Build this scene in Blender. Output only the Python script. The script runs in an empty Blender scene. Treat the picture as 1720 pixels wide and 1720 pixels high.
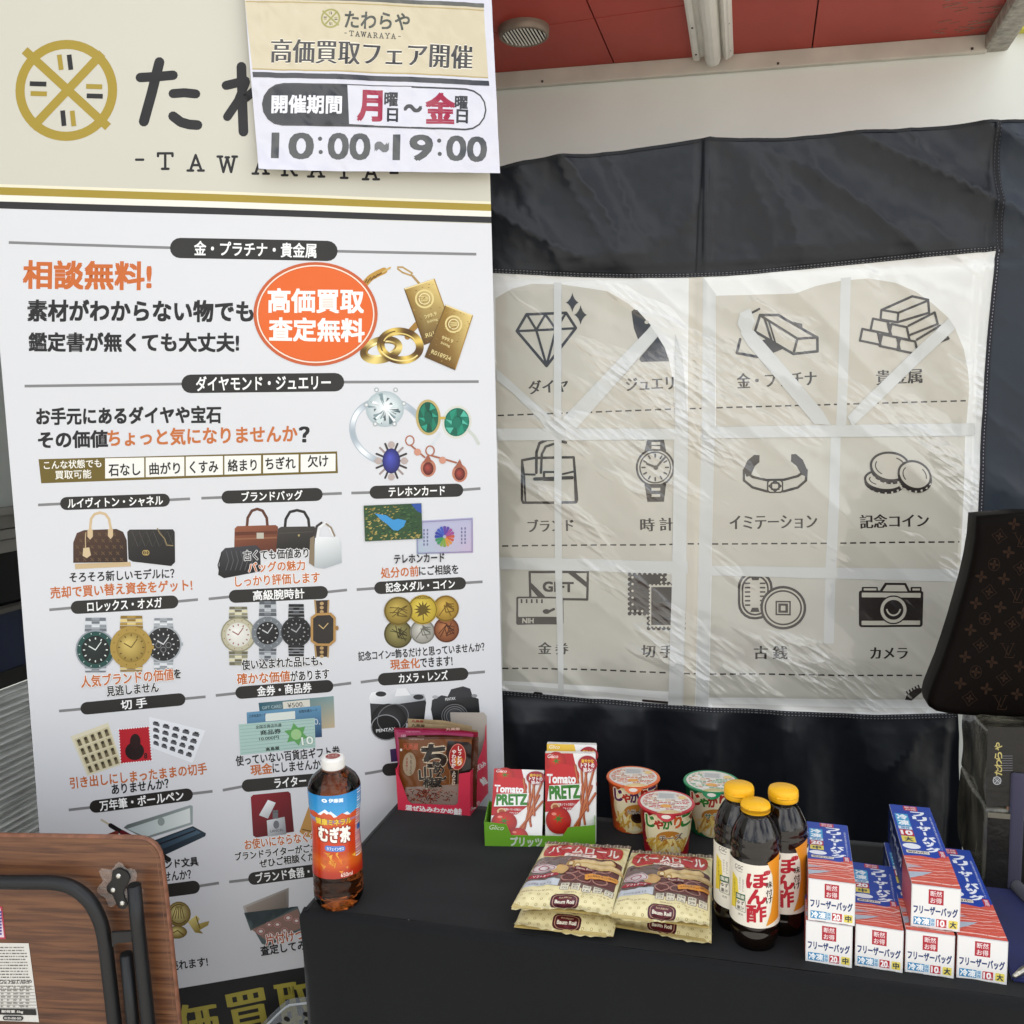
import bpy, bmesh, math, random
from mathutils import Vector, Matrix, noise
from mathutils.geometry import tessellate_polygon

S = bpy.context.scene
C = S.collection
R_ = math.radians

# ------------------------------------------------------------------ camera
F, HC = 1500.0, 1.42                       # focal length in photo pixels (1720 wide), eye height
TH, PT = R_(1.25), math.atan(164 / F)      # roll, downward pitch
r0, u0 = Vector((1, 0, 0)), Vector((0, math.sin(PT), math.cos(PT)))
FW = Vector((0, math.cos(PT), -math.sin(PT)))
RT = r0 * math.cos(TH) - u0 * math.sin(TH)
UP = r0 * math.sin(TH) + u0 * math.cos(TH)
EYE = Vector((0, 0, HC))
cam = bpy.data.cameras.new('camera')
cam.sensor_width = 36
cam.lens = 36 * F / 1720
cam.clip_start, cam.clip_end = 0.05, 2000
co = bpy.data.objects.new('camera', cam)
C.objects.link(co)
m = Matrix((RT, UP, -FW)).transposed().to_4x4()
m.translation = EYE
co.matrix_world = m
S.camera = co

# ------------------------------------------------------------------ sky, sun, exposure
SUN_EL, SUN_AZ = R_(62), R_(25)            # behind the shop: the stall stands in open shade
w = bpy.data.worlds.new('World')
S.world = w
w.use_nodes = True
nt = w.node_tree
nt.nodes.clear()
wo = nt.nodes.new('ShaderNodeOutputWorld')
bg = nt.nodes.new('ShaderNodeBackground')
sk = nt.nodes.new('ShaderNodeTexSky')
sk.sky_type = 'NISHITA'
sk.sun_disc = False
sk.sun_elevation = SUN_EL
sk.sun_rotation = SUN_AZ
sk.dust_density = 2.0
tc = nt.nodes.new('ShaderNodeTexCoord')
nz = nt.nodes.new('ShaderNodeTexNoise')
nz.inputs['Scale'].default_value = 2.6
nz.inputs['Detail'].default_value = 6
cr = nt.nodes.new('ShaderNodeValToRGB')
cr.color_ramp.elements[0].position = 0.40
cr.color_ramp.elements[1].position = 0.60
mx = nt.nodes.new('ShaderNodeMix')
mx.data_type = 'RGBA'
mx.inputs[7].default_value = (13.0, 13.0, 12.9, 1)
nt.links.new(tc.outputs['Generated'], nz.inputs['Vector'])
nt.links.new(nz.outputs['Fac'], cr.inputs['Fac'])
nt.links.new(cr.outputs['Color'], mx.inputs[0])
nt.links.new(sk.outputs[0], mx.inputs[6])
nt.links.new(mx.outputs[2], bg.inputs['Color'])
bg.inputs['Strength'].default_value = 0.15
nt.links.new(bg.outputs[0], wo.inputs[0])
sl = bpy.data.lights.new('sun', 'SUN')
sl.energy = 5.0
sl.angle = R_(0.6)
sl.color = (1, 0.95, 0.88)
so = bpy.data.objects.new('sun', sl)
C.objects.link(so)
sd = Vector((math.sin(SUN_AZ) * math.cos(SUN_EL), math.cos(SUN_AZ) * math.cos(SUN_EL), math.sin(SUN_EL)))
so.rotation_euler = sd.to_track_quat('Z', 'Y').to_euler()
S.view_settings.view_transform = 'Standard'
S.view_settings.look = 'None'
S.view_settings.gamma = 1
S.view_settings.exposure = 0.28

# ------------------------------------------------------------------ pixel <-> world helpers
def ray(x, y): return FW + RT * ((x - 860) / F) - UP * ((y - 860) / F)
def atz(x, y, z):
    d = ray(x, y)
    return EYE + d * ((z - HC) / d.z)
def onplane(x, y, P, n):
    d = ray(x, y)
    return EYE + d * ((P - EYE).dot(n) / d.dot(n))
def pix(P):
    q = Vector(P) - EYE
    d = q.dot(FW)
    return 860 + F * q.dot(RT) / d, 860 - F * q.dot(UP) / d
def zfor(P, y):
    lo, hi = -1.0, 4.0
    for _ in range(50):
        mid = (lo + hi) / 2
        if pix((P[0], P[1], mid))[1] > y: lo = mid
        else: hi = mid
    return lo
def mpp(P): return (Vector(P) - EYE).dot(FW) / F     # metres per photo pixel at P

# ------------------------------------------------------------------ colours and materials
def s2l(c): return c / 12.92 if c <= 0.04045 else ((c + 0.055) / 1.055) ** 2.4
def hx(c, k=1.0):
    if isinstance(c, str):
        c = [int(c[i:i + 2], 16) for i in (0, 2, 4)]
    return tuple(min(0.95, s2l(v / 255) * k) for v in c[:3])
MATS = {}
def mat(name, col=None, rough=0.5, metal=0, spec=0.5, coat=0, bump=None, bscale=50, bdist=0.002, trans=0, ior=1.45,
        var=0, vscale=8, sheen=0, alpha=1.0, rvar=0, stretch=None, bdetail=4, vcol=None):
    """Principled material. col None reads the print colour stored on the mesh."""
    if name in MATS: return MATS[name]
    M = bpy.data.materials.new(name)
    M.use_nodes = True
    n, l = M.node_tree.nodes, M.node_tree.links
    b = n['Principled BSDF']
    b.inputs['Roughness'].default_value = rough
    b.inputs['Metallic'].default_value = metal
    b.inputs['Specular IOR Level'].default_value = spec
    b.inputs['Coat Weight'].default_value = coat
    b.inputs['Coat Roughness'].default_value = 0.08
    b.inputs['Transmission Weight'].default_value = trans
    b.inputs['IOR'].default_value = ior
    b.inputs['Sheen Weight'].default_value = sheen
    b.inputs['Alpha'].default_value = alpha
    t = n.new('ShaderNodeTexCoord')
    src = t.outputs['Object']
    if stretch:
        mp = n.new('ShaderNodeMapping')
        mp.inputs['Scale'].default_value = stretch[:3]
        if len(stretch) > 3: mp.inputs['Rotation'].default_value = (0, stretch[3], 0)
        l.new(src, mp.inputs['Vector'])
        src = mp.outputs[0]
    if col is None:
        a = n.new('ShaderNodeAttribute')
        a.attribute_name = 'Col'
        cs = a.outputs['Color']
    else:
        rgb = n.new('ShaderNodeRGB')
        rgb.outputs[0].default_value = (*hx(col), 1)
        cs = rgb.outputs[0]
    if var:
        v = n.new('ShaderNodeTexNoise')
        v.inputs['Scale'].default_value = vscale
        v.inputs['Detail'].default_value = 8
        l.new(src, v.inputs['Vector'])
        mr = n.new('ShaderNodeMapRange')
        mr.inputs['From Min'].default_value = 0.3
        mr.inputs['From Max'].default_value = 0.7
        mr.inputs['To Min'].default_value = 1 - var
        mr.inputs['To Max'].default_value = 1 + var * 0.3
        l.new(v.outputs['Fac'], mr.inputs['Value'])
        vm = n.new('ShaderNodeVectorMath')
        vm.operation = 'SCALE'
        l.new(cs, vm.inputs[0])
        l.new(mr.outputs[0], vm.inputs['Scale'])
        cs = vm.outputs[0]
    l.new(cs, b.inputs['Base Color'])
    if rvar:
        v2 = n.new('ShaderNodeTexNoise')
        v2.inputs['Scale'].default_value = vscale * 2
        v2.inputs['Detail'].default_value = 5
        l.new(src, v2.inputs['Vector'])
        m2 = n.new('ShaderNodeMapRange')
        m2.inputs['From Min'].default_value = 0.35
        m2.inputs['From Max'].default_value = 0.65
        m2.inputs['To Min'].default_value = max(0.02, rough - rvar)
        m2.inputs['To Max'].default_value = min(1, rough + rvar)
        l.new(v2.outputs['Fac'], m2.inputs['Value'])
        l.new(m2.outputs[0], b.inputs['Roughness'])
    if bump:
        bn = n.new('ShaderNodeTexNoise')
        bn.inputs['Scale'].default_value = bscale
        bn.inputs['Detail'].default_value = bdetail
        l.new(src, bn.inputs['Vector'])
        bb = n.new('ShaderNodeBump')
        bb.inputs['Strength'].default_value = bump
        bb.inputs['Distance'].default_value = bdist
        l.new(bn.outputs['Fac'], bb.inputs['Height'])
        l.new(bb.outputs[0], b.inputs['Normal'])
    MATS[name] = M
    return M
def ed(M): return M.node_tree.nodes, M.node_tree.links, M.node_tree.nodes['Principled BSDF']

# ------------------------------------------------------------------ objects
def tag(o, label=None, cat=None, group=None, kind=None):
    for k, v in (('label', label), ('category', cat), ('group', group), ('kind', kind)):
        if v: o[k] = v
    return o
def thing(name, label, cat, loc=(0, 0, 0), rz=0.0, group=None):
    o = bpy.data.objects.new(name, None)
    o.empty_display_size = 0.02
    C.objects.link(o)
    o.location = loc
    o.rotation_euler = (0, 0, rz)
    return tag(o, label, cat, group)
def link(name, me, mats, parent=None, world=False, smooth=False):
    o = bpy.data.objects.new(name, me)
    C.objects.link(o)
    me.materials.clear()
    for k in (mats if isinstance(mats, (list, tuple)) else [mats]): me.materials.append(k)
    if smooth:
        me.polygons.foreach_set('use_smooth', [True] * len(me.polygons))
    if parent is not None:
        o.parent = parent
        if world:
            p = parent
            while p.parent is not None: p = p.parent
            me.transform(p.matrix_basis.inverted())
    return o
def bobj(name, bm, mats, parent=None, world=False, smooth=False):
    me = bpy.data.meshes.new(name)
    bm.normal_update()
    bm.to_mesh(me)
    bm.free()
    return link(name, me, mats, parent, world, smooth)
def dup(root, loc=None, rz=None, label=None):
    r = root.copy()
    C.objects.link(r)
    if loc is not None: r.location = loc
    if rz is not None: r.rotation_euler = (0, 0, rz)
    if label: r['label'] = label
    for ch in list(root.children):
        c = ch.copy()
        C.objects.link(c)
        c.parent = r
        for g in list(ch.children):
            d = g.copy()
            C.objects.link(d)
            d.parent = c
    return r
def abox(bm, c, s, bev=0.0, rot=None, seg=2):
    vs = [Vector((x * s[0] / 2, y * s[1] / 2, z * s[2] / 2)) for x in (-1, 1) for y in (-1, 1) for z in (-1, 1)]
    t = bmesh.new()
    v = [t.verts.new(p) for p in vs]
    for f in ((0, 1, 3, 2), (4, 6, 7, 5), (0, 4, 5, 1), (2, 3, 7, 6), (0, 2, 6, 4), (1, 5, 7, 3)):
        t.faces.new([v[i] for i in f])
    if bev:
        bmesh.ops.bevel(t, geom=list(t.edges), offset=bev, segments=seg, affect='EDGES', profile=0.6)
    M = Matrix.Translation(c) @ (rot.to_4x4() if rot else Matrix())
    bmesh.ops.transform(t, matrix=M, verts=t.verts)
    merge(bm, t)
def merge(bm, t):
    mp = {}
    for v in t.verts: mp[v] = bm.verts.new(v.co)
    for f in t.faces:
        try: bm.faces.new([mp[v] for v in f.verts])
        except ValueError: pass
    t.free()
def lathe(bm, prof, seg=48, cx=0, cy=0, closed=True, sx=1, sy=1):
    rings = []
    for r, z in prof:
        rings.append([bm.verts.new((cx + r * math.cos(2 * math.pi * i / seg) * sx, cy + r * math.sin(2 * math.pi * i / seg) * sy, z)) for i in range(seg)] if r > 1e-6
                     else [bm.verts.new((cx, cy, z))])
    for a, b in zip(rings, rings[1:]):
        for i in range(seg):
            j = (i + 1) % seg
            if len(a) == 1 and len(b) > 1: bm.faces.new((a[0], b[j], b[i]))
            elif len(b) == 1 and len(a) > 1: bm.faces.new((a[i], a[j], b[0]))
            elif len(a) > 1: bm.faces.new((a[i], a[j], b[j], b[i]))
def tube(bm, pts, r, seg=12, caps=True, rs=None):
    pts = [Vector(p) for p in pts]
    prev, rings = None, []
    for i, p in enumerate(pts):
        t = (pts[min(i + 1, len(pts) - 1)] - pts[max(i - 1, 0)]).normalized()
        if prev is None:
            n = t.orthogonal().normalized()
        else:
            n = (prev - t * prev.dot(t)).normalized()
        prev = n
        b = t.cross(n)
        rr = rs[i] if rs else r
        rings.append([bm.verts.new(p + (n * math.cos(2 * math.pi * k / seg) + b * math.sin(2 * math.pi * k / seg)) * rr) for k in range(seg)])
    for a, b in zip(rings, rings[1:]):
        for k in range(seg): bm.faces.new((a[k], a[(k + 1) % seg], b[(k + 1) % seg], b[k]))
    if caps:
        bm.faces.new(list(reversed(rings[0])))
        bm.faces.new(rings[-1])
def prism(bm, pts, d, bev=0.0):
    """closed 3-D outline pts pushed along d"""
    t = bmesh.new()
    a = [t.verts.new(p) for p in pts]
    b = [t.verts.new(Vector(p) + Vector(d)) for p in pts]
    t.faces.new(a)
    t.faces.new(list(reversed(b)))
    for i in range(len(a)):
        j = (i + 1) % len(a)
        t.faces.new((a[j], a[i], b[i], b[j]))
    bmesh.ops.recalc_face_normals(t, faces=t.faces)
    if bev: bmesh.ops.bevel(t, geom=list(t.edges), offset=bev, segments=2, affect='EDGES')
    merge(bm, t)

# ------------------------------------------------------------------ flat print: shapes -> tessellated, conformed to a surface
GLY = {}
def glyphs(s, off):
    k = (s, off)
    if k not in GLY:
        c = bpy.data.curves.new('writing', 'FONT')
        c.body = s
        c.offset = off
        c.resolution_u = 3
        o = bpy.data.objects.new('writing', c)
        C.objects.link(o)
        dg = bpy.context.evaluated_depsgraph_get()
        me = bpy.data.meshes.new_from_object(o.evaluated_get(dg))
        vs = [(v.co.x, v.co.y) for v in me.vertices]
        tr = [tuple(p.vertices) for p in me.polygons]
        bpy.data.objects.remove(o)
        bpy.data.curves.remove(c)
        bpy.data.meshes.remove(me)
        xs, ys = [v[0] for v in vs] or [0, 1], [v[1] for v in vs] or [0, 1]
        GLY[k] = (vs, tr, min(xs), max(xs), min(ys), max(ys))
    return GLY[k]

class Art:
    def __init__(self, xf=None, flip=False, k=1.0):
        self.sh, self.xf, self.flip, self.k, self.base = [], xf or (lambda x, y: (x, y)), flip, k, 0
    def add(self, polys, col, z=None):
        """polys: convex polygons of (x,y); col: colour or function of (x,y)"""
        if not polys: return
        f = self.xf
        cf = col if callable(col) else None
        c0 = None if cf else hx(col, self.k)
        out = []
        for p in polys:
            out.append([(*f(x, y), *(hx(cf(x, y), self.k) if cf else c0)) for x, y in p])
        us = [v[0] for p in out for v in p]
        vs = [v[1] for p in out for v in p]
        bb = (min(us), min(vs), max(us), max(vs))
        if z is None:
            z = self.base
            for q in self.sh:
                b = q[1]
                if b[0] < bb[2] and b[2] > bb[0] and b[1] < bb[3] and b[3] > bb[1]: z = max(z, q[2] + 1)
        self.sh.append((out, bb, z))
    def poly(self, pts, col, z=None):
        pts = [tuple(p[:2]) for p in pts]
        if len(pts) < 4: return self.add([pts], col, z)
        ts = tessellate_polygon([[Vector((x, y, 0)) for x, y in pts]])
        self.add([[pts[i] for i in t] for t in ts], col, z)
    def hole(self, outer, inners, col):
        al = [outer] + inners
        fl = [p for q in al for p in q]
        ts = tessellate_polygon([[Vector((x, y, 0)) for x, y in q] for q in al])
        self.add([[fl[i] for i in t] for t in ts], col)
    def rect(self, x0, y0, x1, y1, col): self.add([[(x0, y0), (x1, y0), (x1, y1), (x0, y1)]], col)
    def gpoly(self, pts, c0, c1, ang=90):
        """printed shape whose ink runs from c0 to c1 across it (angle 90: top to bottom)"""
        A, B = [int(c0[i:i + 2], 16) for i in (0, 2, 4)], [int(c1[i:i + 2], 16) for i in (0, 2, 4)]
        ux, uy = math.cos(R_(ang)), math.sin(R_(ang))
        d = [x * ux + y * uy for x, y in pts]
        lo, hi = min(d), max(d)
        self.poly(pts, lambda x, y: [p + (q - p) * (x * ux + y * uy - lo) / (hi - lo) for p, q in zip(A, B)])
    def metal(self, cx, cy, rx, ry, w, dark, light, n=48, rot=0, a0=0, a1=360, k=3, ph=0.6):
        A, B = [int(dark[i:i + 2], 16) for i in (0, 2, 4)], [int(light[i:i + 2], 16) for i in (0, 2, 4)]
        def f(x, y):
            t = .5 + .5 * math.cos(k * math.atan2((y - cy) / ry, (x - cx) / rx) + ph)
            return [p + (q - p) * t ** 1.5 for p, q in zip(A, B)]
        self.ring(cx, cy, rx, ry, w, f, n, rot, a0, a1)
    def ell(self, cx, cy, rx, ry, col, n=28, rot=0, a0=0, a1=360):
        c, s = math.cos(rot), math.sin(rot)
        ps = []
        for i in range(n + (a1 - a0 < 360)):
            a = R_(a0 + (a1 - a0) * i / n)
            x, y = rx * math.cos(a), ry * math.sin(a)
            ps.append((cx + x * c - y * s, cy + x * s + y * c))
        self.add([ps], col)
    def ball(self, cx, cy, rx, ry, c0, c1, n=24, ox=0.0, oy=0.0):
        """printed disc whose ink runs from c0 in the middle to c1 at the rim"""
        a, b = [int(c0[i:i + 2], 16) for i in (0, 2, 4)], [int(c1[i:i + 2], 16) for i in (0, 2, 4)]
        m = (cx + ox * rx, cy + oy * ry)
        ps = [(cx + rx * math.cos(2 * math.pi * i / n), cy + ry * math.sin(2 * math.pi * i / n)) for i in range(n)]
        self.add([[m, ps[i], ps[(i + 1) % n]] for i in range(n)], lambda x, y: a if abs(x - m[0]) + abs(y - m[1]) < 1e-7 else b)
    def ring(self, cx, cy, rx, ry, w, col, n=36, rot=0, a0=0, a1=360):
        c, s = math.cos(rot), math.sin(rot)
        def P(a, k):
            x, y = (rx + k) * math.cos(a), (ry + k) * math.sin(a)
            return (cx + x * c - y * s, cy + x * s + y * c)
        q = []
        for i in range(n):
            a, b = R_(a0 + (a1 - a0) * i / n), R_(a0 + (a1 - a0) * (i + 1) / n)
            q.append([P(a, -w / 2), P(b, -w / 2), P(b, w / 2), P(a, w / 2)])
        self.add(q, col)
    def line(self, pts, w, col, cap=True, closed=False):
        """stroke; every segment and joint in one layer"""
        pts = list(pts) + ([pts[0]] if closed else [])
        f, zs = [], None
        z = self.base
        q = []
        for (x0, y0), (x1, y1) in zip(pts, pts[1:]):
            L = math.hypot(x1 - x0, y1 - y0) or 1e-9
            nx, ny = -(y1 - y0) / L * w / 2, (x1 - x0) / L * w / 2
            q.append([(x0 + nx, y0 + ny), (x1 + nx, y1 + ny), (x1 - nx, y1 - ny), (x0 - nx, y0 - ny)])
        ends = pts if cap else pts[1:-1]
        j = [[(x + w / 2 * math.cos(2 * math.pi * i / 10), y + w / 2 * math.sin(2 * math.pi * i / 10)) for i in range(10)] for x, y in ends]
        for one in q + j: f.append(one)
        us = [self.xf(x, y) for p in f for x, y in p]
        bb = (min(p[0] for p in us), min(p[1] for p in us), max(p[0] for p in us), max(p[1] for p in us))
        for s in self.sh:
            b = s[1]
            if b[0] < bb[2] and b[2] > bb[0] and b[1] < bb[3] and b[3] > bb[1]: z = max(z, s[2] + 1)
        for i, one in enumerate(f): self.add([one], col, z + 0.13 * (i % 5))
    def dash(self, a, b, L, g, w, col):
        D = math.dist(a, b)
        t = 0
        q = []
        ux, uy = (b[0] - a[0]) / D, (b[1] - a[1]) / D
        while t < D:
            e = min(t + L, D)
            x0, y0, x1, y1 = a[0] + ux * t, a[1] + uy * t, a[0] + ux * e, a[1] + uy * e
            nx, ny = -uy * w / 2, ux * w / 2
            q.append([(x0 + nx, y0 + ny), (x1 + nx, y1 + ny), (x1 - nx, y1 - ny), (x0 - nx, y0 - ny)])
            t += L + g
        self.add(q, col)
    def pill(self, x0, y0, x1, y1, h, col, n=8):
        """rounded bar whose axis runs (x0,y0)-(x1,y1)"""
        r = h / 2
        L = math.dist((x0, y0), (x1, y1))
        ux, uy = (x1 - x0) / L, (y1 - y0) / L
        ps = []
        for (cx, cy, st) in ((x1 - ux * r, y1 - uy * r, -90), (x0 + ux * r, y0 + uy * r, 90)):
            for i in range(n + 1):
                a = R_(st + 180 * i / n)
                lx, ly = r * math.cos(a), r * math.sin(a)
                ps.append((cx + lx * ux - ly * uy, cy + lx * uy + ly * ux))
        self.add([ps], col)
    def rrect(self, x0, y0, x1, y1, r, col, n=5, w=None):
        def loop(k):
            ps = []
            for cx, cy, st in ((x1 - r, y1 - r, 0), (x0 + r, y1 - r, 90), (x0 + r, y0 + r, 180), (x1 - r, y0 + r, 270)):
                for i in range(n + 1):
                    a = R_(st + 90 * i / n)
                    ps.append((cx + (r - k) * math.cos(a), cy + (r - k) * math.sin(a)))
            return ps
        if w is None: return self.add([loop(0)], col)
        a, b = loop(0), loop(min(w, r * 0.98))
        N = len(a)
        self.add([[a[i], a[(i + 1) % N], b[(i + 1) % N], b[i]] for i in range(N)], col)
    def text(self, s, x0, y0, x1, y1, h, col, off=0.018, out=None, oc='f4f4f2', heavy=0.0, slant=0.0, ow=0.05):
        """writing fitted to the box whose left and right edges are centred on (x0,y0) and (x1,y1), h tall"""
        vs, tr, a, b, c, d = glyphs(s, 0.0)
        ux, uy = x1 - x0, y1 - y0
        L = math.hypot(ux, uy) or 1e-9
        px, py = -uy / L * h, ux / L * h
        if not self.flip: px, py = -px, -py
        em = h / (d - c)
        ex = L / (b - a)
        def P(v, sx=0.0, sy=0.0):
            t, q = (v[0] - a) / (b - a), (v[1] - c) / (d - c) - 0.5
            t += slant * q * h / L
            return (x0 + ux * t + px * q + sx, y0 + uy * t + py * q + sy)
        def lay(sh, cl, z=None):
            for i, (sx, sy) in enumerate(sh):
                self.add([[P(vs[j], sx, sy) for j in t] for t in tr], cl, None if z is None else z + 0.14 * i)
                if z is None: z = self.sh[-1][2]
        if out:
            lay([((off + ow) * em * math.cos(k * 0.7854), (off + ow) * em * math.sin(k * 0.7854)) for k in range(8)], oc)
        off = off if off <= .03 else .03 + (off - .03) * .4
        o, oy = max(off * ex, heavy), off * em
        if heavy: lay([(0, 0), (-o, 0), (o, 0)], col)
        elif off > 0.008: lay([(-o, -oy), (o, -oy), (o, oy), (-o, oy)] + ([(0, 0)] if off > 0.04 else []), col)
        else: lay([(0, 0)], col)
    def vtext(self, s, x, y0, y1, w, col, off=0.018, **k):
        """one character under the other, centred on x"""
        n = len(s)
        st = (y1 - y0) / n
        for i, ch in enumerate(s):
            if ch == ' ': continue
            yc = y0 + st * (i + 0.5)
            ww, hh = w, abs(st) * 0.9
            if ch in 'ー|': ww, hh = w * 0.16, abs(st) * 0.8
            if ch in 'ぇっゃゅょッャュョィェ・': ww, hh = w * 0.7, hh * 0.7
            self.text('|' if ch == 'ー' else ch, x - ww / 2, yc, x + ww / 2, yc, hh, col, off=off, **k)

class Surf:
    """a surface (u,v) -> point, cut into a fine triangle grid so flat shapes lie flush on it; cu None = flat in u"""
    def __init__(self, pos, nrm, cu=None, cv=None):
        self.pos, self.nrm, self.cu, self.cv, self.cache = pos, nrm, cu, cv, {}
    def node(self, i, j):
        k = (i, j)
        if k not in self.cache:
            u, v = i * self.cu, j * self.cv
            self.cache[k] = (self.pos(u, v), self.nrm(u, v))
        return self.cache[k]
    def at(self, u, v):
        if self.cu is None: return self.pos(u, v), self.nrm(u, v)
        a, b = u / self.cu, v / self.cv
        i, j = math.floor(a + 1e-7), math.floor(b + 1e-7)
        f, g = a - i, b - j
        if f + g <= 1.0:
            A, B, D = self.node(i, j), self.node(i + 1, j), self.node(i, j + 1)
            return A[0] + (B[0] - A[0]) * f + (D[0] - A[0]) * g, (A[1] + (B[1] - A[1]) * f + (D[1] - A[1]) * g).normalized()
        A, B, D = self.node(i + 1, j + 1), self.node(i, j + 1), self.node(i + 1, j)
        f, g = 1 - f, 1 - g
        return A[0] + (B[0] - A[0]) * f + (D[0] - A[0]) * g, (A[1] + (B[1] - A[1]) * f + (D[1] - A[1]) * g).normalized()

def split(polys, fn):
    """cut convex polygons along every integer level of fn"""
    out, st = [], list(polys)
    while st:
        p = st.pop()
        ds = [fn(v) for v in p]
        lo, hi = min(ds), max(ds)
        k = math.floor(lo + 1e-6) + 1
        if k >= hi - 1e-6:
            out.append(p)
            continue
        k = max(k, min(round((lo + hi) / 2), math.ceil(hi - 1e-6) - 1))
        A, B = [], []
        n = len(p)
        for i in range(n):
            v, w_, d, e = p[i], p[(i + 1) % n], ds[i] - k, ds[(i + 1) % n] - k
            if d <= 1e-9: A.append(v)
            if d >= -1e-9: B.append(v)
            if (d > 1e-9 and e < -1e-9) or (d < -1e-9 and e > 1e-9):
                t = d / (d - e)
                q = tuple(x + (y - x) * t for x, y in zip(v, w_))
                A.append(q)
                B.append(q)
        if len(A) > 2: st.append(A)
        if len(B) > 2: st.append(B)
    return out

def build(name, art, surf, material, parent=None, step=0.00012, lift=0.0, world=True):
    V, N, FC, CO, key = [], [], [], [], {}
    for polys, bb, z in art.sh:
        if surf.cu is not None:
            if bb[2] - bb[0] > 1e-9:
                polys = split(polys, lambda v: v[0] / surf.cu)
                polys = split(polys, lambda v: v[1] / surf.cv)
                polys = split(polys, lambda v: v[0] / surf.cu + v[1] / surf.cv)
        off = lift + step * z
        for p in polys:
            idx, cl = [], []
            for v in p:
                k = (round(v[0], 6), round(v[1], 6), z)
                if k not in key:
                    P, n = surf.at(v[0], v[1])
                    key[k] = len(V)
                    V.append(P + n * off)
                    N.append(n)
                i = key[k]
                if i in idx: continue
                idx.append(i)
                cl.append(v[2:5])
            if len(idx) < 3: continue
            a, b, c = V[idx[0]], V[idx[1]], V[idx[2]]
            g = Vector()
            for q in range(len(idx)): g += V[idx[q]].cross(V[idx[(q + 1) % len(idx)]])
            if g.dot(N[idx[0]]) < 0:
                idx.reverse()
                cl.reverse()
            FC.append(idx)
            CO.extend(cl)
    me = bpy.data.meshes.new(name)
    me.from_pydata(V, [], FC)
    at = me.color_attributes.new('Col', 'FLOAT_COLOR', 'CORNER')
    at.data.foreach_set('color', [x for c in CO for x in (*c, 1.0)])
    me.polygons.foreach_set('use_smooth', [True] * len(me.polygons))
    try: me.normals_split_custom_set_from_vertices([tuple(n) for n in N])
    except Exception: pass
    return link(name, me, material, parent, world)

def numnrm(pos, out, e=0.002):
    def n(u, v):
        a = pos(u + e, v) - pos(u - e, v)
        b = pos(u, v + e) - pos(u, v - e)
        q = a.cross(b)
        if q.length < 1e-12: return Vector(out).normalized()
        q.normalize()
        return q if q.dot(out) > 0 else -q
    return n
def plane(P, du, dv):
    """flat surface: P + u*du + v*dv, facing the eye or du x dv"""
    P, du, dv = Vector(P), Vector(du), Vector(dv)
    n = du.cross(dv).normalized()
    return Surf(lambda u, v: P + du * u + dv * v, lambda u, v: n)
def fbm(x, y, z=0.0, o=4):
    return noise.fractal(Vector((x, y, z)), 0.8, 2.0, o)
# ================================================================== SETTING
bm = bmesh.new()
v = [bm.verts.new(p) for p in ((-300, -300, 0), (300, -300, 0), (300, 300, 0), (-300, 300, 0))]
bm.faces.new(v)
tag(bobj('ground', bm, mat('concrete', 'b4b0a8', 0.9, var=0.2, vscale=1.5, bump=0.3, bscale=60)), kind='structure')

# --- cream wall behind everything; its line follows the trim under the soffit
ZS = 2.20
TL, TRt = atz(840, 152, ZS - 0.035), atz(1664, 90, ZS - 0.035)
DW = (TRt - TL).normalized()
NW = Vector((DW.y, -DW.x, 0))              # towards the viewer
if NW.y > 0: NW = -NW
YAWW = math.atan2(DW.y, DW.x)
def wall_pt(s, t, z): return Vector((TL.x + DW.x * s + NW.x * t, TL.y + DW.y * s + NW.y * t, z))
LW = (TRt - TL).length
wt = thing('shop_wall', 'plain cream painted wall behind the black fabric sheet and under the red ceiling', 'wall', wall_pt(0, 0, 0), YAWW)
cream = mat('cream_paint', 'eceee6', 0.62, var=0.10, vscale=3.0, bump=0.10, bscale=35)
bm = bmesh.new()
abox(bm, (1.5, 0.10, 1.45), (6.4, 0.20, 2.9))
bobj('wall_face', bm, cream, wt)
# yellow green sign strip above the wall at the right
bm = bmesh.new()
zy = onplane(1715, 57, wall_pt(LW, 0, 0), NW).z
abox(bm, (LW + 1.2, -0.012, zy + 0.30), (2.3, 0.022, 0.60), 0.002)
bobj('sign_band', bm, mat('sign_yellow', 'd6cf3a', 0.4, var=0.3, vscale=30), wt)
bm = bmesh.new()
for sx_, sz_, a_, l_ in ((1.30, 1.72, 0.3, 0.03), (0.52, 1.69, -0.6, 0.018), (0.66, 1.66, 0.2, 0.012), (0.28, 1.70, 0.9, 0.014), (0.82, 1.78, 0.4, 0.010)):
    abox(bm, (sx_, -0.0008, sz_), (0.0013, 0.001, l_), rot=Matrix.Rotation(a_, 3, 'Y'))
bobj('scratch', bm, mat('scratch_grey', '9a948a', 0.9), wt)

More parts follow.
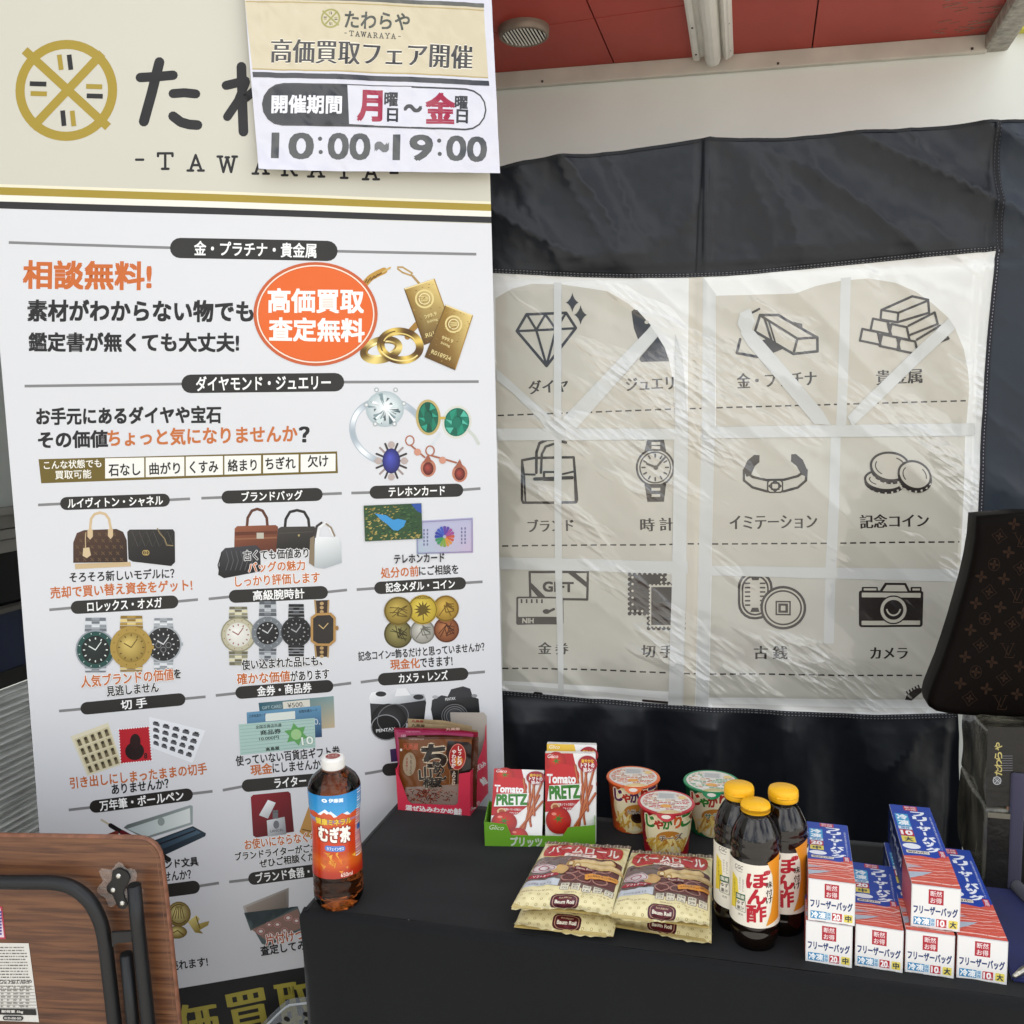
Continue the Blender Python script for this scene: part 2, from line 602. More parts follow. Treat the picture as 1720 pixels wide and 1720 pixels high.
# --- red soffit
def clip(poly, P, n):
    out = []
    for i in range(len(poly)):
        a, b = poly[i], poly[(i + 1) % len(poly)]
        da, db = (a[0] - P[0]) * n[0] + (a[1] - P[1]) * n[1], (b[0] - P[0]) * n[0] + (b[1] - P[1]) * n[1]
        if da >= 0: out.append(a)
        if (da > 0) != (db > 0):
            t = da / (da - db)
            out.append((a[0] + (b[0] - a[0]) * t, a[1] + (b[1] - a[1]) * t))
    return out
EB = (atz(985, 0, ZS) - atz(1035, 115, ZS)).normalized()       # seam direction, wall -> viewer
EP = Vector((-EB.y, EB.x, 0))
if EP.x < 0: EP = -EP                                           # to the right
rt0, rt1 = atz(1664, 80, ZS), atz(1730, -25, ZS)                # right edge of the soffit
ER = (rt1 - rt0).normalized()
ERn = Vector((ER.y, -ER.x, 0))
if ERn.x > 0: ERn = -ERn                                        # into the soffit
sf = thing('soffit_ceiling', 'red painted panel ceiling of the overhang with pale metal trim along the wall', 'ceiling', wall_pt(0.4, 0, ZS))
whole = [tuple(wall_pt(s, t, 0)[:2]) for s, t in ((-1.9, 0), (2.6, 0), (2.6, 0.46), (-1.9, 0.46))]
whole = clip(whole, rt0, ERn)
redm = mat('red_panel', 'b24236', 0.55, var=0.16, vscale=5, bump=0.15, bscale=30)
A1, A2, X0, X1 = atz(1035, 115, ZS), atz(1363, 88, ZS), atz(830, 55, ZS), atz(1144, 10, ZS)
RLc = atz(1196, 108, ZS)
XD = (X1 - X0).normalized()
XN = Vector((-XD.y, XD.x, 0))
if XN.y < 0: XN = -XN
g = 0.0016
cells = []
A0 = A1 - EP * (A2 - A1).dot(EP)
cuts = [A0, A1, RLc, A2, A2 + EP * (A2 - A1).dot(EP) * 1.0]
for i in range(len(cuts) + 1):
    p = whole
    if i > 0: p = clip(p, cuts[i - 1] + EP * g, EP)
    if i < len(cuts): p = clip(p, cuts[i] - EP * g, -EP)
    if len(p) < 3: continue
    if i <= 2:
        cells += [clip(p, X0 + XN * g, XN), clip(p, X0 - XN * g, -XN)]
    else: cells.append(p)
for p in cells:
    if len(p) < 3: continue
    bm = bmesh.new()
    prism(bm, [(x, y, ZS) for x, y in p], (0, 0, 0.008))
    bobj('ceiling_panel', bm, redm, sf, True)
bm = bmesh.new()
prism(bm, [(x, y, ZS + 0.010) for x, y in whole], (0, 0, 0.30))
bobj('backing', bm, mat('soffit_core', '4a2620', 0.8), sf, True)
# dust drifts blown over the red at its right end
trim = mat('pale_trim', 'cfcabd', 0.45, var=0.18, vscale=9)
trimd = mat('dusty_trim', 'aaa599', 0.7, var=0.45, vscale=60, bump=0.4, bscale=160)
bm = bmesh.new()
abox(bm, (0, 0, 0), (2.9 + LW - 0.012, 0.014, 0.036), 0.003, Matrix.Rotation(YAWW, 3, 'Z'))
bmesh.ops.translate(bm, verts=bm.verts, vec=wall_pt((LW - 2.9 - 0.012) / 2, 0.009, ZS - 0.018))
bobj('wall_trim', bm, trim, sf, True)
bm = bmesh.new()
c = rt0 + ER * 0.24
abox(bm, (0, 0, 0), (0.50, 0.050, 0.032), 0.008, Matrix.Rotation(math.atan2(ER.y, ER.x), 3, 'Z'))
bmesh.ops.translate(bm, verts=bm.verts, vec=(c.x - 0.004, c.y, ZS - 0.016))
bobj('end_trim', bm, trimd, sf, True)
bm = bmesh.new()
for s_ in (0.10, 0.62, 1.02):
    q = wall_pt(s_, 0.017, ZS - 0.028)
    abox(bm, q, (0.005, 0.003, 0.005), 0.001)
bobj('screw', bm, mat('dark_screw', '3a342c', 0.5), sf, True)
random.seed(5)
bm = bmesh.new()
for k in range(150):
    t_, s_ = random.random() ** 1.2 * 0.55, 0.012 + random.random() ** 2.2 * 0.12
    q = rt0 + ER * t_ + ERn * s_
    L_ = random.uniform(0.01, 0.05)
    a_ = math.atan2(ERn.y, ERn.x) + random.uniform(-0.5, 0.5)
    abox(bm, (q.x, q.y, ZS - 0.0006), (L_, random.uniform(0.0006, 0.003), 0.0008), rot=Matrix.Rotation(a_, 3, 'Z'))
bobj('dust_streaks', bm, mat('dust', '9b7f72', 1.0, var=0.5, vscale=200), sf, True)

# --- round vent
vc = atz(880, 58, ZS - 0.012)
vr = 43 * mpp(vc)
vt = thing('ceiling_vent', 'round metal vent with dark slots in the red ceiling panel', 'vent', (vc.x, vc.y, ZS), math.atan2(EB.y, EB.x))
bm = bmesh.new()
lathe(bm, [(vr, 0), (vr, -0.006), (vr * 0.97, -0.016), (vr * 0.90, -0.019), (vr * 0.86, -0.016), (vr * 0.86, -0.004)], 48)
bobj('rim', bm, mat('vent_rim', '8e8072', 0.45, 0.3, var=0.3, vscale=20), vt, smooth=True)
bm = bmesh.new()
lathe(bm, [(0, -0.004), (vr * 0.87, -0.004)], 40)
bobj('duct_hole', bm, mat('vent_dark', '0c0b0a', 0.9), vt)
bm = bmesh.new()
for k in range(-6, 7):
    y_ = k * vr * 0.86 / 6.6
    h_ = math.sqrt(max(0.0, (vr * 0.86) ** 2 - y_ * y_)) * 2
    abox(bm, (0, y_, -0.012), (h_, vr * 0.055, 0.010), rot=Matrix.Rotation(0.5, 3, 'X'))
bobj('grille', bm, mat('vent_slat', 'd8d5cc', 0.4), vt)

# --- ribbed white rail under the soffit
ra, rb = atz(1198, 106, ZS - 0.02), atz(1188, 0, ZS - 0.02)
rd = (rb - ra).normalized()
wr = (atz(1231, 100, ZS - 0.01) - atz(1164, 105, ZS - 0.01)).length
rl = thing('ceiling_rail', 'white ribbed metal rail fixed across the red ceiling', 'rail', (ra.x, ra.y, ZS), math.atan2(rd.y, rd.x))
prof = [(-0.5, 0), (-0.5, -0.20), (-0.44, -0.26), (-0.34, -0.26), (-0.30, -0.16), (-0.22, -0.14), (-0.19, -0.30), (-0.14, -0.46), (-0.05, -0.52), (0.05, -0.52), (0.14, -0.46),
        (0.19, -0.30), (0.22, -0.14), (0.28, -0.30), (0.33, -0.36), (0.38, -0.30), (0.42, -0.30), (0.46, -0.24), (0.5, -0.20), (0.5, 0)]
bm = bmesh.new()
prism(bm, [(0.012, y * wr, z * wr * 0.7) for y, z in prof], (0.42, 0, 0))
bobj('channel', bm, mat('rail_white', 'e6e3da', 0.35, var=0.12, vscale=12, spec=0.5), rl)
for k in range(3):
    for s_ in (-0.40, 0.42):
        bm = bmesh.new()
        abox(bm, (0.05 + k * 0.14, s_ * wr, -0.25 * wr * 0.72), (0.004, 0.004, 0.004), 0.001)
        bobj('rivet', bm, mat('dark_screw'), rl)

# --- side wall glimpsed to the left of the banner
E2 = Vector((math.sin(R_(15)), math.cos(R_(15)), 0))
N2 = Vector((E2.y, -E2.x, 0))
Q2 = EYE + ray(0, 1150) * 1.95
def zl(y): return onplane(2, y, Q2, N2).z
sw = thing('shutter_side_wall', 'grey side wall with dark window, blue band and corrugated shutter beyond the banner edge', 'wall', (Q2.x, Q2.y, 0), R_(90 - 15))
def slab(name, y0, y1, mt, out=0.0, thick=0.06, bev=0.0):
    z0, z1 = zl(y1), zl(y0)
    b_ = bmesh.new()
    abox(b_, (0.2, thick / 2 - out, (z0 + z1) / 2), (3.0, thick, z1 - z0), bev)
    return bobj(name, b_, mt, sw)
gp = mat('grey_board', 'a4aaa6', 0.5, var=0.2, vscale=4)
b_ = bmesh.new()
abox(b_, (0.2, 0.03, (zl(852) + 2.9) / 2), (3.0, 0.06, 2.9 - zl(852)))
bobj('upper_panel', b_, gp, sw)
lm = mat('ledge_grey', '85847e', 0.5, var=0.2, vscale=6)
slab('ledge', 852.5, 864, lm, 0.03, 0.09, 0.003)
slab('ledge', 864.5, 888, lm, 0.012, 0.07, 0.002)
slab('ledge', 889, 905, lm, 0.02, 0.07, 0.002)
slab('ledge', 906, 928, lm, 0.015, 0.07, 0.002)
slab('window_glass', 928.5, 1022, mat('dark_glass', '08090a', 0.15), -0.02, 0.03)
slab('blue_band_edge', 1022.5, 1030, mat('edge_grey', '55534e', 0.5), 0.01, 0.05, 0.001)
slab('blue_band', 1030.5, 1129, mat('blue_board', '1d2740', 0.5, var=0.3, vscale=5), 0.0, 0.05)
slab('dark_band', 1129.5, 1156, mat('dark_rubber', '1c1b19', 0.6), 0.005, 0.05)
z1 = zl(1157)
b_ = bmesh.new()
n_, k_, pitch = 44, 6, 0.0150
ring0 = None
for i in range(n_ * k_ + 1):
    z = z1 - pitch * i / k_
    ph = 2 * math.pi * i / k_
    y = -0.002 - 0.005 * max(-0.5, math.cos(ph))
    rr = [b_.verts.new((x, y, z)) for x in (-1.3, 1.7)]
    if ring0: b_.faces.new((ring0[0], ring0[1], rr[1], rr[0]))
    ring0 = rr
bobj('shutter_slats', b_, mat('shutter_metal', 'd8dbd8', 0.42, 0.1, var=0.4, vscale=9, stretch=(1, 8, 8)), sw)
# ================================================================== PRINTED BANNER
BA = R_(76.5)
BD = Vector((math.sin(BA), math.cos(BA), 0))
BN = Vector((BD.y, -BD.x, 0))
_r = ray(840, 1300)
B0 = EYE + _r * (1.68 / _r.y)
B0.z = 0
def bxf(x, y):
    P = onplane(x, y, B0, BN)
    return ((P - B0).dot(BD), P.z)
uL = (bxf(0, 600)[0] + bxf(70, 1420)[0]) / 2
uR = (bxf(827, 400)[0] + bxf(845, 1250)[0]) / 2
ZT = max(bxf(0, -120)[1], bxf(820, -120)[1])
def bw(u, v): return 0.0035 * math.sin(v * 5.2 + u * 1.3) + 0.0022 * math.sin(u * 9 + v * 3.1) + 0.0016 * fbm(u * 3, v * 2.2)
def bpos(u, v): return B0 + BD * u + Vector((0, 0, v)) + BN * bw(u, v)
BS = Surf(bpos, numnrm(bpos, BN), 0.04, 0.04)
ban = thing('standing_banner', 'tall white printed banner with gold barrel emblem and columns of pictures of valuables', 'banner',
            (B0.x + BD.x * (uL + uR) / 2, B0.y + BD.y * (uL + uR) / 2, 0), R_(-13.5))
K, O, W, GD, OL, GY = '1c1b1d', 'c0692f', 'f1f1ef', 'a08a2e', '6a5a22', '7f7f80'
a = Art(lambda x, y: (x, y))
a.add([[(uL, 0.11), (uR, 0.11), (uR, ZT), (uL, ZT)]], 'd6d7da')
a.xf = bxf
def lower_left(x, y): return bxf(x, y)
# cream head with fold to white
a.xf = lambda x, y: (x, y)
hs = [bxf(-60, 312), bxf(826, 343.6)]
a.add([[(uL, bxf(-5, 349)[1]), (uR, bxf(826, 376)[1]), (uR, ZT), (uL, ZT)]], 'c8c5b7')
sl_ = lambda y0, y1, c: a.add([[(uL, bxf(0, y0)[1]), (uR, bxf(0, y0)[1]), (uR, bxf(0, y1)[1]), (uL, bxf(0, y1)[1])]], c)
sl_(309.5, 332.5, 'e6e0c6')
sl_(314.5, 327.5, GD)
sl_(327.9, 338.5, 'e9e6da')
sl_(338.7, 350.5, '232224')
a.xf = bxf
# barrel emblem
def emblem(a, cx, cy, s, c1, c2, tilt=0.06):
    def q(x, y): return (cx + s * (x - 0.0) * 1.0, cy + s * (y + tilt * x))
    a.ring(cx, cy, 78 * s, 77.5 * s, 15.5 * s, c1, 48)
    for x0, y0, x1, y1 in ((-70.5, -68, 70.5, 62), (60.5, -62, -57.5, 63)):
        a.line([(cx + x0 * s, cy + y0 * s), (cx + x1 * s, cy + y1 * s)], 14.5 * s, c1, cap=False)
    for x0, y0, x1, y1, c in ((-12, -60, -8.5, -34.5, c1), (4.6, -60, 7.8, -34.5, c2), (-61.5, -11.5, -33.5, -10.5, c2), (-60, 5, -32.5, 6, c1),
                              (33.5, -6.5, 60.5, -5.5, c1), (34.5, 9.5, 61.5, 10.5, c2), (-6, 34, -3.5, 60, c2), (10, 34.5, 13, 60.5, c1)):
        a.line([(cx + x0 * s, cy + y0 * s), (cx + x1 * s, cy + y1 * s)], 8 * s, c, cap=False)
emblem(a, 111.5, 152, 1.0, 'a18a2c', '1b1a1b')
# rounded kana of the name
a.line([(268, 105), (255, 158), (242, 205)], 17, K)
a.line([(236, 131), (265, 129.5), (291, 127)], 16, K)
a.line([(291, 158), (310, 156.5), (329, 158.5)], 15.5, K)
a.line([(291, 196), (304, 206), (318, 210), (332, 211)], 16.5, K)
a.line([(405.5, 112), (407, 170), (409, 222)], 16.5, K)
a.line([(380, 144), (396, 140), (412, 136)], 15.5, K)
a.line([(413, 138), (400, 170), (382, 197)], 14.5, K)
a.line([(413, 165), (430, 150), (450, 148), (462, 165), (455, 195), (438, 212)], 14.5, K)
# slab serif name
SL = {'T': [[(-.45, -.32), (-.45, -.5), (.45, -.5), (.45, -.32)], [(0, -.5), (0, .5)], [(-.2, .5), (.2, .5)]],
      'A': [[(-.33, .5), (0, -.5), (.36, .5)], [(-.2, .15), (.22, .15)], [(-.5, .5), (-.16, .5)], [(.16, .5), (.5, .5)]],
      'W': [[(-.46, -.5), (-.24, .5), (0, -.4), (.24, .5), (.46, -.5)], [(-.6, -.5), (-.32, -.5)], [(-.1, -.45), (.1, -.45)], [(.32, -.5), (.6, -.5)]],
      'R': [[(-.25, -.5), (-.25, .5)], [(-.42, -.5), (.12, -.5), (.3, -.35), (.3, -.15), (.12, 0), (-.25, 0)], [(.05, 0), (.36, .5), (.5, .5)], [(-.42, .5), (-.08, .5)]],
      'Y': [[(-.38, -.5), (0, .02), (.38, -.5)], [(0, .02), (0, .5)], [(-.52, -.5), (-.24, -.5)], [(.24, -.5), (.52, -.5)], [(-.2, .5), (.2, .5)]],
      '-': [[(-.22, 0), (.22, 0)]]}
def slab_word(a, word, x0, y0, x1, y1, w, h, lw, col):
    n = len(word) - 1
    for i, ch in enumerate(word):
        cx, cy = x0 + (x1 - x0) * i / n, y0 + (y1 - y0) * i / n
        for st in SL[ch]: a.line([(cx + px * w, cy + py * h + px * w * (y1 - y0) / (x1 - x0)) for px, py in st], lw, col)
for ch, cx, cy in (('-', 235, 269), ('T', 278, 271.5), ('A', 329, 274.5), ('W', 382, 277), ('A', 438, 279.5), ('R', 485, 282), ('A', 531, 284), ('Y', 578, 286), ('A', 623, 288), ('-', 662, 290)):
    for st in SL[ch]: a.line([(cx + px * 27, cy + py * 26) for px, py in st], 4.2, K)

def pill(x0, y0, x1, y1, h, s, tx0, tx1, th, l=None, r=None):
    if l: a.line([l, (x0 + 4, y0)], 4.6, GY, cap=False)
    if r: a.line([(x1 - 4, y1), r], 4.6, GY, cap=False)
    a.pill(x0, y0, x1, y1, h, '262523')
    if s:
        f = lambda x: y0 + (y1 - y0) * (x - x0) / (x1 - x0)
        a.text(s, tx0, f(tx0), tx1, f(tx1), th, 'f3f3f1', 0.018)
def T(s, x0, y0, x1, y1, h, c=K, off=0.022, **k): a.text(s, x0, y0, x1, y1, h, c, off, **k)

pill(286, 417, 567, 422.5, 34, '金・プラチナ・貴金属', 327, 531, 24, (15, 407.5), (800, 427))
T('相談無料!', 40, 461, 254, 464, 46, 'c4662a', 0.03)
T('素材がわからない物でも', 47, 521.5, 425, 523.5, 35, off=.04)
T('鑑定書が無くても大丈夫!', 49, 574.5, 401, 575.5, 31, off=.04)
# jewellery picture
a.line([(612, 478), (622, 467), (634, 460), (645, 455)], 11, 'b98f3f')
for i in range(6): a.line([(610 + i * 6.4, 480 - i * 4.4), (616 + i * 6.2, 470 - i * 2.9)], 2.0, '6b4a18')
a.line([(642, 458), (655, 450)], 3, 'c9a860')
a.line([(668, 452), (676, 458), (690, 463), (692, 459), (676, 449), (668, 449)], 3, 'b3935a')
a.line([(693, 464), (700, 472), (706, 479)], 4, 'a98a55')
a.line([(700, 545), (690, 556), (684, 566)], 10, '9b7430')
a.metal(640, 588, 30, 16, 13, '59400d', 'ead27e', 44, -0.25, k=3)
a.metal(640, 586, 25, 11, 3, 'fff0b4', '8a6a20', 40, -0.25, k=2)
def bar(p, c0):
    cx, cy = sum(q[0] for q in p) / 4, sum(q[1] for q in p) / 4
    a.poly(p, '5d4312')
    q = [(x + (cx - x) * 0.035 + 0.6, y + (cy - y) * 0.035 - 0.6) for x, y in p]
    cols = {0: (150, 116, 46), 1: (226, 202, 128), 2: (120, 86, 28), 3: (84, 58, 16)}
    a.add([[q[0], q[1], q[2], q[3]]], lambda x, y: cols[min(range(4), key=lambda i: (q[i][0] - x) ** 2 + (q[i][1] - y) ** 2)])
    a.line([q[0], q[1]], 2.2, 'e6d296')
    a.line([q[1], q[2]], 1.6, 'a37e34')
    ux, uy = (p[1][0] - p[0][0], p[1][1] - p[0][1])
    vx, vy = (p[3][0] - p[0][0], p[3][1] - p[0][1])
    P = lambda s, t: (p[0][0] + ux * s + vx * t, p[0][1] + uy * s + vy * t)
    c = P(.5, .27)
    r = math.hypot(ux, uy) * 0.27
    a.ring(*c, r, r, 3, 'dcc98a', 22)
    a.ring(*c, r * .62, r * .62, 1.4, 'ecdfae', 18)
    for k in (-.25, 0, .25): a.line([(c[0] - r * .4, c[1] + r * k), (c[0] + r * .4, c[1] + r * k * 0.6)], 1.6, 'd8c486')
    for t, L, h in ((.56, .4, 6), (.66, .34, 5), (.86, .7, 7)):
        s0, s1 = P(.5 - L / 2, t), P(.5 + L / 2, t)
        T('999.9' if t < .6 else '500g' if t < .8 else 'R018924', *s0, *s1, h, 'dac88a', .01)
    random.seed(int(p[0][0]))
    for _ in range(60):
        s_, t_ = random.uniform(.05, .95), random.uniform(.03, .97)
        x, y = P(s_, t_)
        a.rect(x, y, x + random.uniform(1, 3), y + 1, random.choice(('8a6a28', 'b79a54', '73551d')))
bar([(678, 485), (729, 468), (762, 560), (712, 580)], 0)
bar([(748, 512), (794, 530), (764, 622), (712.5, 600)], 0)
a.metal(672, 581, 33, 24, 13, '54390a', 'e6c763', 56, 0.12, k=4, ph=1.4)
a.ring(672, 580, 35.5, 26, 2.4, 'e8d58c', 44, 0.12, 30, 150)
a.ring(672, 580, 28.5, 19.5, 2.2, 'dfc673', 44, 0.12, 190, 330)
a.ring(672, 581, 33, 24.5, 2.0, '61450f', 44, 0.12, 150, 250)
a.ell(530, 528, 104, 87, 'c25c31', 56)
a.ring(530, 528, 97.5, 81, 2.2, 'f3ddcb', 56)
a.ell(530, 528, 95.5, 79, 'dd6423', 56)
T('高価買取', 451, 505.5, 610, 506.5, 39, 'f2efe9', .03)
T('査定無料', 453, 553.5, 611, 555.5, 38, 'f2efe9', .03)
pill(305, 645, 578, 642, 31, 'ダイヤモンド・ジュエリー', 330, 555, 24, (41, 648.5), (804, 641))
T('お手元にあるダイヤや宝石', 61, 699.5, 371, 696, 28, off=.04)
T('その価値', 64, 739, 180, 737, 28, off=.04)
T('ちょっと気になりませんか', 181, 736, 499, 728, 28, 'c06c34', .026)
T('？', 503, 730, 519, 729.5, 25, off=.04)
# diamond ring, emeralds, brooch, earrings
a.metal(652, 725, 62, 52, 10, 'a3afb8', 'f2f5f7', 56, 0.35, 60, 330, k=5)
a.ring(652, 725, 66, 56, 1.6, 'a9b4bd', 48, 0.35, 60, 330)
a.ring(652, 725, 57, 47, 1.4, 'b4bec6', 48, 0.35, 60, 330)
a.ball(646, 687, 32, 30, 'f3f7f7', 'a9b7ba', 24, .1, -.1)
random.seed(3)
for k in range(34):
    an, r1_, r2_ = random.uniform(0, 6.28), random.uniform(2, 14), random.uniform(14, 29)
    b_ = an + random.uniform(-.35, .35)
    a.add([[(646 + r1_ * math.cos(an), 687 + r1_ * math.sin(an)), (646 + r2_ * math.cos(an), 687 + r2_ * .95 * math.sin(an)), (646 + r2_ * math.cos(b_), 687 + r2_ * .95 * math.sin(b_))]],
          random.choice(('2f3d40', 'ffffff', '7f9296', 'cfdcdc', '56686c', 'eef5f5')))
for x, y in ((632, 655), (664, 655), (615, 680), (678, 678), (630, 712), (662, 712)): a.ball(x, y, 4, 4, 'f4f6f6', '8d9799', 10)
def gem(cx, cy, rx, ry, rot, pal, rim):
    a.ell(cx, cy, rx + 4, ry + 4, rim, 28, rot)
    a.ell(cx, cy, rx, ry, pal[0], 28, rot)
    for k in range(10):
        t0, t1 = k / 10 * 6.283, (k + 1) / 10 * 6.283
        f = lambda t, s: (cx + math.cos(rot) * rx * s * math.cos(t) - math.sin(rot) * ry * s * math.sin(t), cy + math.sin(rot) * rx * s * math.cos(t) + math.cos(rot) * ry * s * math.sin(t))
        a.add([[f(t0, .95), f(t1, .95), f(t0, .45)]], pal[k % len(pal)])
        a.add([[f(t0, .45), f(t1, .95), f(t1, .42)]], pal[(k * 3 + 1) % len(pal)])
gem(719, 701, 17, 26, -.06, ('0d5f4a', '177a60', '0b4d3c', '2a9a80', '12694f'), 'b9a56a')
gem(767, 709, 21, 24, .25, ('11705a', '1d8c6f', '0f5f4a', '4fb39a', '177a62'), 'cfd0c4')
a.line([(739, 702), (746, 702)], 4, 'c7a84a')
a.line([(738, 728), (728, 744), (716, 756)], 4, 'cfd5d8')
a.line([(786, 722), (796, 732), (804, 745)], 5, 'c4c8c0')
for k in range(16):
    an = k / 16 * 6.283
    a.line([(657 + 14 * math.cos(an), 774 + 18 * math.sin(an)), (657 + 27 * math.cos(an), 774 + 31 * math.sin(an))], 3.4, '3a3433' if k % 2 else '9a8b88', cap=True)
for k in range(4):
    an = k * 1.571
    a.ell(657 + 22 * math.cos(an), 774 + 27 * math.sin(an), 6, 6, 'b3a49f', 10)
a.ball(657, 774, 15, 21, '4a52b8', '1a1c5a', 22, -.2, -.3)
for x0, y0, x1, y1 in ((688, 740, 719, 786), (722, 757, 772, 795)):
    a.ring(x0, y0, 7, 8, 2.2, 'a8664d', 18)
    a.line([(x0 + 2, y0 + 8), (x1 - 6, y1 - 18)], 3, 'a3644c')
    a.ell(x0 + (x1 - x0) * .42, y0 + (y1 - y0) * .42, 6, 6, 'c98f78', 12)
    a.ell(x1, y1, 13, 15, 'b8775f', 18)
    a.ball(x1, y1 + 1, 9, 11, 'a8463c', '4a1512', 14, -.2, -.2)
    a.poly([(x1 - 9, y1 - 9), (x1, y1 - 24), (x1 + 6, y1 - 10)], '9c5b45')
# condition table
a.poly([(64, 771.5), (566, 758), (567.5, 794.5), (68.5, 812)], OL)
for x0, x1 in ((176, 242), (244.5, 309.5), (312, 374.5), (377, 438.5), (442, 501.5), (505, 563.5)):
    t_ = lambda x: 768.5 + (x - 176) / (566 - 176) * (760.5 - 768.5)
    u_ = lambda x: 804.5 + (x - 176) / (566 - 176) * (791.5 - 804.5)
    a.poly([(x0, t_(x0) + 1.4), (x1, t_(x1) + 1.4), (x1, u_(x1) - .6), (x0, u_(x0) - .6)], 'ecebe4')
T('こんな状態でも', 73, 781.5, 169.5, 778, 14, 'f2f0e6', .012)
T('買取可能', 92, 798, 152.5, 796, 14.5, 'f2f0e6', .012)
for s, x0, x1, y in (('石なし', 182, 235, 789), ('曲がり', 251, 302, 786.5), ('くすみ', 319, 366, 784), ('絡まり', 383, 431, 781), ('ちぎれ', 446, 496, 777.5), ('欠け', 517, 551, 774)):
    T(s, x0, y + 1, x1, y - .6, 20, off=.018)

# ---- column one
pill(100, 846.5, 285, 840, 22, 'ルイヴィトン・シャネル', 113, 273, 16.5, (63, 848.5), (319, 838))
a.line([(150, 894), (152, 872), (158, 864), (167, 861.5), (176, 864), (182, 872), (186, 892)], 4.4, 'cbb28c')
a.gpoly([(122, 946), (122, 912), (128, 896), (140, 891), (195, 889), (206, 894), (212, 908), (213.5, 945)], '54392b', '271a14', 60)
random.seed(8)
for i in range(7):
    for j in range(5):
        x, y = 129 + i * 12.4 + (j % 2) * 6, 898 + j * 10.6
        if x < 209 and (y > 905 or 136 < x < 198): a.line([(x - 2.3, y - 2.3), (x + 2.3, y + 2.3)], 1.2, '6d5437'), a.line([(x - 2.3, y + 2.3), (x + 2.3, y - 2.3)], 1.2, '5f4930')
a.poly([(125, 947.5), (218, 944.5), (219, 952), (125.5, 956.5)], 'c5ad86')
a.poly([(146, 890), (155, 889.5), (155, 902), (150.5, 907), (146, 902)], 'cdb48e')
a.poly([(180.5, 889), (189, 888.5), (189, 901), (185, 906), (180.5, 901)], 'cdb48e')
a.poly([(139, 921), (149, 920), (152, 933), (145, 938), (138, 934)], 'd0ba94')
a.line([(143, 921), (142.5, 905), (143.5, 895)], 1.6, 'bfa680')
a.gpoly([(213, 894), (217, 890), (290, 889.5), (293, 894), (293.5, 945), (287, 951.5), (222, 944), (215, 940)], '35322f', '121112', 70)
for i in range(6):
    a.line([(221 + i * 12, 893), (231 + i * 12, 918)], .9, '4d4a48')
    a.line([(231 + i * 12, 893), (221 + i * 12, 918)], .9, '3a3836')
a.ring(242.5, 929, 3.6, 4, 1.4, 'b39a5c', 14)
a.ring(246, 929, 3.6, 4, 1.4, 'b39a5c', 14)
a.line([(264, 888), (268, 896), (276, 905), (280, 916), (290, 917)], 1.8, '8a7a58')
T('そろそろ新しいモデルに？', 116, 970.5, 292, 963.5, 17)
T('売却で買い替え資金をゲット!', 84, 996.5, 322, 983, 19.5, O)
pill(118, 1021.5, 299, 1011.5, 22, 'ロレックス・オメガ', 146, 271, 17, (82, 1025), (332, 1008))
def watch(cx, cy, r, band, bez, face, mark, bw_=None, top=38, bot=34, sub=False, rect=False):
    bw_ = bw_ or r * .62
    for sgn, L in ((-1, top), (1, bot)):
        n = 6
        for i in range(n):
            y0, y1 = cy + sgn * (r * .6 + (L) * i / n), cy + sgn * (r * .6 + L * (i + 1) / n - .9)
            k0, k1 = 1 - .12 * i / n, 1 - .12 * (i + 1) / n
            a.add([[(cx - bw_ * k0, y0), (cx + bw_ * k0, y0), (cx + bw_ * k1, y1), (cx - bw_ * k1, y1)]], band[i % len(band)])
            a.add([[(cx - bw_ * .35, y0 + sgn), (cx + bw_ * .35, y0 + sgn), (cx + bw_ * .35, y1), (cx - bw_ * .35, y1)]], band[(i + 1) % len(band)])
    a.ball(cx, cy, r + 2.5, r + 2.5, band[1], band[0])
    a.rect(cx + r, cy - 3, cx + r + 5, cy + 3, band[0])
    a.ell(cx, cy, r, r, bez, 32)
    for k in range(24):
        an = k / 24 * 6.283
        if k % 2: a.line([(cx + r * .86 * math.cos(an), cy + r * .86 * math.sin(an)), (cx + r * .94 * math.cos(an), cy + r * .94 * math.sin(an))], 1, mark, cap=False)
    a.ball(cx, cy, r * .76, r * .76, face[0], face[1], 28, -.3, -.3)
    for k in range(12):
        an = k / 12 * 6.283
        a.line([(cx + r * .56 * math.cos(an), cy + r * .56 * math.sin(an)), (cx + r * .67 * math.cos(an), cy + r * .67 * math.sin(an))], 1.9, mark, cap=False)
    a.line([(cx, cy), (cx - r * .35, cy - r * .2)], 1.8, mark)
    a.line([(cx, cy), (cx + r * .3, cy - r * .42)], 1.5, mark)
    if sub:
        for x, y in ((-.3, .05), (.3, .05), (0, .32)): a.ring(cx + r * x, cy + r * y, r * .16, r * .16, .9, '8a8a8a', 14)
ST, GB, BK = ('8e959b', 'd4d9dc', '6d747a'), ('a88a3f', 'dcc682', '8c6f2c'), ('26272a', '55585d', '17181a')
watch(274, 1083, 28, ('a3a9ad', 'e0e3e5', '878d92'), '232427', ('303236', '17181b'), 'd8d8d8', sub=True, top=28, bot=28)
watch(160, 1092, 31, ST, '1f4a44', ('1f2f2d', '0c1514'), 'dfe6e0', top=36, bot=20)
watch(220, 1088, 33, GB, 'a98c42', ('d6bd6c', '8d7330'), '5f4a18', top=34, bot=22)
T('人気ブランドの価値', 136, 1145.5, 291, 1133, 20, O, out=True)
T('を', 292, 1132.5, 303, 1132, 15, out=True)
T('見逃しません', 179, 1161.5, 266, 1154.5, 17, out=True)
pill(135, 1191, 311, 1175, 21, '切 手', 203, 246, 16, (99, 1194.5), (345, 1171.5))
def quad(p, col): a.poly(p, col)
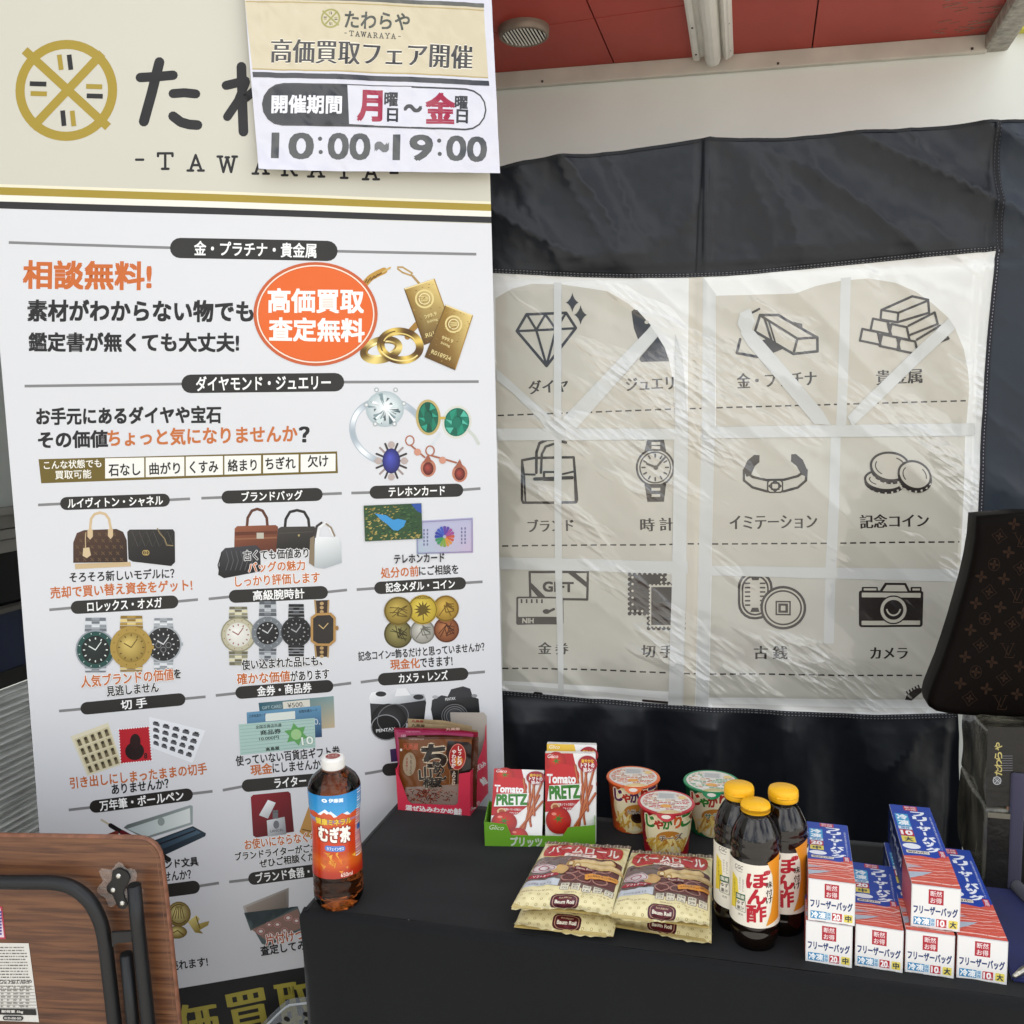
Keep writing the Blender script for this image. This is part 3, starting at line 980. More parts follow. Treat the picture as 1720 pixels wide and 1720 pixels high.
def inq(p, s, t):
    x = (p[0][0] * (1 - s) + p[1][0] * s) * (1 - t) + (p[3][0] * (1 - s) + p[2][0] * s) * t
    y = (p[0][1] * (1 - s) + p[1][1] * s) * (1 - t) + (p[3][1] * (1 - s) + p[2][1] * s) * t
    return (x, y)
def sub(p, s0, t0, s1, t1): return [inq(p, s0, t0), inq(p, s1, t0), inq(p, s1, t1), inq(p, s0, t1)]
p_ = [(118.6, 1237), (181.6, 1214), (205, 1284), (147, 1303)]
quad(p_, 'd9d2b8')
for i in range(5):
    for j in range(4):
        q = sub(p_, .06 + i * .185, .09 + j * .222, .06 + i * .185 + .165, .09 + j * .222 + .2)
        quad(q, 'c9bf9c')
        quad(sub(q, .25, .2, .8, .95), '6d6249')
        a.ell(*inq(q, .52, .35), 2.4, 3, '3c362a', 8)
p_ = [(250, 1204.7), (344.6, 1228), (323, 1282), (253, 1256)]
quad(p_, 'e4e6ea')
for i in range(5):
    for j in range(4):
        q = sub(p_, .05 + i * .185, .1 + j * .21, .05 + i * .185 + .155, .1 + j * .21 + .15)
        quad(sub(q, .1, .25, .9, .9), '5b5d62')
        quad(sub(q, .25, 0, .75, .4), '2b2c30')
p_ = [(199, 1225.5), (250, 1221), (255, 1277.6), (203, 1282.5)]
quad(p_, 'b3202c')
for s in [i / 12 for i in range(13)]:
    for q in (inq(p_, s, 0), inq(p_, s, 1), inq(p_, 0, s), inq(p_, 1, s)): a.ell(*q, 1.3, 1.3, 'ecebee', 6)
a.ell(226, 1262, 16, 15, '241516', 18)
a.ell(227, 1246, 9, 13, '2a1718', 16)
T('8', 242, 1270, 247, 1269.6, 9, '241516')
T('引き出しにしまったままの切手', 118, 1315, 347, 1291, 18.5, O)
T('ありませんか？', 188, 1325.5, 283, 1315.5, 16)
pill(151, 1355, 324, 1333.5, 21, '万年筆・ボールペン', 168, 308, 17, (116, 1359.5), (357, 1329.5))
a.gpoly([(208, 1389), (214, 1384), (320, 1352), (324, 1354), (324, 1384), (245, 1408)], '59615f', '9aa5a4', 20)
a.gpoly([(214, 1391), (319, 1357), (320, 1381), (245, 1404)], 'aab7b8', 'dce2df', 10)
a.ell(271, 1379, 6, 7, '8d9694', 12)
a.gpoly([(248, 1414), (324, 1387), (346, 1399), (345, 1404), (278, 1434), (262, 1428)], '0f171e', '2c3b47', 30)
a.gpoly([(252, 1414), (323, 1389.5), (338, 1398), (272, 1425)], '1c2b38', '4a6274', 20)
a.line([(266, 1417), (328, 1394)], 2.4, '1b1b20')
a.line([(171, 1376), (186, 1385)], 3.4, 'b9ae96')
a.line([(186, 1385), (206, 1397)], 7.5, '191617')
a.line([(206, 1397), (268, 1431)], 9, '5a1620')
a.line([(166, 1410), (196, 1398)], 8, '6a2a20')
a.line([(268, 1431), (284, 1442)], 8, '191617')
T('ブランド文具', 249, 1452.5, 333, 1444.5, 15)
T('せんか？', 275, 1470.5, 321, 1466.5, 15)
pill(165, 1508, 336, 1487, 22, None, 0, 0, 0, None, (368, 1482))
a.ball(301, 1533, 20, 21, 'efe09a', '6a5318', 18, -.2, -.3)
a.ring(301, 1533, 15, 16, 1.6, '5a4614', 18, 0, 40, 300)
for k in range(5): a.line([(290 + k * 5, 1540), (297 + k * 2, 1520)], 1.4, '6b571b')
a.ball(298, 1563, 17, 11, 'e6d688', '6a5318', 14, -.2, -.3)
a.line([(288, 1566), (299, 1560), (309, 1568)], 1.6, '5a4614')
a.gpoly([(316, 1546), (330, 1535), (336, 1541), (331, 1550), (352, 1545), (350, 1552), (336, 1560), (342, 1566), (328, 1564)], 'e0d084', '7a6522', 60)
a.line([(330, 1538), (336, 1556)], 2, '6f5a1c')
T('売れます!', 286, 1620, 349, 1612.5, 16)
# ---- column two
pill(372, 835.5, 542, 830, 22, 'ブランドバッグ', 406, 508, 16, (338, 837), (574, 828.5))
for x0, x1, yt, yb, c in ((414, 450, 856, 893, '5a3324'), (478, 520, 858, 892, '262322')):
    a.line([(x0, yb), (x0 + 2, yt + 14), (x0 + 9, yt + 2), ((x0 + x1) / 2, yt - 1), (x1 - 9, yt + 2), (x1 - 2, yt + 14), (x1, yb)], 4.6, c)
a.gpoly([(393, 928), (394, 888), (398, 884), (463, 882), (467, 885), (464, 928)], '8e5338', '54291a', 75)
a.poly([(394, 900), (466, 897), (466, 892), (394, 894)], '5f3020')
a.line([(395, 906), (464, 903)], 3, '8a5a40')
a.rect(431, 895, 443, 905, 'b9b4a4')
a.gpoly([(464, 922), (467, 888), (472, 885), (528, 884), (531, 890), (527, 924)], '423e3a', '1a1917', 80)
a.line([(468, 896), (526, 893)], 1.2, '4a4743')
a.poly([(500, 898), (504, 898), (502, 902)], 'b7a66c')
a.line([(533, 906), (536, 886), (545, 878), (552, 882), (562, 902)], 4.5, 'e6e7e6')
a.line([(528, 904), (532, 884), (540, 878)], 4, '3b3634')
a.line([(548, 880), (556, 886), (562, 900)], 3, '8b7d68')
a.poly([(519, 946), (521, 904), (528, 900), (528, 952)], '857660')
a.gpoly([(528, 953), (529, 904), (534, 901), (568, 902), (572, 910), (574, 945), (545, 955)], 'e9ecec', 'a9b0b2', 70)
a.gpoly([(366, 966), (371, 928), (378, 921), (430, 916), (437, 922), (438, 960), (376, 972)], '3e3e42', '151517', 80)
for k in range(7): a.line([(380 + k * 8, 926), (384 + k * 8, 942), (379 + k * 8, 958)], 1.2, '55565a')
a.line([(372, 930), (366, 950), (370, 966), (380, 970)], 1.8, '1a1a1c')
T('古くても価値あり', 409, 933.5, 518, 928.5, 16.5, out=True)
T('バッグの魅力', 417, 954, 512, 949, 17, O, out=True)
T('しっかり評価します', 395, 977.5, 537, 969.5, 18, O, out=True)
pill(384, 1003, 551, 995, 22, '高級腕時計', 425, 511, 16.5, (350, 1007), (583, 991))
watch(400, 1067, 27, ('8d8a70', 'd8d2b0', '6b6752'), 'b9b49a', ('f0efe8', 'd2d0c6'), '8c4a3c', top=32, bot=36)
watch(449.5, 1064, 25, ('70767c', 'b5babd', '565b60'), '6f757a', ('2a2c2f', '131416'), 'c9c9c9', top=40, bot=34)
watch(497.6, 1062, 23, BK, '1b1c1e', ('2b2d30', '131416'), 'a9a9a9', top=34, bot=28)
for y0, y1 in ((1009, 1032), (1084, 1104)):
    a.poly([(528, y0), (553, y0 - 1), (552, y1), (530, y1)], '3a2a20')
    a.line([(529, y0), (531, y1)], 3, 'a8895a')
    a.line([(552, y0), (551, y1)], 3, 'a8895a')
    for k in range(3): a.ell(540.5, y0 + 5 + k * 7, 3.5, 3, 'b39566', 8)
a.poly([(531, 1030), (556, 1029), (564, 1037), (564, 1077), (555, 1085), (532, 1085), (522, 1078), (522, 1037)], 'b0884f')
a.poly([(533, 1034), (554, 1033), (560, 1039), (560, 1075), (553, 1081), (534, 1081), (526, 1076), (526, 1039)], '2f2a27')
a.line([(543, 1056), (536, 1050)], 1.4, 'cfb27a')
a.line([(543, 1056), (551, 1047)], 1.4, 'cfb27a')
a.ell(566, 1055, 3, 4, '9b7540', 8)
T('使い込まれた品にも、', 406, 1118, 541, 1109.5, 17, out=True)
T('確かな価値', 398, 1142, 487, 1136.5, 18.5, O, out=True)
T('があります', 488, 1137, 553, 1131.5, 17, out=True)
pill(395, 1165.5, 560, 1152.5, 21, '金券・商品券', 432, 523, 16.5, (362, 1169.5), (590, 1148))
p1_ = [(434, 1182), (560.6, 1170), (562.6, 1223), (440, 1235)]
a.add([p1_], lambda x, y: (40, 88, 104) if x < 500 else (120, 150, 150) if y < 1200 else (190, 172, 140))
quad(sub(p1_, .32, .04, .68, .3), 'd5d2c6')
T('¥500.', *inq(p1_, .38, .17), *inq(p1_, .6, .165), 8, '3a3a38', .005)
T('GIFT CARD', *inq(p1_, .04, .17), *inq(p1_, .3, .165), 5, '9fb4b8', .01)
p2_ = [(414, 1198), (539, 1186), (541, 1239), (416, 1250)]
a.add([p2_], lambda x, y: (96, 146, 178) if y < 1210 else (36, 66, 100))
a.add([sub(p2_, .25, .1, .65, .35)], lambda x, y: (215, 222, 214))
T('三井住友カード', *inq(p2_, .03, .13), *inq(p2_, .26, .13), 5, '1c2430', .01)
T('全国共通カード', *inq(p2_, .7, .13), *inq(p2_, .95, .13), 5, '1c2430', .01)
T('0.', *inq(p2_, .9, .5), *inq(p2_, .98, .5), 10, 'c9d2d6', .0)
p3_ = [(400.7, 1218), (528.6, 1207), (530, 1256.5), (403.6, 1269.5)]
quad(p3_, 'a9c6bd')
for j in range(9):
    a.line([inq(p3_, .01, .06 + j * .11), inq(p3_, .99, .06 + j * .11)], .7, '86aaa0', cap=False)
T('全国百貨店共通', *inq(p3_, .22, .14), *inq(p3_, .56, .14), 6, '2a3c38', .01)
T('商品券', *inq(p3_, .28, .34), *inq(p3_, .55, .34), 8, '20302c', .02)
T('10.000円', *inq(p3_, .26, .54), *inq(p3_, .52, .54), 6, '20302c', .01)
T('高島屋', *inq(p3_, .34, .9), *inq(p3_, .52, .9), 6, '20302c', .02)
sc_ = inq(p3_, .75, .5)
st_ = []
for k in range(12):
    r = 21 if k % 2 == 0 else 12
    st_.append((sc_[0] + r * math.cos(k * .5236 + .3), sc_[1] + r * .95 * math.sin(k * .5236 + .3)))
a.poly(st_, '5f9f5a')
a.ell(*sc_, 9, 9, '9cc489', 12)
T('10', *inq(p3_, .82, .75), *inq(p3_, .97, .74), 13, 'e4ece4', .02, out=True, oc='5d8a6c')
T('使っていない百貨店ギフト券', 396, 1279.5, 571, 1262, 17)
T('現金', 421, 1295, 457, 1291.5, 17.5, O)
T('にしませんか？', 458, 1291.5, 545, 1284, 16)
pill(406, 1321.5, 575, 1307, 21, 'ライター', 461, 514, 16, (374, 1328), (597, 1302))
a.gpoly([(421, 1340), (425, 1336), (484, 1330.6), (488, 1334), (494, 1398), (430, 1407.6), (425, 1404)], '861a28', '4f0c15', 50)
a.gpoly([(448, 1379), (478, 1373), (481, 1402), (450, 1406)], 'd6d8da', '7d8084', 40)
a.gpoly([(435, 1370), (450, 1344.5), (463, 1349.5), (450, 1376)], 'f2f3f3', 'b4b7ba', 60)
a.rect(458, 1362, 467, 1376, '6a6c70')
for k in range(3): a.ell(460 + k * 3, 1365, .9, .9, '2a2a2c', 6)
a.ell(464, 1386, 5, 7, '6d6f74', 12)
T('LANCEL', 454, 1397, 476, 1394.5, 4, '4a4c50', .01)
a.poly([(503, 1398), (520, 1352), (527, 1356), (527, 1408), (512, 1406)], 'b88a4a')
a.line([(508, 1394), (526, 1398)], 2, '6b4a20')
T('お使いにならなくなった', 411, 1419, 560, 1401.5, 17, O, out=True)
T('ブランドライターがござい', 395, 1438.5, 545, 1422.5, 13.5, out=True)
T('ぜひご相談ください', 436, 1451, 556, 1435, 14, out=True)
pill(417, 1476.5, 585, 1455.5, 21, 'ブランド食器・バカラ', 430, 565, 16.5, (385, 1480.5))
a.gpoly([(408, 1521), (485, 1491), (485, 1523), (421, 1562)], 'b4aea8', '6e6862', 45)
a.gpoly([(413, 1523), (481, 1496), (481, 1521), (423, 1554)], '9c9086', '6f655c', 45)
a.poly([(410, 1532), (421, 1562), (500, 1522), (514, 1560), (450, 1588), (440, 1584)], '4f5c5e')
a.poly([(423, 1560), (500, 1526), (510, 1556), (452, 1582)], '8a6d62')
for x, y, r in ((438, 1563, 8), (452, 1552, 6), (466, 1552, 7), (484, 1541, 8), (498, 1546, 7), (455, 1569, 7), (478, 1562, 7)):
    a.ball(x, y, r, r * .8, 'e8e2dc', '9a6258', 12)
    a.ring(x, y, r * .6, r * .45, 1.2, '7a2a2a', 10)
T('片付けついでに', 446, 1578, 560, 1561, 18, 'b35d3c', out=True)
T('査定してみませんか', 438, 1596, 575, 1577, 16)
# ---- column three
pill(620.6, 827, 778, 823, 22, 'テレホンカード', 652.7, 747, 15, (590, 828), (807, 820.5))
p_ = [(698, 875), (794.5, 869), (795, 929), (699.5, 931.5)]
a.add([p_], lambda x, y: (176, 178, 204) if y < 900 else (190, 172, 196) if x > 750 else (166, 186, 196))
for k in range(16):
    an = k / 16 * 6.283
    q = inq(p_, .5, .5)
    c = ('2b3f9a', '3a56b0', '5b3f9a', '9a4a8a', 'c0563e', 'c98a3a', '7a9a3a', '3a8a5a')[(k // 2 + 4) % 8]
    a.add([[(q[0] + 3 * math.cos(an - .3), q[1] + 3 * math.sin(an - .3)), (q[0] + 16 * math.cos(an - .16), q[1] + 17 * math.sin(an - .16)), (q[0] + 17 * math.cos(an), q[1] + 18 * math.sin(an)), (q[0] + 16 * math.cos(an + .16), q[1] + 17 * math.sin(an + .16)), (q[0] + 3 * math.cos(an + .3), q[1] + 3 * math.sin(an + .3))]], c)
for s_ in (.14, .2, .8, .86):
    q = inq(p_, s_, .5)
    for j in range(5): a.rect(q[0] - 1.3, q[1] - 14 + j * 6, q[0] + 1.3, q[1] - 10 + j * 6, '6d6f90')
a.line([inq(p_, .02, .04), inq(p_, .98, .04), inq(p_, .98, .96), inq(p_, .02, .96)], 1.2, '8a7fa8', closed=True)
p_ = [(610.5, 849), (707.5, 845), (709.4, 904.4), (613, 909)]
quad(p_, '2c4a2c')
random.seed(12)
zc = a.sh[-1][2]
for _ in range(220):
    s_, t_ = random.uniform(.02, .96), random.uniform(.02, .96)
    x, y = inq(p_, s_, t_)
    dry = s_ + t_ * .6 < .75 or t_ > .8
    a.poly([(x - random.uniform(1, 4), y + 1), (x + random.uniform(1, 4), y - random.uniform(0, 2)), (x + 1, y + random.uniform(1, 3))], random.choice(('a08c4a', '8a7a3c', 'b8a55e', '4e6a34')) if dry else random.choice(('1f3f26', '355a34', '44683a', '183420')), zc + 1 + .01 * _)
a.poly([(629, 862), (648, 865), (660, 873), (668, 871), (682, 874), (678, 884), (668, 891), (660, 890), (650, 880), (640, 873)], '3b8fc8')
a.poly([(690, 846), (707, 845.5), (708, 862), (700, 858)], '2c4f9c')
T('テレホンカード', 662, 939, 746, 936, 14.5)
T('処分の前', 640, 962.5, 703, 959, 17.5, O)
T('にご相談を', 704, 959, 770, 956, 16)
pill(628.6, 988, 783, 979.5, 21, '記念メダル・コイン', 648, 764, 15.5, (599, 990.5), (811, 977.5))
def coin(cx, cy, r, c0, c1, ln, kind):
    a.ball(cx, cy, r, r, c0, c1, 28, -.2, -.3)
    a.ring(cx, cy, r * .92, r * .92, 1.2, ln, 28)
    random.seed(int(cx + cy))
    if kind == 'leaf':
        L = []
        for k in range(11):
            an = -1.571 + (k - 5) * .5
            L += [(cx + r * .62 * math.cos(an), cy + r * .6 * math.sin(an)), (cx + r * .3 * math.cos(an + .25), cy + r * .3 * math.sin(an + .25))]
        a.poly(L, ln)
        a.line([(cx, cy), (cx + 1, cy + r * .7)], 1.6, ln)
        T('CANADA', cx - r * .55, cy - r * .78, cx + r * .55, cy - r * .8, 3.2, ln, .01)
    else:
        for k in range(6):
            an = random.uniform(0, 3)
            a.line([(cx - r * .6 * math.cos(an), cy + r * random.uniform(-.6, .6)), (cx, cy + r * random.uniform(-.5, .5)), (cx + r * .6, cy + r * random.uniform(-.4, .4))], 1.3, ln)
coin(669, 1065, 24, 'a39a5e', '544c22', '3a3416', 'x')
coin(710, 1061, 21, 'cfcdc2', '85837a', '67655c', 'x')
coin(750, 1058, 21.5, 'b5764a', '6a3518', '4d240f', 'x')
coin(749, 1022, 22, 'd2ae4c', '8a6a1c', '6a4e10', 'x')
coin(710, 1024, 25, 'e2cc58', 'ac9020', '5f4d10', 'leaf')
coin(669, 1026, 24, 'c0a850', '7a6520', '5a4814', 'x')
T('記念コイン=飾るだけと思っていませんか？', 602, 1103, 814, 1086.5, 15.5)
T('現金化', 656, 1117, 705, 1113.5, 17, O)
T('できます!', 706, 1113.5, 760, 1110, 16)
pill(635, 1142, 787, 1131.5, 21, 'カメラ・レンズ', 670, 752, 15.5, (606, 1146.5), (815, 1129))
a.gpoly([(621, 1172), (640, 1166), (712, 1167), (716, 1180), (712, 1215), (624, 1216)], '3c3d42', '131416', 70)
a.gpoly([(620, 1172), (624, 1164), (645, 1160), (655, 1166), (664, 1156), (684, 1156), (690, 1166), (712, 1166), (716, 1176), (660, 1184), (622, 1182)], 'f0f1f2', '9a9ea3', 60)
a.poly([(663, 1170), (667, 1157), (682, 1156), (690, 1168)], 'e6e7e8')
a.ell(640, 1166, 9, 4.5, '2c2d30', 14)
a.ell(703, 1171, 9, 4.5, '2c2d30', 14)
T('PENTAX', 650, 1187, 681, 1184, 5, '3c3d40', .01)
a.ball(653, 1212, 30, 30, '3a3b3f', '121214')
a.ell(648, 1222, 25, 22, '0d0d0f', 24)
a.ring(648, 1222, 24, 21, 1.6, '8a8b8e', 28)
a.ring(660, 1206, 27, 22, 1.4, '6a6b6e', 28, -.5)
T('PENTAX', 632, 1228, 664, 1224, 5, 'c9c9ca', .02)
a.gpoly([(724, 1192), (726, 1176), (742, 1168), (752, 1170), (758, 1158), (778, 1153), (790, 1157), (794, 1170), (804, 1174), (806, 1196), (800, 1206), (728, 1212)], '3a3c40', '0f1011', 70)
a.poly([(752, 1172), (759, 1159), (777, 1155), (789, 1159), (792, 1171)], '34353a')
T('PENTAX', 748, 1175, 765, 1173, 4.5, 'e2e2e2', .01)
a.ell(731, 1171, 5, 3, 'a9aaac', 10)
a.ell(797, 1169, 5, 3, '8a8b8d', 10)
a.ball(764, 1203, 24, 24, '4a4b4f', '131315')
for r in (22, 18, 14): a.ring(764, 1203, r, r * .9, 1, '77787a', 24)
a.poly([(655, 1259), (672, 1256), (674, 1278), (657, 1280)], '3b2352')
pill(642, 1294, 780, 1280, 21, None, 0, 0, 0, (613, 1300))
# ---- black foot of the banner with large gold characters
zf = bxf(518, 1621)[1], bxf(296, 1659.8)[1]
a.xf = lambda x, y: (x, y)
zb_ = (zf[0] + zf[1]) / 2
a.add([[(uL, 0.11), (uR, 0.11), (uR, zb_), (uL, zb_)]], '1a191b')
a.xf = bxf
def minc(s, x0, y0, x1, y1, h, c, hv): a.text(s, x0, y0, x1, y1, h, c, 0.0, heavy=hv)
minc('高', 205, 1747, 272, 1736, 80, 'a5993f', 2.6)
minc('価', 300, 1727, 366, 1715, 80, 'a5993f', 2.6)
minc('買', 384, 1711, 453, 1697, 84, 'a5993f', 2.6)
minc('取', 468, 1695, 534, 1684, 84, 'a5993f', 2.6)
minc('中', 560, 1678, 626, 1665, 84, 'a5993f', 2.6)
bmat_ = mat('banner_print', None, 0.42, spec=0.45, bump=0.035, bscale=9, bdist=0.004, rvar=0.06)
build('printed_sheet', a, BS, bmat_, ban, 0.00010)
# back of the sheet, top rail, pole and floor case
b_ = Art()
b_.add([[(uL, 0.11), (uR, 0.11), (uR, ZT), (uL, ZT)]], 'd5d5d5')
BSb = Surf(lambda u, v: bpos(u, v) - BN * 0.0009, BS.nrm, 0.06, 0.06)
build('sheet_back', b_, BSb, mat('sheet_back', None, 0.7), ban)
al = mat('aluminium', 'b9bcc0', 0.35, 0.8)
b_ = bmesh.new()
abox(b_, (0, 0.006, ZT + 0.008), (uR - uL, 0.018, 0.03), 0.004)
bobj('top_rail', b_, al, ban)
b_ = bmesh.new()
tube(b_, [(0, 0.035, 0.05), (0, 0.035, 1.0), (0, 0.02, ZT)], 0.007)
bobj('pole', b_, al, ban)
b_ = bmesh.new()
abox(b_, (0, 0.02, 0.055), (uR - uL + 0.03, 0.09, 0.11), 0.015)
bobj('base_case', b_, al, ban)

# ================================================================== NOTICE SHEET pinned over the banner
NP = B0 + BN * 0.016
def nxf(x, y):
    P = onplane(x, y, NP, BN)
    return ((P - NP).dot(BD), P.z)
u0_, u1_, v0_, v1_ = nxf(435, 287)[0], nxf(838, 292)[0], nxf(435, 287)[1], nxf(411, 0)[1]
def npos(u, v):
    s, t = (u - u0_) / (u1_ - u0_), (v - v0_) / (v1_ - v0_)
    d = 0.006 * math.sin(3.1 * s) + 0.004 * s + 0.0028 * fbm(u * 9, v * 9, 3) + 0.016 * max(0, 1 - (s * 3.0 + t * 4.5)) ** 2
    d += 0.0014 * fbm(u * 32, v * 26, 7)
    d += 0.010 * max(0, s - .75) * 2 * max(0, .6 - t)
    return NP + BD * u + Vector((0, 0, v)) + BN * d
NS = Surf(npos, numnrm(npos, BN, .0015), 0.012, 0.012)
no = thing('laminated_notice', 'laminated paper notice with opening hours fixed over the top of the white banner', 'notice', tuple(NP + BD * ((u0_ + u1_) / 2) + Vector((0, 0, v0_))), R_(-13.5))
a = Art(nxf)
a.poly([(404, -70), (411, 0), (423, 150), (435, 287.5), (838.5, 292.5), (832, 150), (825, 0), (822, -62)], 'd3d3dd')
a.poly([(408, -63), (820, -55), (821, -14), (411, -20)], 'cdc2a6')
a.poly([(411, 0), (811, 8), (819, 131), (424, 116)], 'cdc2a6')
a.poly([(413, -9), (812, 8), (812, 15), (413, -2)], '62625c')
a.line([(413, 2), (812, 19.5)], 1.8, 'b39f6c', cap=False)
a.line([(424, 116), (819, 132)], 2.2, 'b3a06e', cap=False)
a.poly([(424, 121), (820, 137.5), (821, 146), (425, 130)], '3a3b40')
emblem(a, 555, 33.6, .19, '9c9a58', '44443a')
a.text('たわらや', 579, 35.5, 687, 40, 28, '4d5048', 0.02)
slab_word(a, '-TAWARAYA-', 580, 58.5, 670, 64.5, 7.4, 8, 1.3, '4a4a44')
a.text('高価買取フェア開催', 456, 85.5, 792, 99, 40, '3e3c3c', 0.006, heavy=1.1, out=True, oc='efe9d8', ow=.03)
a.pill(440, 175, 816, 187, 71, '3a3a3c')
a.pill(442.5, 175, 813.5, 187, 65, 'd3d3dd')
a.pill(442.5, 175, 660, 182, 65, '333438')
a.poly([(583, 146), (690, 149), (690, 216), (586, 211)], 'd3d3dd')
a.text('開催期間', 457, 175.5, 573, 178.5, 29, 'e9e9f0', 0.03)
a.text('月', 601, 180, 640, 181, 49, '9c2340', 0.05)
a.text('曜', 645.5, 169, 667, 169.8, 22, '26262a', 0.03)
a.text('日', 650, 195.5, 667, 196, 22, '26262a', 0.03)
a.text('〜', 678, 184, 707, 185, 11, '3a3a3c', 0.04)
a.text('金', 715, 184, 762, 185, 49, '9c2340', 0.05)
a.text('曜', 763.5, 174, 784, 174.6, 21, '2a2a2e', 0.03)
a.text('日', 766, 197.5, 784, 198, 22, '2a2a2e', 0.03)
DG = '4b4d4e'
a.text('10', 458, 245, 525, 247, 42, DG, 0.026)
for x, y in ((537.5, 234.5), (538.5, 257), (736.5, 238.5), (737.5, 260.5)): a.ell(x, y, 3.6, 3.6, DG, 12)
a.text('00', 552, 247, 620, 249, 42, DG, 0.026)
a.text('~', 630, 248.5, 651, 249.2, 12, '6a6c6e', 0.05)
a.text('19', 661, 249.5, 724, 250.8, 41, DG, 0.026)
a.text('00', 750, 251, 815, 252.8, 40, DG, 0.026)
build('notice_sheet', a, NS, mat('laminate', None, 0.22, spec=0.5, coat=0.25, bump=0.10, bscale=26, bdist=0.004), no, 0.00010)
# ================================================================== BLACK FABRIC SHEET WITH A PRINTED WINDOW PANEL
CA = R_(8.1)
CD = Vector((math.cos(CA), -math.sin(CA), 0))
CN = Vector((CD.y, -CD.x, 0))
_r = ray(845, 1250)
C0 = EYE + _r * (1.80 / _r.y)
C0.z = 0
def cxf(x, y):
    P = onplane(x, y, C0, CN)
    return ((P - C0).dot(CD), P.z)
_q = [cxf(x, y) for x, y in ((1181, 236), (1170, 460), (1150, 1180), (1670, 210), (1672, 425), (1610, 1200))]
_wt, _wb = cxf(1000, 464)[1], cxf(1000, 1176)[1]
def ridge(x, y, z): return 1 - abs(noise.noise(Vector((x, y, z)))) * 2.2
def cw(u, v):
    d = 0.015 * fbm(u * 2.1, v * 1.7, 1.5, 3)
    top = max(0.0, min(1.0, (v - _wt + 0.01) / 0.05))
    low = max(0.0, min(1.0, (_wb - v) / 0.05))
    win = 1 - max(top, low)
    # hanging folds: slanting creases in the upper band, upright gathers in the lower one
    if top > 0:
        s = u * 0.62 + v * 0.9
        d += top * (0.019 * max(0, ridge(s * 5.5, (v - u * .5) * 1.6, 4)) ** 2 + 0.006 * max(0, ridge(u * 8, v * 5 + u * 3, 9)) ** 2.5 + 0.0025 * fbm(u * 16, v * 16, 2))
        d += top * 0.004 * math.sin(u * 21 + v * 3) * max(0, min(1, (v - _wt) / .2))
    if low > 0:
        k = min(1, (_wb - v) / .12)
        d += low * (0.013 * math.sin(u * 34 + 2.2 * noise.noise(Vector((u * 4, v * 1.5, 3)))) * (0.35 + .65 * k) + 0.010 * max(0, ridge(u * 7, v * 2.5, 5)) ** 2 + 0.0015 * fbm(u * 22, v * 10, 2))
    if win > 0:
        s = (u + v * 1.25)                       # diagonal drag lines in the vinyl
        t = (u - v * .8)
        d += win * (0.0026 * max(0, ridge(s * 4.2, t * 1.1, 11)) ** 3 + 0.0007 * max(0, ridge(s * 9, t * 2.2, 17)) ** 3 + 0.0006 * fbm(u * 14, v * 14, 4))
    # sewn seams pull the cloth in
    su = _q[0][0] + (_q[2][0] - _q[0][0]) * (v - _q[0][1]) / (_q[2][1] - _q[0][1])
    x = (u - su) / 0.008
    d += (0.006 * math.exp(-((x - 1.2) ** 2)) - 0.005 * math.exp(-((x + 0.4) ** 2))) * (top + .25 * win)
    for e in (_wt, _wb):
        y = (v - e) / 0.010
        d -= 0.004 * math.exp(-y * y)
    su = _q[3][0] + (_q[5][0] - _q[3][0]) * (v - _q[3][1]) / (_q[5][1] - _q[3][1])
    x = (u - su) / 0.010
    d += -0.007 * math.exp(-x * x) + 0.010 * (1 / (1 + math.exp(-x * 0.4))) + max(0, min(.14, u - su - .012)) * 0.16
    return d
def cpos(u, v): return C0 + CD * u + Vector((0, 0, v)) + CN * cw(u, v)
CS = Surf(cpos, numnrm(cpos, CN, .003), 0.011, 0.011)
sh = thing('fabric_sheet', 'black nylon sheet with a wrinkled translucent window printed with icons of valuables', 'fabric sheet', tuple(C0 + CD * .45), -CA)
a = Art(cxf)
TOPE = [(760, 292), (815, 284), (841, 280), (880, 271), (1008, 256), (1100, 245), (1181, 235.5), (1240, 237), (1301, 235.5), (1448, 224), (1560, 214), (1668, 206.7)]
FB = '0e1219'
zk = cxf(845, 1500)[1]
RS = [(1668, 206.7), (1678, 425), (1670, 507), (1661, 623), (1652, 769), (1644, 914), (1636, 1000), (1626, 1100), (1612, 1200), (1622, 1500)]
a.poly(TOPE + RS[1:] + [(760, 1500)], FB)
a.poly([(1668, 206.7), (1720, 209), (1900, 222), (1900, 1250), (1612, 1200)] + list(reversed(RS[1:8])), '1f2731')  # same nylon past the seam; its paler colour has the reflection painted in
build('fabric', a, CS, mat('nylon', None, 0.40, spec=0.5, bump=0.14, bscale=24, bdist=0.004, sheen=0.05), sh)
# turned hems and stitching
h = Art(cxf)
h.line([(815, 287), (841, 283.5), (880, 274.5), (1008, 259.5), (1100, 248.5), (1181, 239), (1240, 240), (1301, 238.5), (1448, 227), (1560, 217), (1668, 210), (1720, 212), (1800, 216)], 5, '15171b', cap=False)
h.line([(1668, 208), (1674, 320), (1679, 425)], 9, '14151a', cap=False)
h.line([(1180, 238), (1174, 350), (1169, 462)], 2.2, '101114', cap=False)
WTP = [(826, 454.5), (900, 457), (977, 461), (1060, 463), (1155, 462.5), (1220, 460), (1270, 456), (1350, 448), (1450, 438), (1560, 427), (1676, 417)]
WBP = [(840, 1164), (977, 1177.5), (1134, 1186.6), (1270, 1194), (1467, 1204), (1610, 1204)]
WRP = [(1676, 420), (1669, 507), (1660, 623), (1651, 769), (1643, 914), (1635, 1000), (1625, 1100), (1611, 1200)]
for L in (WTP, WBP): h.line(L, 8, '121317', cap=False)
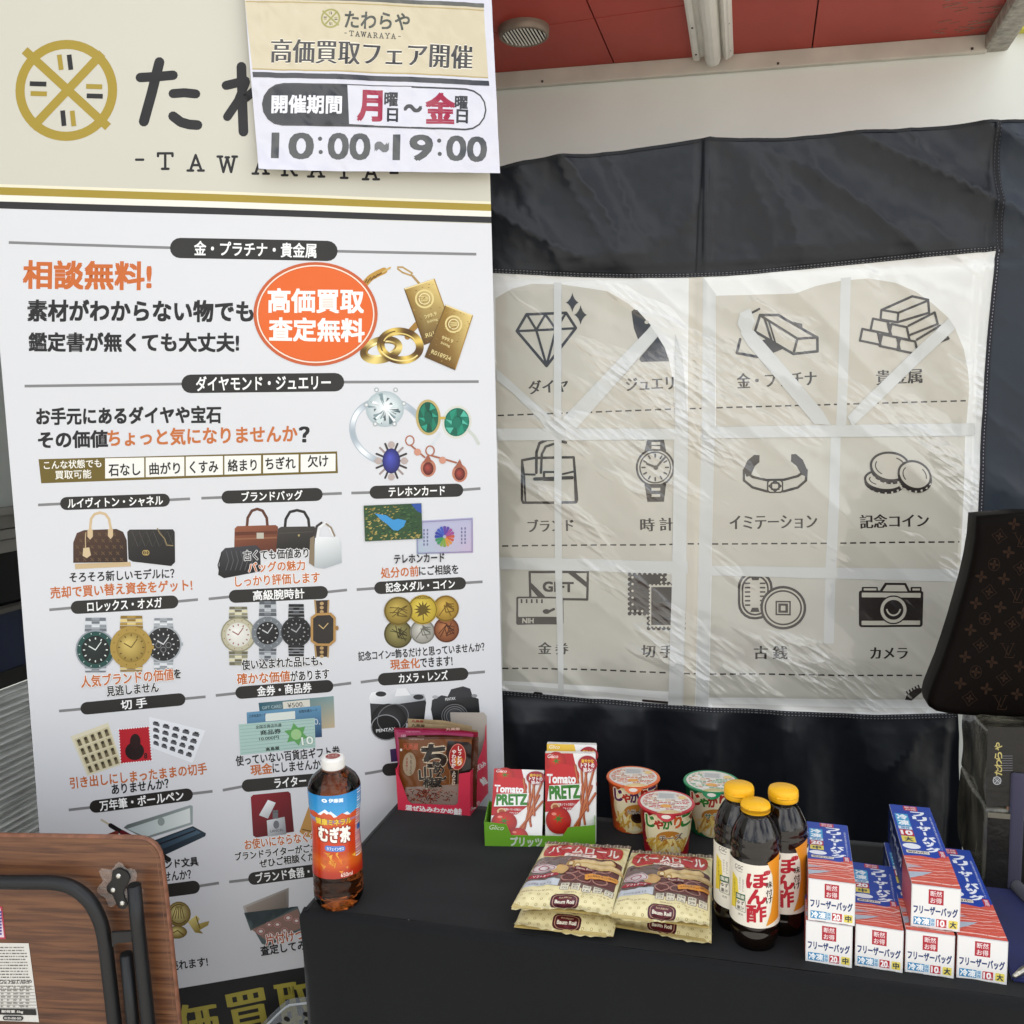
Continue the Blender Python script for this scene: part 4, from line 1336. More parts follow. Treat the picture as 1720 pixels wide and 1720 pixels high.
h.line(WRP, 7, '1b1b22', cap=False)
for L, o in ((WTP, -2), (WTP, 2), (WBP, -2), (WBP, 2)):
    for p, q in zip(L, L[1:]): h.dash((p[0], p[1] + o), (q[0], q[1] + o), 2.6, 3.2, 1.0, '77777c')
for p, q in zip(WRP, WRP[1:]): h.dash((p[0] + 1, p[1]), (q[0] + 1, q[1]), 2.6, 3.2, 1.1, '8a8a92')
for k in (-3, 3): h.dash((1670 + k, 212), (1678 + k, 420), 3, 3, .9, '4c4d54')
build('seam', h, CS, mat('hem', None, 0.7), sh, lift=0.0016)

# ---- the window panel
a = Art(cxf)
WI, BE, IK = 'd6d6d2', 'b7b2a4', '26211f'
a.poly([(820, 458), (900, 460.5), (977, 464.5), (1060, 466.5), (1155, 466), (1220, 463.5), (1270, 459.5), (1350, 451.5), (1450, 441.5), (1560, 430.5), (1673, 420.5),
        (1666, 507), (1657, 623), (1648, 769), (1640, 914), (1632, 1000), (1622, 1100), (1608, 1201), (1467, 1200.5), (1270, 1190.5), (1134, 1183), (977, 1174), (838, 1160)], WI)
a.poly([(832, 501), (859, 485), (893, 476), (943, 477), (1021, 489), (1055, 509), (1082, 533), (1093, 548), (1105, 565), (1123, 600), (1132, 650), (1134, 720), (834, 720)], BE)
a.poly([(1202, 497), (1336, 493), (1371, 480), (1413, 471), (1460, 467), (1505, 474), (1540, 489), (1569, 510), (1595, 533), (1607, 552), (1621, 586), (1628.5, 624), (1630, 653), (1625.5, 712), (1202, 717)], BE)
a.poly([(836, 739), (1133, 737), (1130, 942), (838, 936)], 'b5b1a4')
a.poly([(1200, 735), (1623, 733), (1612, 956), (1195, 951)], 'b7b3a6')
a.poly([(840, 955), (1128, 964), (1123, 1160), (845, 1144)], 'b3b0a4')
a.poly([(1195, 966), (1608, 976), (1595, 1140), (1585, 1177), (1190, 1169)], 'b5b2a7')
a.poly([(1157, 466.5), (1181, 465.6), (1178, 720), (1172, 1000), (1167, 1184), (1147, 1183), (1151, 1000), (1155, 720)], 'c0baab')
a.poly([(848, 1150), (1120, 1172), (1118, 1180), (848, 1158)], 'c6c5bf')
a.poly([(1196, 1180), (1560, 1192), (1556, 1199), (1196, 1188)], 'c6c5bf')
for x0, y0, x1, y1 in ((836, 698, 1134, 687), (1158, 686.5, 1178, 686), (1203, 685, 1624, 673), (843.5, 917, 1130, 914), (1155, 913.5, 1174, 913.4), (1196, 913.6, 1611, 910), (843.5, 1122.7, 1124, 1128), (1148, 1129, 1168, 1129), (1192, 1130, 1573, 1135)):
    a.dash((x0, y0), (x1, y1), 10.5, 6, 2.5, IK)
def minch(s, x0, y0, x1, y1, h): a.text(s, x0, y0, x1, y1, h, IK, 0.002, heavy=.85)
minch('ダイヤ', 888, 651, 954, 647, 23)
minch('ジュエリ', 1052, 646, 1131, 643, 22)
minch('金・プラチナ', 1238, 640, 1371, 634.5, 25)
minch('貴金属', 1473, 634, 1551, 630.5, 25)
minch('ブランド', 887, 883.5, 963, 881, 21)
minch('時 計', 1076, 881, 1131, 880, 22)
minch('イミテーション', 1226, 877.5, 1371, 875, 23)
minch('記念コイン', 1444, 876, 1559.5, 873.5, 23)
minch('金 券', 904, 1090, 954, 1091, 20)
minch('切 手', 1078, 1092, 1131, 1093, 21)
minch('古 銭', 1266.5, 1095.5, 1322, 1095.5, 22)
minch('カメラ', 1461, 1096, 1524, 1097, 19)
k1, k2 = .2616, .2907
X1 = lambda x, y: cxf(820 + x * k1, 420 + y * k1)
X2 = lambda x, y: cxf(1220 + x * k2, 420 + y * k2)
X3 = lambda x, y: cxf(820 + x * k1, 820 + y * k1)
X4 = lambda x, y: cxf(1220 + x * k2, 820 + y * k2)
a.xf = X1
L = lambda p, w=15, c=False: a.line(p, w * 1.18, IK, closed=c)
L([(183, 520), (245, 412), (500, 402), (563, 500), (375, 745)], 15, True)
L([(185, 520), (560, 502)], 13)
L([(248, 414), (308, 512), (366, 412), (435, 508), (498, 404)], 13)
L([(308, 514), (375, 742), (435, 508)], 13)
for cx, cy, rx, ry in ((540, 336, 42, 66), (593, 416, 42, 66)):
    p = []
    for i in range(24):
        t = i / 24 * 6.2832
        p.append((cx + rx * abs(math.cos(t)) ** 3 * math.copysign(1, math.cos(t)), cy + ry * abs(math.sin(t)) ** 3 * math.copysign(1, math.sin(t))))
    a.poly(p, IK)
a.poly([(920, 392), (936, 378), (958, 384), (1045, 482), (965, 582), (935, 500)], IK)
a.poly([(1090, 556), (1135, 630), (1162, 714), (985, 719), (970, 706), (975, 690)], IK)
a.ell(1018, 462, 14, 12, BE, 12)
L([(218, 1350), (300, 1335), (550, 1330), (572, 1600), (565, 1618), (225, 1622), (218, 1605)], 14, True)
L([(218, 1350), (230, 1440), (300, 1442)], 11)
L([(550, 1335), (556, 1420), (480, 1438)], 11)
L([(232, 1440), (240, 1615)], 10)
L([(556, 1430), (562, 1612)], 10)
L([(310, 1430), (310, 1300), (330, 1240), (380, 1218), (440, 1216), (500, 1235)], 15)
L([(340, 1430), (345, 1310), (370, 1262), (420, 1245)], 13)
a.rrect(352, 1418, 445, 1482, 8, IK)
a.rect(368, 1432, 424, 1456, BE)
L([(300, 1470), (540, 1460)], 18)
a.ring(1072, 1395, 118, 118, 13, IK, 44)
a.ring(1072, 1395, 98, 98, 9, IK, 40)
for k in range(12):
    t = k / 12 * 6.2832
    L([(1072 + 66 * math.cos(t), 1395 + 66 * math.sin(t)), (1072 + 84 * math.cos(t), 1395 + 84 * math.sin(t))], 9)
L([(1135, 1330), (1078, 1395), (1020, 1372)], 12)
a.ell(1076, 1396, 15, 15, IK, 12)
for sg, y0, y1 in ((-1, 1290, 1215), (1, 1500, 1615)):
    a.poly([(1003, y0), (1142, y0), (1128, y1), (1022, y1)], IK)
    for k in range(2):
        y = y0 + (y1 - y0) * (.3 + .35 * k)
        a.rect(1048, y - 9, 1104, y + 9, BE)
a.xf = X2
L([(115, 435), (125, 375), (190, 340)], 11)
L([(195, 375), (300, 375), (528, 505), (528, 585), (388, 600), (165, 470)], 13, True)
L([(200, 380), (412, 512), (526, 504)], 12)
L([(412, 512), (388, 598)], 12)
L([(220, 395), (262, 522)], 11)
L([(245, 410), (282, 530)], 8)
a.poly([(385, 412), (440, 425), (442, 452)], IK)
L([(80, 515), (60, 595), (180, 618)], 13)
a.poly([(195, 525), (245, 510), (330, 570), (262, 598)], IK)
def ingot(x, y, s=1.0, deep=True):
    L([(x + 15 * s, y), (x + 105 * s, y + 18 * s), (x + 122 * s, y + 92 * s), (x, y + 68 * s)], 11, True)
L([(900, 345), (1080, 265), (1172, 285), (1178, 360), (995, 415), (895, 400)], 12, True)
L([(905, 345), (1000, 360), (1170, 290)], 11)
L([(1000, 360), (995, 412)], 11)
ingot(835, 395)
ingot(945, 425)
L([(1060, 435), (1210, 358), (1228, 425), (1065, 490)], 11)
ingot(772, 455)
ingot(888, 485)
ingot(995, 508)
L([(1110, 515), (1240, 435), (1290, 510), (1110, 580)], 11)
a.poly([(930, 420), (958, 425), (942, 470)], IK)
a.poly([(875, 480), (905, 486), (888, 535)], IK)
a.poly([(990, 508), (1018, 512), (1000, 552)], IK)
# bangle
a.poly([(98, 1265), (120, 1215), (160, 1182), (190, 1185), (190, 1225), (165, 1245), (140, 1300), (115, 1310)], IK)
a.poly([(462, 1265), (440, 1212), (400, 1178), (372, 1180), (370, 1222), (400, 1245), (430, 1296), (450, 1305)], IK)
L([(100, 1270), (100, 1330), (150, 1370), (230, 1392), (330, 1392), (410, 1370), (456, 1330), (460, 1270)], 12)
L([(105, 1275), (150, 1310), (230, 1328), (330, 1326), (410, 1304), (455, 1270)], 12)
a.rrect(232, 1325, 325, 1402, 18, IK)
a.rrect(240, 1333, 317, 1394, 14, BE)
L([(278, 1332), (312, 1362), (278, 1392), (244, 1362)], 8, True)
L([(258, 1345), (300, 1345), (300, 1380), (258, 1380)], 7, True)
# coins
for cx, cy, rx, ry, rot in ((910, 1330, 112, 58, .1), (945, 1250, 112, 82, .12), (1085, 1300, 98, 78, .45)):
    a.ell(cx + 2, cy + 16, rx + 4, ry + 4, IK, 36, rot)
    for k in range(7):
        an = R_(25 + k * 20)
        a.line([(cx + (rx - 2) * math.cos(an), cy + 14 + (ry - 2) * math.sin(an)), (cx + (rx + 2) * math.cos(an), cy + 24 + (ry) * math.sin(an))], 11, BE, cap=False)
    a.ell(cx, cy, rx + 4, ry + 4, IK, 36, rot)
    a.ell(cx, cy, rx - 9, ry - 9, BE, 36, rot)
    a.ring(cx, cy, rx - 28, ry - 26, 6, IK, 30, rot, 120, 200)
    a.ring(cx, cy, rx - 28, ry - 26, 6, IK, 30, rot, 290, 350)
a.xf = X3
L([(265, 540), (640, 538), (636, 715), (268, 715)], 13, True)
a.text('GIFT', 352, 634, 545, 636, 62, IK, .05)
a.poly([(265, 640), (265, 600), (365, 700), (315, 700)], IK)
a.poly([(505, 540), (555, 540), (640, 610), (640, 645)], IK)
a.rrect(178, 700, 482, 880, 12, IK)
a.rrect(190, 711, 472, 830, 8, 'b3b0a4')
for k in range(5): a.rect(206 + k * 33, 716, 217 + k * 33, 742, IK)
a.ell(372, 796, 24, 16, IK, 14)
L([(380, 800), (420, 780)], 14)
a.text('NIH', 218, 854, 288, 856, 30, BE, .03)
def stampshape(x0, y0, x1, y1, r, c):
    a.rect(x0, y0, x1, y1, c)
    n, mmm = round((y1 - y0) / (2.4 * r)), round((x1 - x0) / (2.4 * r))
    for k in range(n + 1):
        for x in (x0, x1): a.ell(x, y0 + (y1 - y0) * k / n, r * .9, r * .9, c, 10)
    for k in range(mmm + 1):
        for y in (y0, y1): a.ell(x0 + (x1 - x0) * k / mmm, y, r * .9, r * .9, c, 10)
stampshape(908, 553, 1135, 805, 14, IK)
for k in range(6): a.ell(927, 570 + k * 44, 8, 8, BE, 10)
for k in range(3): a.ell(927 + k * 31, 788, 8, 8, BE, 10)
for k in range(2): a.ell(1112, 570 + k * 32, 8, 8, BE, 10)
stampshape(1030, 610, 1255, 898, 14, IK)
stampshape(1040, 622, 1243, 886, 10, BE)
a.rect(1047, 632, 1222, 876, IK)
L([(300, 1322), (338, 1326)], 20)
L([(995, 1362), (1175, 1376)], 14)
a.xf = X4
a.rrect(66, 480, 268, 758, 92, IK)
a.rrect(80, 494, 254, 744, 82, BE)
a.rrect(88, 502, 246, 736, 76, IK)
a.rrect(98, 512, 236, 726, 70, BE)
a.poly([(140, 508), (195, 508), (186, 532), (150, 532)], IK)
a.poly([(138, 715), (192, 715), (184, 690), (148, 690)], IK)
for k in range(6):
    L([(110, 550 + k * 25), (134, 550 + k * 25)], 8)
    L([(198, 550 + k * 25), (222, 550 + k * 25)], 8)
a.ell(328, 690, 132, 126, IK, 44)
a.ell(328, 690, 117, 111, BE, 44)
a.ell(328, 690, 108, 102, IK, 44)
a.ell(328, 690, 98, 92, BE, 44)
a.rrect(284, 650, 372, 734, 3, IK)
a.rrect(293, 659, 363, 725, 3, BE)
a.rrect(300, 665, 356, 719, 3, IK)
a.rrect(315, 678, 341, 706, 3, BE)
a.rrect(765, 590, 1135, 802, 16, IK)
a.poly([(885, 592), (915, 545), (1035, 545), (1058, 592)], IK)
a.poly([(902, 594), (925, 558), (1026, 558), (1044, 594)], BE)
a.rrect(782, 570, 875, 600, 6, IK)
a.rrect(1062, 568, 1124, 600, 6, IK)
a.rect(793, 578, 866, 590, BE)
a.rect(1072, 577, 1114, 588, BE)
a.rrect(782, 603, 1120, 630, 4, BE)
a.rrect(780, 765, 1120, 790, 4, BE)
a.ell(965, 702, 84, 84, IK, 36)
a.ell(965, 702, 76, 76, BE, 36)
a.ell(965, 702, 58, 58, IK, 32)
a.ring(965, 690, 40, 44, 9, BE, 26, 0, 10, 170)
a.poly([(1035, 1225), (1045, 1195), (1090, 1165), (1118, 1155), (1136, 1162), (1130, 1185), (1075, 1230)], IK)
for k in range(5): L([(1048 + k * 17, 1188 - k * 9), (1043 + k * 17, 1178 - k * 9)], 8)
# ---- white bars of the emblem run over the icons
a.xf = cxf
WB = 'bfc0bc'
for p in ([(930, 474), (943, 475), (944, 940), (947, 1168), (938, 1167), (932, 940)], [(1413, 467), (1430, 465), (1422, 715), (1405, 715)], [(1396, 733), (1413, 733), (1404, 956), (1386, 956)],
          [(1386, 966), (1403, 966), (1400, 1080), (1383, 1080)], [(1134, 560), (1146, 600), (1156, 720), (1152, 1000), (1147, 1184), (1122, 1183), (1128, 1000), (1132, 740), (1134, 720)], [(1181, 466), (1202, 494), (1200, 735), (1194, 966), (1189, 1186), (1168, 1184), (1173, 966), (1178, 735)],
          [(834, 619), (919, 695), (944, 720), (917, 720), (906, 704), (862, 661), (834, 638)], [(1105, 565), (968, 720), (930, 720), (951, 697), (1093, 548)],
          [(1249, 545), (1267, 556), (1382, 690), (1396, 714), (1368, 712), (1256, 580), (1244, 560)], [(1595, 534), (1606, 552), (1475, 677), (1432, 716), (1424, 700), (1450, 672)],
          [(834, 719.5), (1155, 720), (1155, 738), (836, 740)], [(1180, 717), (1640, 711), (1640, 732), (1180, 736)], [(838, 936), (1155, 943), (1155, 963), (839, 956)], [(1173, 950), (1628, 956), (1626, 977), (1173, 966)]):
    a.poly(p, WB)
a.poly([(1243, 526), (1260, 518), (1268, 540), (1262, 556), (1246, 558), (1238, 544)], WB)
vin = mat('window_vinyl', None, 0.32, spec=0.5, coat=0.8)
n, l, b = ed(vin)
b.inputs['Coat IOR'].default_value = 2.3
b.inputs['Coat Roughness'].default_value = 0.06
tcx = n.new('ShaderNodeTexCoord')
mp1 = n.new('ShaderNodeMapping')                    # crinkles run down to the right
mp1.inputs['Scale'].default_value = (0.8, 1.0, 2.6)
mp0 = n.new('ShaderNodeMapping')
mp0.inputs['Rotation'].default_value = (0, R_(-36), 0)
l.new(tcx.outputs['Object'], mp0.inputs['Vector'])
l.new(mp0.outputs[0], mp1.inputs['Vector'])
msk = n.new('ShaderNodeTexNoise')
msk.inputs['Scale'].default_value = 3.4
msk.inputs['Detail'].default_value = 3
l.new(mp1.outputs[0], msk.inputs['Vector'])
mr = n.new('ShaderNodeMapRange')
mr.inputs['From Min'].default_value, mr.inputs['From Max'].default_value = 0.53, 0.66
l.new(msk.outputs['Fac'], mr.inputs['Value'])
cwm = n.new('ShaderNodeMapRange')
cwm.inputs['From Min'].default_value, cwm.inputs['From Max'].default_value = 0.50, 0.66
cwm.inputs['To Min'].default_value = 0.25
l.new(msk.outputs['Fac'], cwm.inputs['Value'])
l.new(cwm.outputs[0], b.inputs['Coat Weight'])
vo = n.new('ShaderNodeTexVoronoi')
vo.inputs['Scale'].default_value = 34
l.new(mp1.outputs[0], vo.inputs['Vector'])
fn = n.new('ShaderNodeTexNoise')
fn.inputs['Scale'].default_value = 60
fn.inputs['Detail'].default_value = 6
l.new(mp1.outputs[0], fn.inputs['Vector'])
ad = n.new('ShaderNodeMath')
ad.operation = 'ADD'
l.new(vo.outputs['Distance'], ad.inputs[0])
fs = n.new('ShaderNodeMath')
fs.operation = 'MULTIPLY'
fs.inputs[1].default_value = 0.45
l.new(fn.outputs['Fac'], fs.inputs[0])
l.new(fs.outputs[0], ad.inputs[1])
mu = n.new('ShaderNodeMath')
mu.operation = 'MULTIPLY'
l.new(ad.outputs[0], mu.inputs[0])
l.new(mr.outputs[0], mu.inputs[1])
bu = n.new('ShaderNodeBump')
bu.inputs['Strength'].default_value = 0.85
bu.inputs['Distance'].default_value = 0.010
l.new(mu.outputs[0], bu.inputs['Height'])
l.new(bu.outputs[0], b.inputs['Coat Normal'])
bu2 = n.new('ShaderNodeBump')
bu2.inputs['Strength'].default_value = 0.35
bu2.inputs['Distance'].default_value = 0.006
l.new(mu.outputs[0], bu2.inputs['Height'])
l.new(bu2.outputs[0], b.inputs['Normal'])
build('window_panel', a, CS, vin, sh, lift=0.0010, step=0.00012)
# ================================================================== CLOTH-COVERED TABLE
TZ = 0.70
T0 = atz(500, 1530, TZ)
TY = R_(-14.5)
EX, EY = Vector((math.cos(TY), math.sin(TY), 0)), Vector((-math.sin(TY), math.cos(TY), 0))
TLEN, TDEP = 1.55, 0.395
cl = tag(bpy.data.objects.new('tablecloth', None), None)
bpy.data.objects.remove(cl)
bm = bmesh.new()
per = []                                            # perimeter (point on the top edge, outward direction, length along)
n1, n2, n3 = 26, 12, 150
for i in range(n1): per.append((EY * (TDEP * (1 - i / n1)), -EX))
for i in range(n2 + 1):
    t = i / n2 * math.pi / 2
    per.append((EX * 0.004 + EY * 0.004 - EX * 0.004 * math.cos(t) - EY * 0.004 * math.sin(t), -EX * math.cos(t) - EY * math.sin(t)))
for i in range(1, n3 + 1): per.append((EX * (0.004 + TLEN * i / n3), -EY))
drops = [0, .25, .5, .75, 1.0] + [1 + k for k in (0.02, .05, .09, .14, .2, .27, .35, .43, .5, .57, .62)]
cols, top_in = [], []
L_ = 0.0
for k, (b, nrm_) in enumerate(per):
    if k: L_ += (b - per[k - 1][0]).length + 0.02 * (nrm_ - per[k - 1][1]).length
    col_ = []
    for d in drops:
        if d <= 1:
            a_ = d * math.pi / 2
            o, z = 0.013 * math.sin(a_) - 0.013, -0.013 * (1 - math.cos(a_))
            z += 0.0010 * fbm(b.x * 9, b.y * 9, 3)
        else:
            q = d - 1
            fold = 0.042 * noise.noise(Vector((L_ * 4.2, q * 0.8, 2.0))) + 0.014 * noise.noise(Vector((L_ * 10, q * 1.5, 6.0)))
            corner = math.exp(-((L_ - (TDEP + 0.015)) / 0.05) ** 2)
            o = fold * min(1, q * 3.2) + (-0.085 * q if k <= n1 + n2 else (0.03 - 0.10 * corner) * q)
            z = -0.013 - q
            if k < n1: o *= 0.4
        col_.append(bm.verts.new(T0 + b + nrm_ * o + Vector((0, 0, z))))
    cols.append(col_)
for A, B in zip(cols, cols[1:]):
    for j in range(len(drops) - 1): bm.faces.new((A[j], B[j], B[j + 1], A[j + 1]))
# top sheet with slight waves
NX, NY = 70, 20
gv = [[bm.verts.new(T0 + EX * (0.0135 + (TLEN - 0.01) * i / NX) + EY * (0.0135 + (TDEP - 0.0135) * j / NY) + Vector((0, 0, (0.0016 * fbm(i * .30, j * .35, 8) + 0.0016 * math.exp(-((i - 13.0) / .6) ** 2) + 0.0014 * math.exp(-((i - 41.0) / .6) ** 2) + 0.0012 * math.exp(-((j - 10) / .6) ** 2)) * (0 < i < NX and 0 < j < NY)))) for j in range(NY + 1)] for i in range(NX + 1)]
for i in range(NX):
    for j in range(NY): bm.faces.new((gv[i][j], gv[i + 1][j], gv[i + 1][j + 1], gv[i][j + 1]))
# back drop
bk = [(gv[i][NY], bm.verts.new(gv[i][NY].co + EY * 0.01 - Vector((0, 0, 0.45)))) for i in range(NX + 1)]
for A, B in zip(bk, bk[1:]): bm.faces.new((A[0], B[0], B[1], A[1]))
for v in bm.verts:
    pass
cm = mat('black_cloth', '0f1012', 0.8, spec=0.25, sheen=0.10, bump=0.25, bscale=420, bdist=0.0006, var=0.25, vscale=5)
n, l, b = ed(cm)
tcx = n.new('ShaderNodeTexCoord')
lint = n.new('ShaderNodeTexNoise')
lint.inputs['Scale'].default_value = 170
lint.inputs['Detail'].default_value = 1
l.new(tcx.outputs['Object'], lint.inputs['Vector'])
lm_ = n.new('ShaderNodeMapRange')
lm_.inputs['From Min'].default_value, lm_.inputs['From Max'].default_value = 0.80, 0.86
l.new(lint.outputs['Fac'], lm_.inputs['Value'])
lx = n.new('ShaderNodeMix')
lx.data_type = 'RGBA'
lx.inputs[7].default_value = (0.05, 0.05, 0.05, 1)
l.new(lm_.outputs[0], lx.inputs[0])
l.new(b.inputs['Base Color'].links[0].from_socket, lx.inputs[6])
l.new(lx.outputs[2], b.inputs['Base Color'])
o = bobj('tablecloth', bm, cm, smooth=True)
tag(o, 'plain black cloth draped over the display table under the snacks and bottles', 'tablecloth')

def to_cam(P): return math.atan2(-P.x, P.y)
def cyl_xf(P, Rm, z0=TZ):
    """photo pixels -> (arc length, height) on an upright cylinder of radius Rm standing at P"""
    d = Vector((-P.x, -P.y, 0)).normalized()
    rt = Vector((-d.y, d.x, 0))
    Pf = Vector((P.x, P.y, z0)) + d * Rm
    def f(x, y):
        q = onplane(x, y, Pf, d)
        s = max(-0.985, min(0.985, (q - Pf).dot(rt) / Rm * 0.985))
        return math.asin(s) * Rm, q.z - z0
    return f
def cyl_surf(Rf, R0, dv=0.006):
    p = lambda u, v: Vector((Rf(v) * math.sin(u / R0), -Rf(v) * math.cos(u / R0), v))
    return Surf(p, lambda u, v: Vector((math.sin(u / R0), -math.cos(u / R0), 0)), R0 * 0.14, dv)
def interp(pts):
    pts = sorted(pts)
    def f(v):
        if v <= pts[0][0]: return pts[0][1]
        for (a, b), (c, d) in zip(pts, pts[1:]):
            if v <= c: return b + (d - b) * (v - a) / (c - a)
        return pts[-1][1]
    return f
def solid(name, prof, material, parent, seg=64):
    bm = bmesh.new()
    lathe(bm, prof, seg)
    return bobj(name, bm, material, parent, smooth=True)

# ------------------------------------------------------------------ barley tea bottle
P = atz(570, 1512, TZ)
mm = mpp(P)
R = 41.5 * mm
xf = cyl_xf(P, R)
hy = lambda y: xf(570, y)[1]
tea = thing('tea_bottle', 'large bottle of brown barley tea with white cap and orange and blue label', 'bottle', P, to_cam(P))
PR = [(hy(1527), 38), (hy(1521), 41), (hy(1508), 41.5), (hy(1503), 40.4), (hy(1499), 41.5), (hy(1490), 41.3), (hy(1486), 40.2), (hy(1482), 41.3), (hy(1476), 41.5), (hy(1440), 40), (hy(1415), 38.6), (hy(1392), 39), (hy(1362), 42.3),
      (hy(1340), 43), (hy(1333), 42.8), (hy(1327), 41), (hy(1319), 36.5), (hy(1312), 29), (hy(1307), 22.5), (hy(1303), 18), (hy(1300), 17), (hy(1292), 16.5)]
rf = interp([(h, r * mm) for h, r in PR])
prof = [(0, 0.0015), (34 * mm, 0.0)] + [(r * mm, max(h, 0.002)) for h, r in PR] + [(0, hy(1292))]
solid('bottle_body', prof, mat('tea_liquid', (168, 88, 38), 0.03, trans=1.0, ior=1.36), tea)
hc = hy(1299)
cp = [(17.6, 0), (19.0, .0005), (18.6, .004), (18.8, .0045), (18.8, .0165), (18.0, .019), (14, .0195), (0, .0195)]
hcap = zfor(P, 1270) - TZ - .0195
co_ = solid('cap', [(17.0 * mm, hcap)] + [(r * mm, hcap + z) for r, z in cp[1:]], mat('white_plastic', 'e6e4df', 0.35), tea)
bm = bmesh.new()
for k in range(60):
    t = k / 60 * 2 * math.pi
    abox(bm, (18.85 * mm * math.cos(t), 18.85 * mm * math.sin(t), hcap + .0105), (.0006, .0009, .0115), rot=Matrix.Rotation(t, 3, 'Z'))
bobj('cap_ridges', bm, mat('white_plastic'), co_)
a = Art(lambda x, y: (x, y), flip=True)
a.ell(0, 0, 12 * mm * 1000, 12 * mm * 1000, '8d3a33', 24)
a.text('むぎ茶', -7, 2, 7, 2, 5, 'e8cfc8', .0)
a.line([(-8, -4), (8, -4)], 1, 'd9b4ac')
build('cap_print', a, plane((0, 0, hcap + .0196), (.001, 0, 0), (0, .001, 0)), mat('cap_ink', None, .5), co_, world=False)
solid('neck_ring', [(17 * mm, hcap - .0035), (21 * mm, hcap - .003), (21 * mm, hcap - .0015), (17 * mm, hcap - .001)], mat('clear_plastic', 'f2f2f2', 0.05, trans=1.0, ior=1.2), tea)
c8 = lambda x, y: (360 + x * .2907, 1130 + y * .2907)
a = Art(lambda x, y: xf(*c8(x, y)))
Rt, w_ = R * 2.9, None
v0, v1 = hy(1476), hy(1335)
raw = Art()
a.xf = lambda x, y: (x, y)
def gradlab(x, y):
    t = (y - v0) / (v1 - v0)
    return (196, 70, 26) if t > .35 else (170, 52, 20)
n = 14
vs = [v0 + (v1 - v0) * i / n for i in range(n + 1)]
LB = [(158, 34, 16), (176, 48, 18), (200, 84, 26), (206, 96, 30), (190, 66, 22), (196, 58, 22), (200, 60, 24), (198, 58, 24), (198, 62, 28), (206, 84, 34), (70, 160, 210), (58, 152, 208), (52, 146, 204), (46, 140, 200), (40, 132, 194)]
for i in range(n):
    a.add([[(-Rt, vs[i]), (Rt, vs[i]), (Rt, vs[i + 1]), (-Rt, vs[i + 1])]], lambda x, y: LB[min(n, max(0, round((y - v0) / (v1 - v0) * n)))], 0)
a.base = 1
a.xf = lambda x, y: xf(*c8(x, y))
a.poly([(548, 838), (575, 820), (600, 828), (640, 795), (672, 812), (700, 834), (740, 812), (780, 826), (820, 808), (850, 826), (850, 850), (548, 860)], 'c9502a')
a.poly([(596, 832), (640, 793), (668, 812), (650, 822), (634, 812), (615, 832)], 'e6eef2')
a.poly([(655, 815), (672, 800), (712, 832), (690, 838), (676, 822)], 'd8e6ee')
a.poly([(745, 815), (768, 806), (790, 828), (768, 826)], 'dfeaf0')
a.text('伊藤園', 662, 738, 742, 736, 22, 'e8f2f8', .03)
a.ell(637, 742, 16, 11, 'e8f2f8', 12)
a.ell(637, 742, 7, 4, '3a90c8', 8)
a.text('健康ミネラル', 582, 872, 796, 862, 38, 'e8c23a', .03, out=True, oc='7a2410')
a.text('むぎ茶', 597, 945, 792, 940, 88, 'f6f1e6', .055, out=True, oc='8a2a14', ow=.06)
a.pill(634, 1024, 760, 1020, 32, '4a78c0')
a.text('カフェインゼロ', 646, 1024, 750, 1020, 18, 'f2f4f8', .02)
a.text('650ml', 732, 1170, 800, 1165, 22, 'f4e6d8', .0)
random.seed(4)
for _ in range(26):
    x, y = random.uniform(600, 800), random.uniform(1045, 1150)
    a.poly([(x, y), (x + random.uniform(10, 40), y + random.uniform(-14, 10)), (x + random.uniform(5, 30), y + random.uniform(8, 30))], random.choice(('d98a2c', 'c25a1c', 'e6a83a', 'b53c16', 'd9741e')), 3)
for i in range(26): a.rect(824, 700 + i * 15, 862, 706 + i * 15, ('c8d6de', 'e4e6e2', '93b4d0')[i % 3])
a.rect(836, 905, 864, 940, '2a58a0')
build('label', a, cyl_surf(rf, R, .005), mat('label_gloss', None, 0.2, spec=0.5, coat=0.3), tea, lift=.0004, step=.00006, world=False)

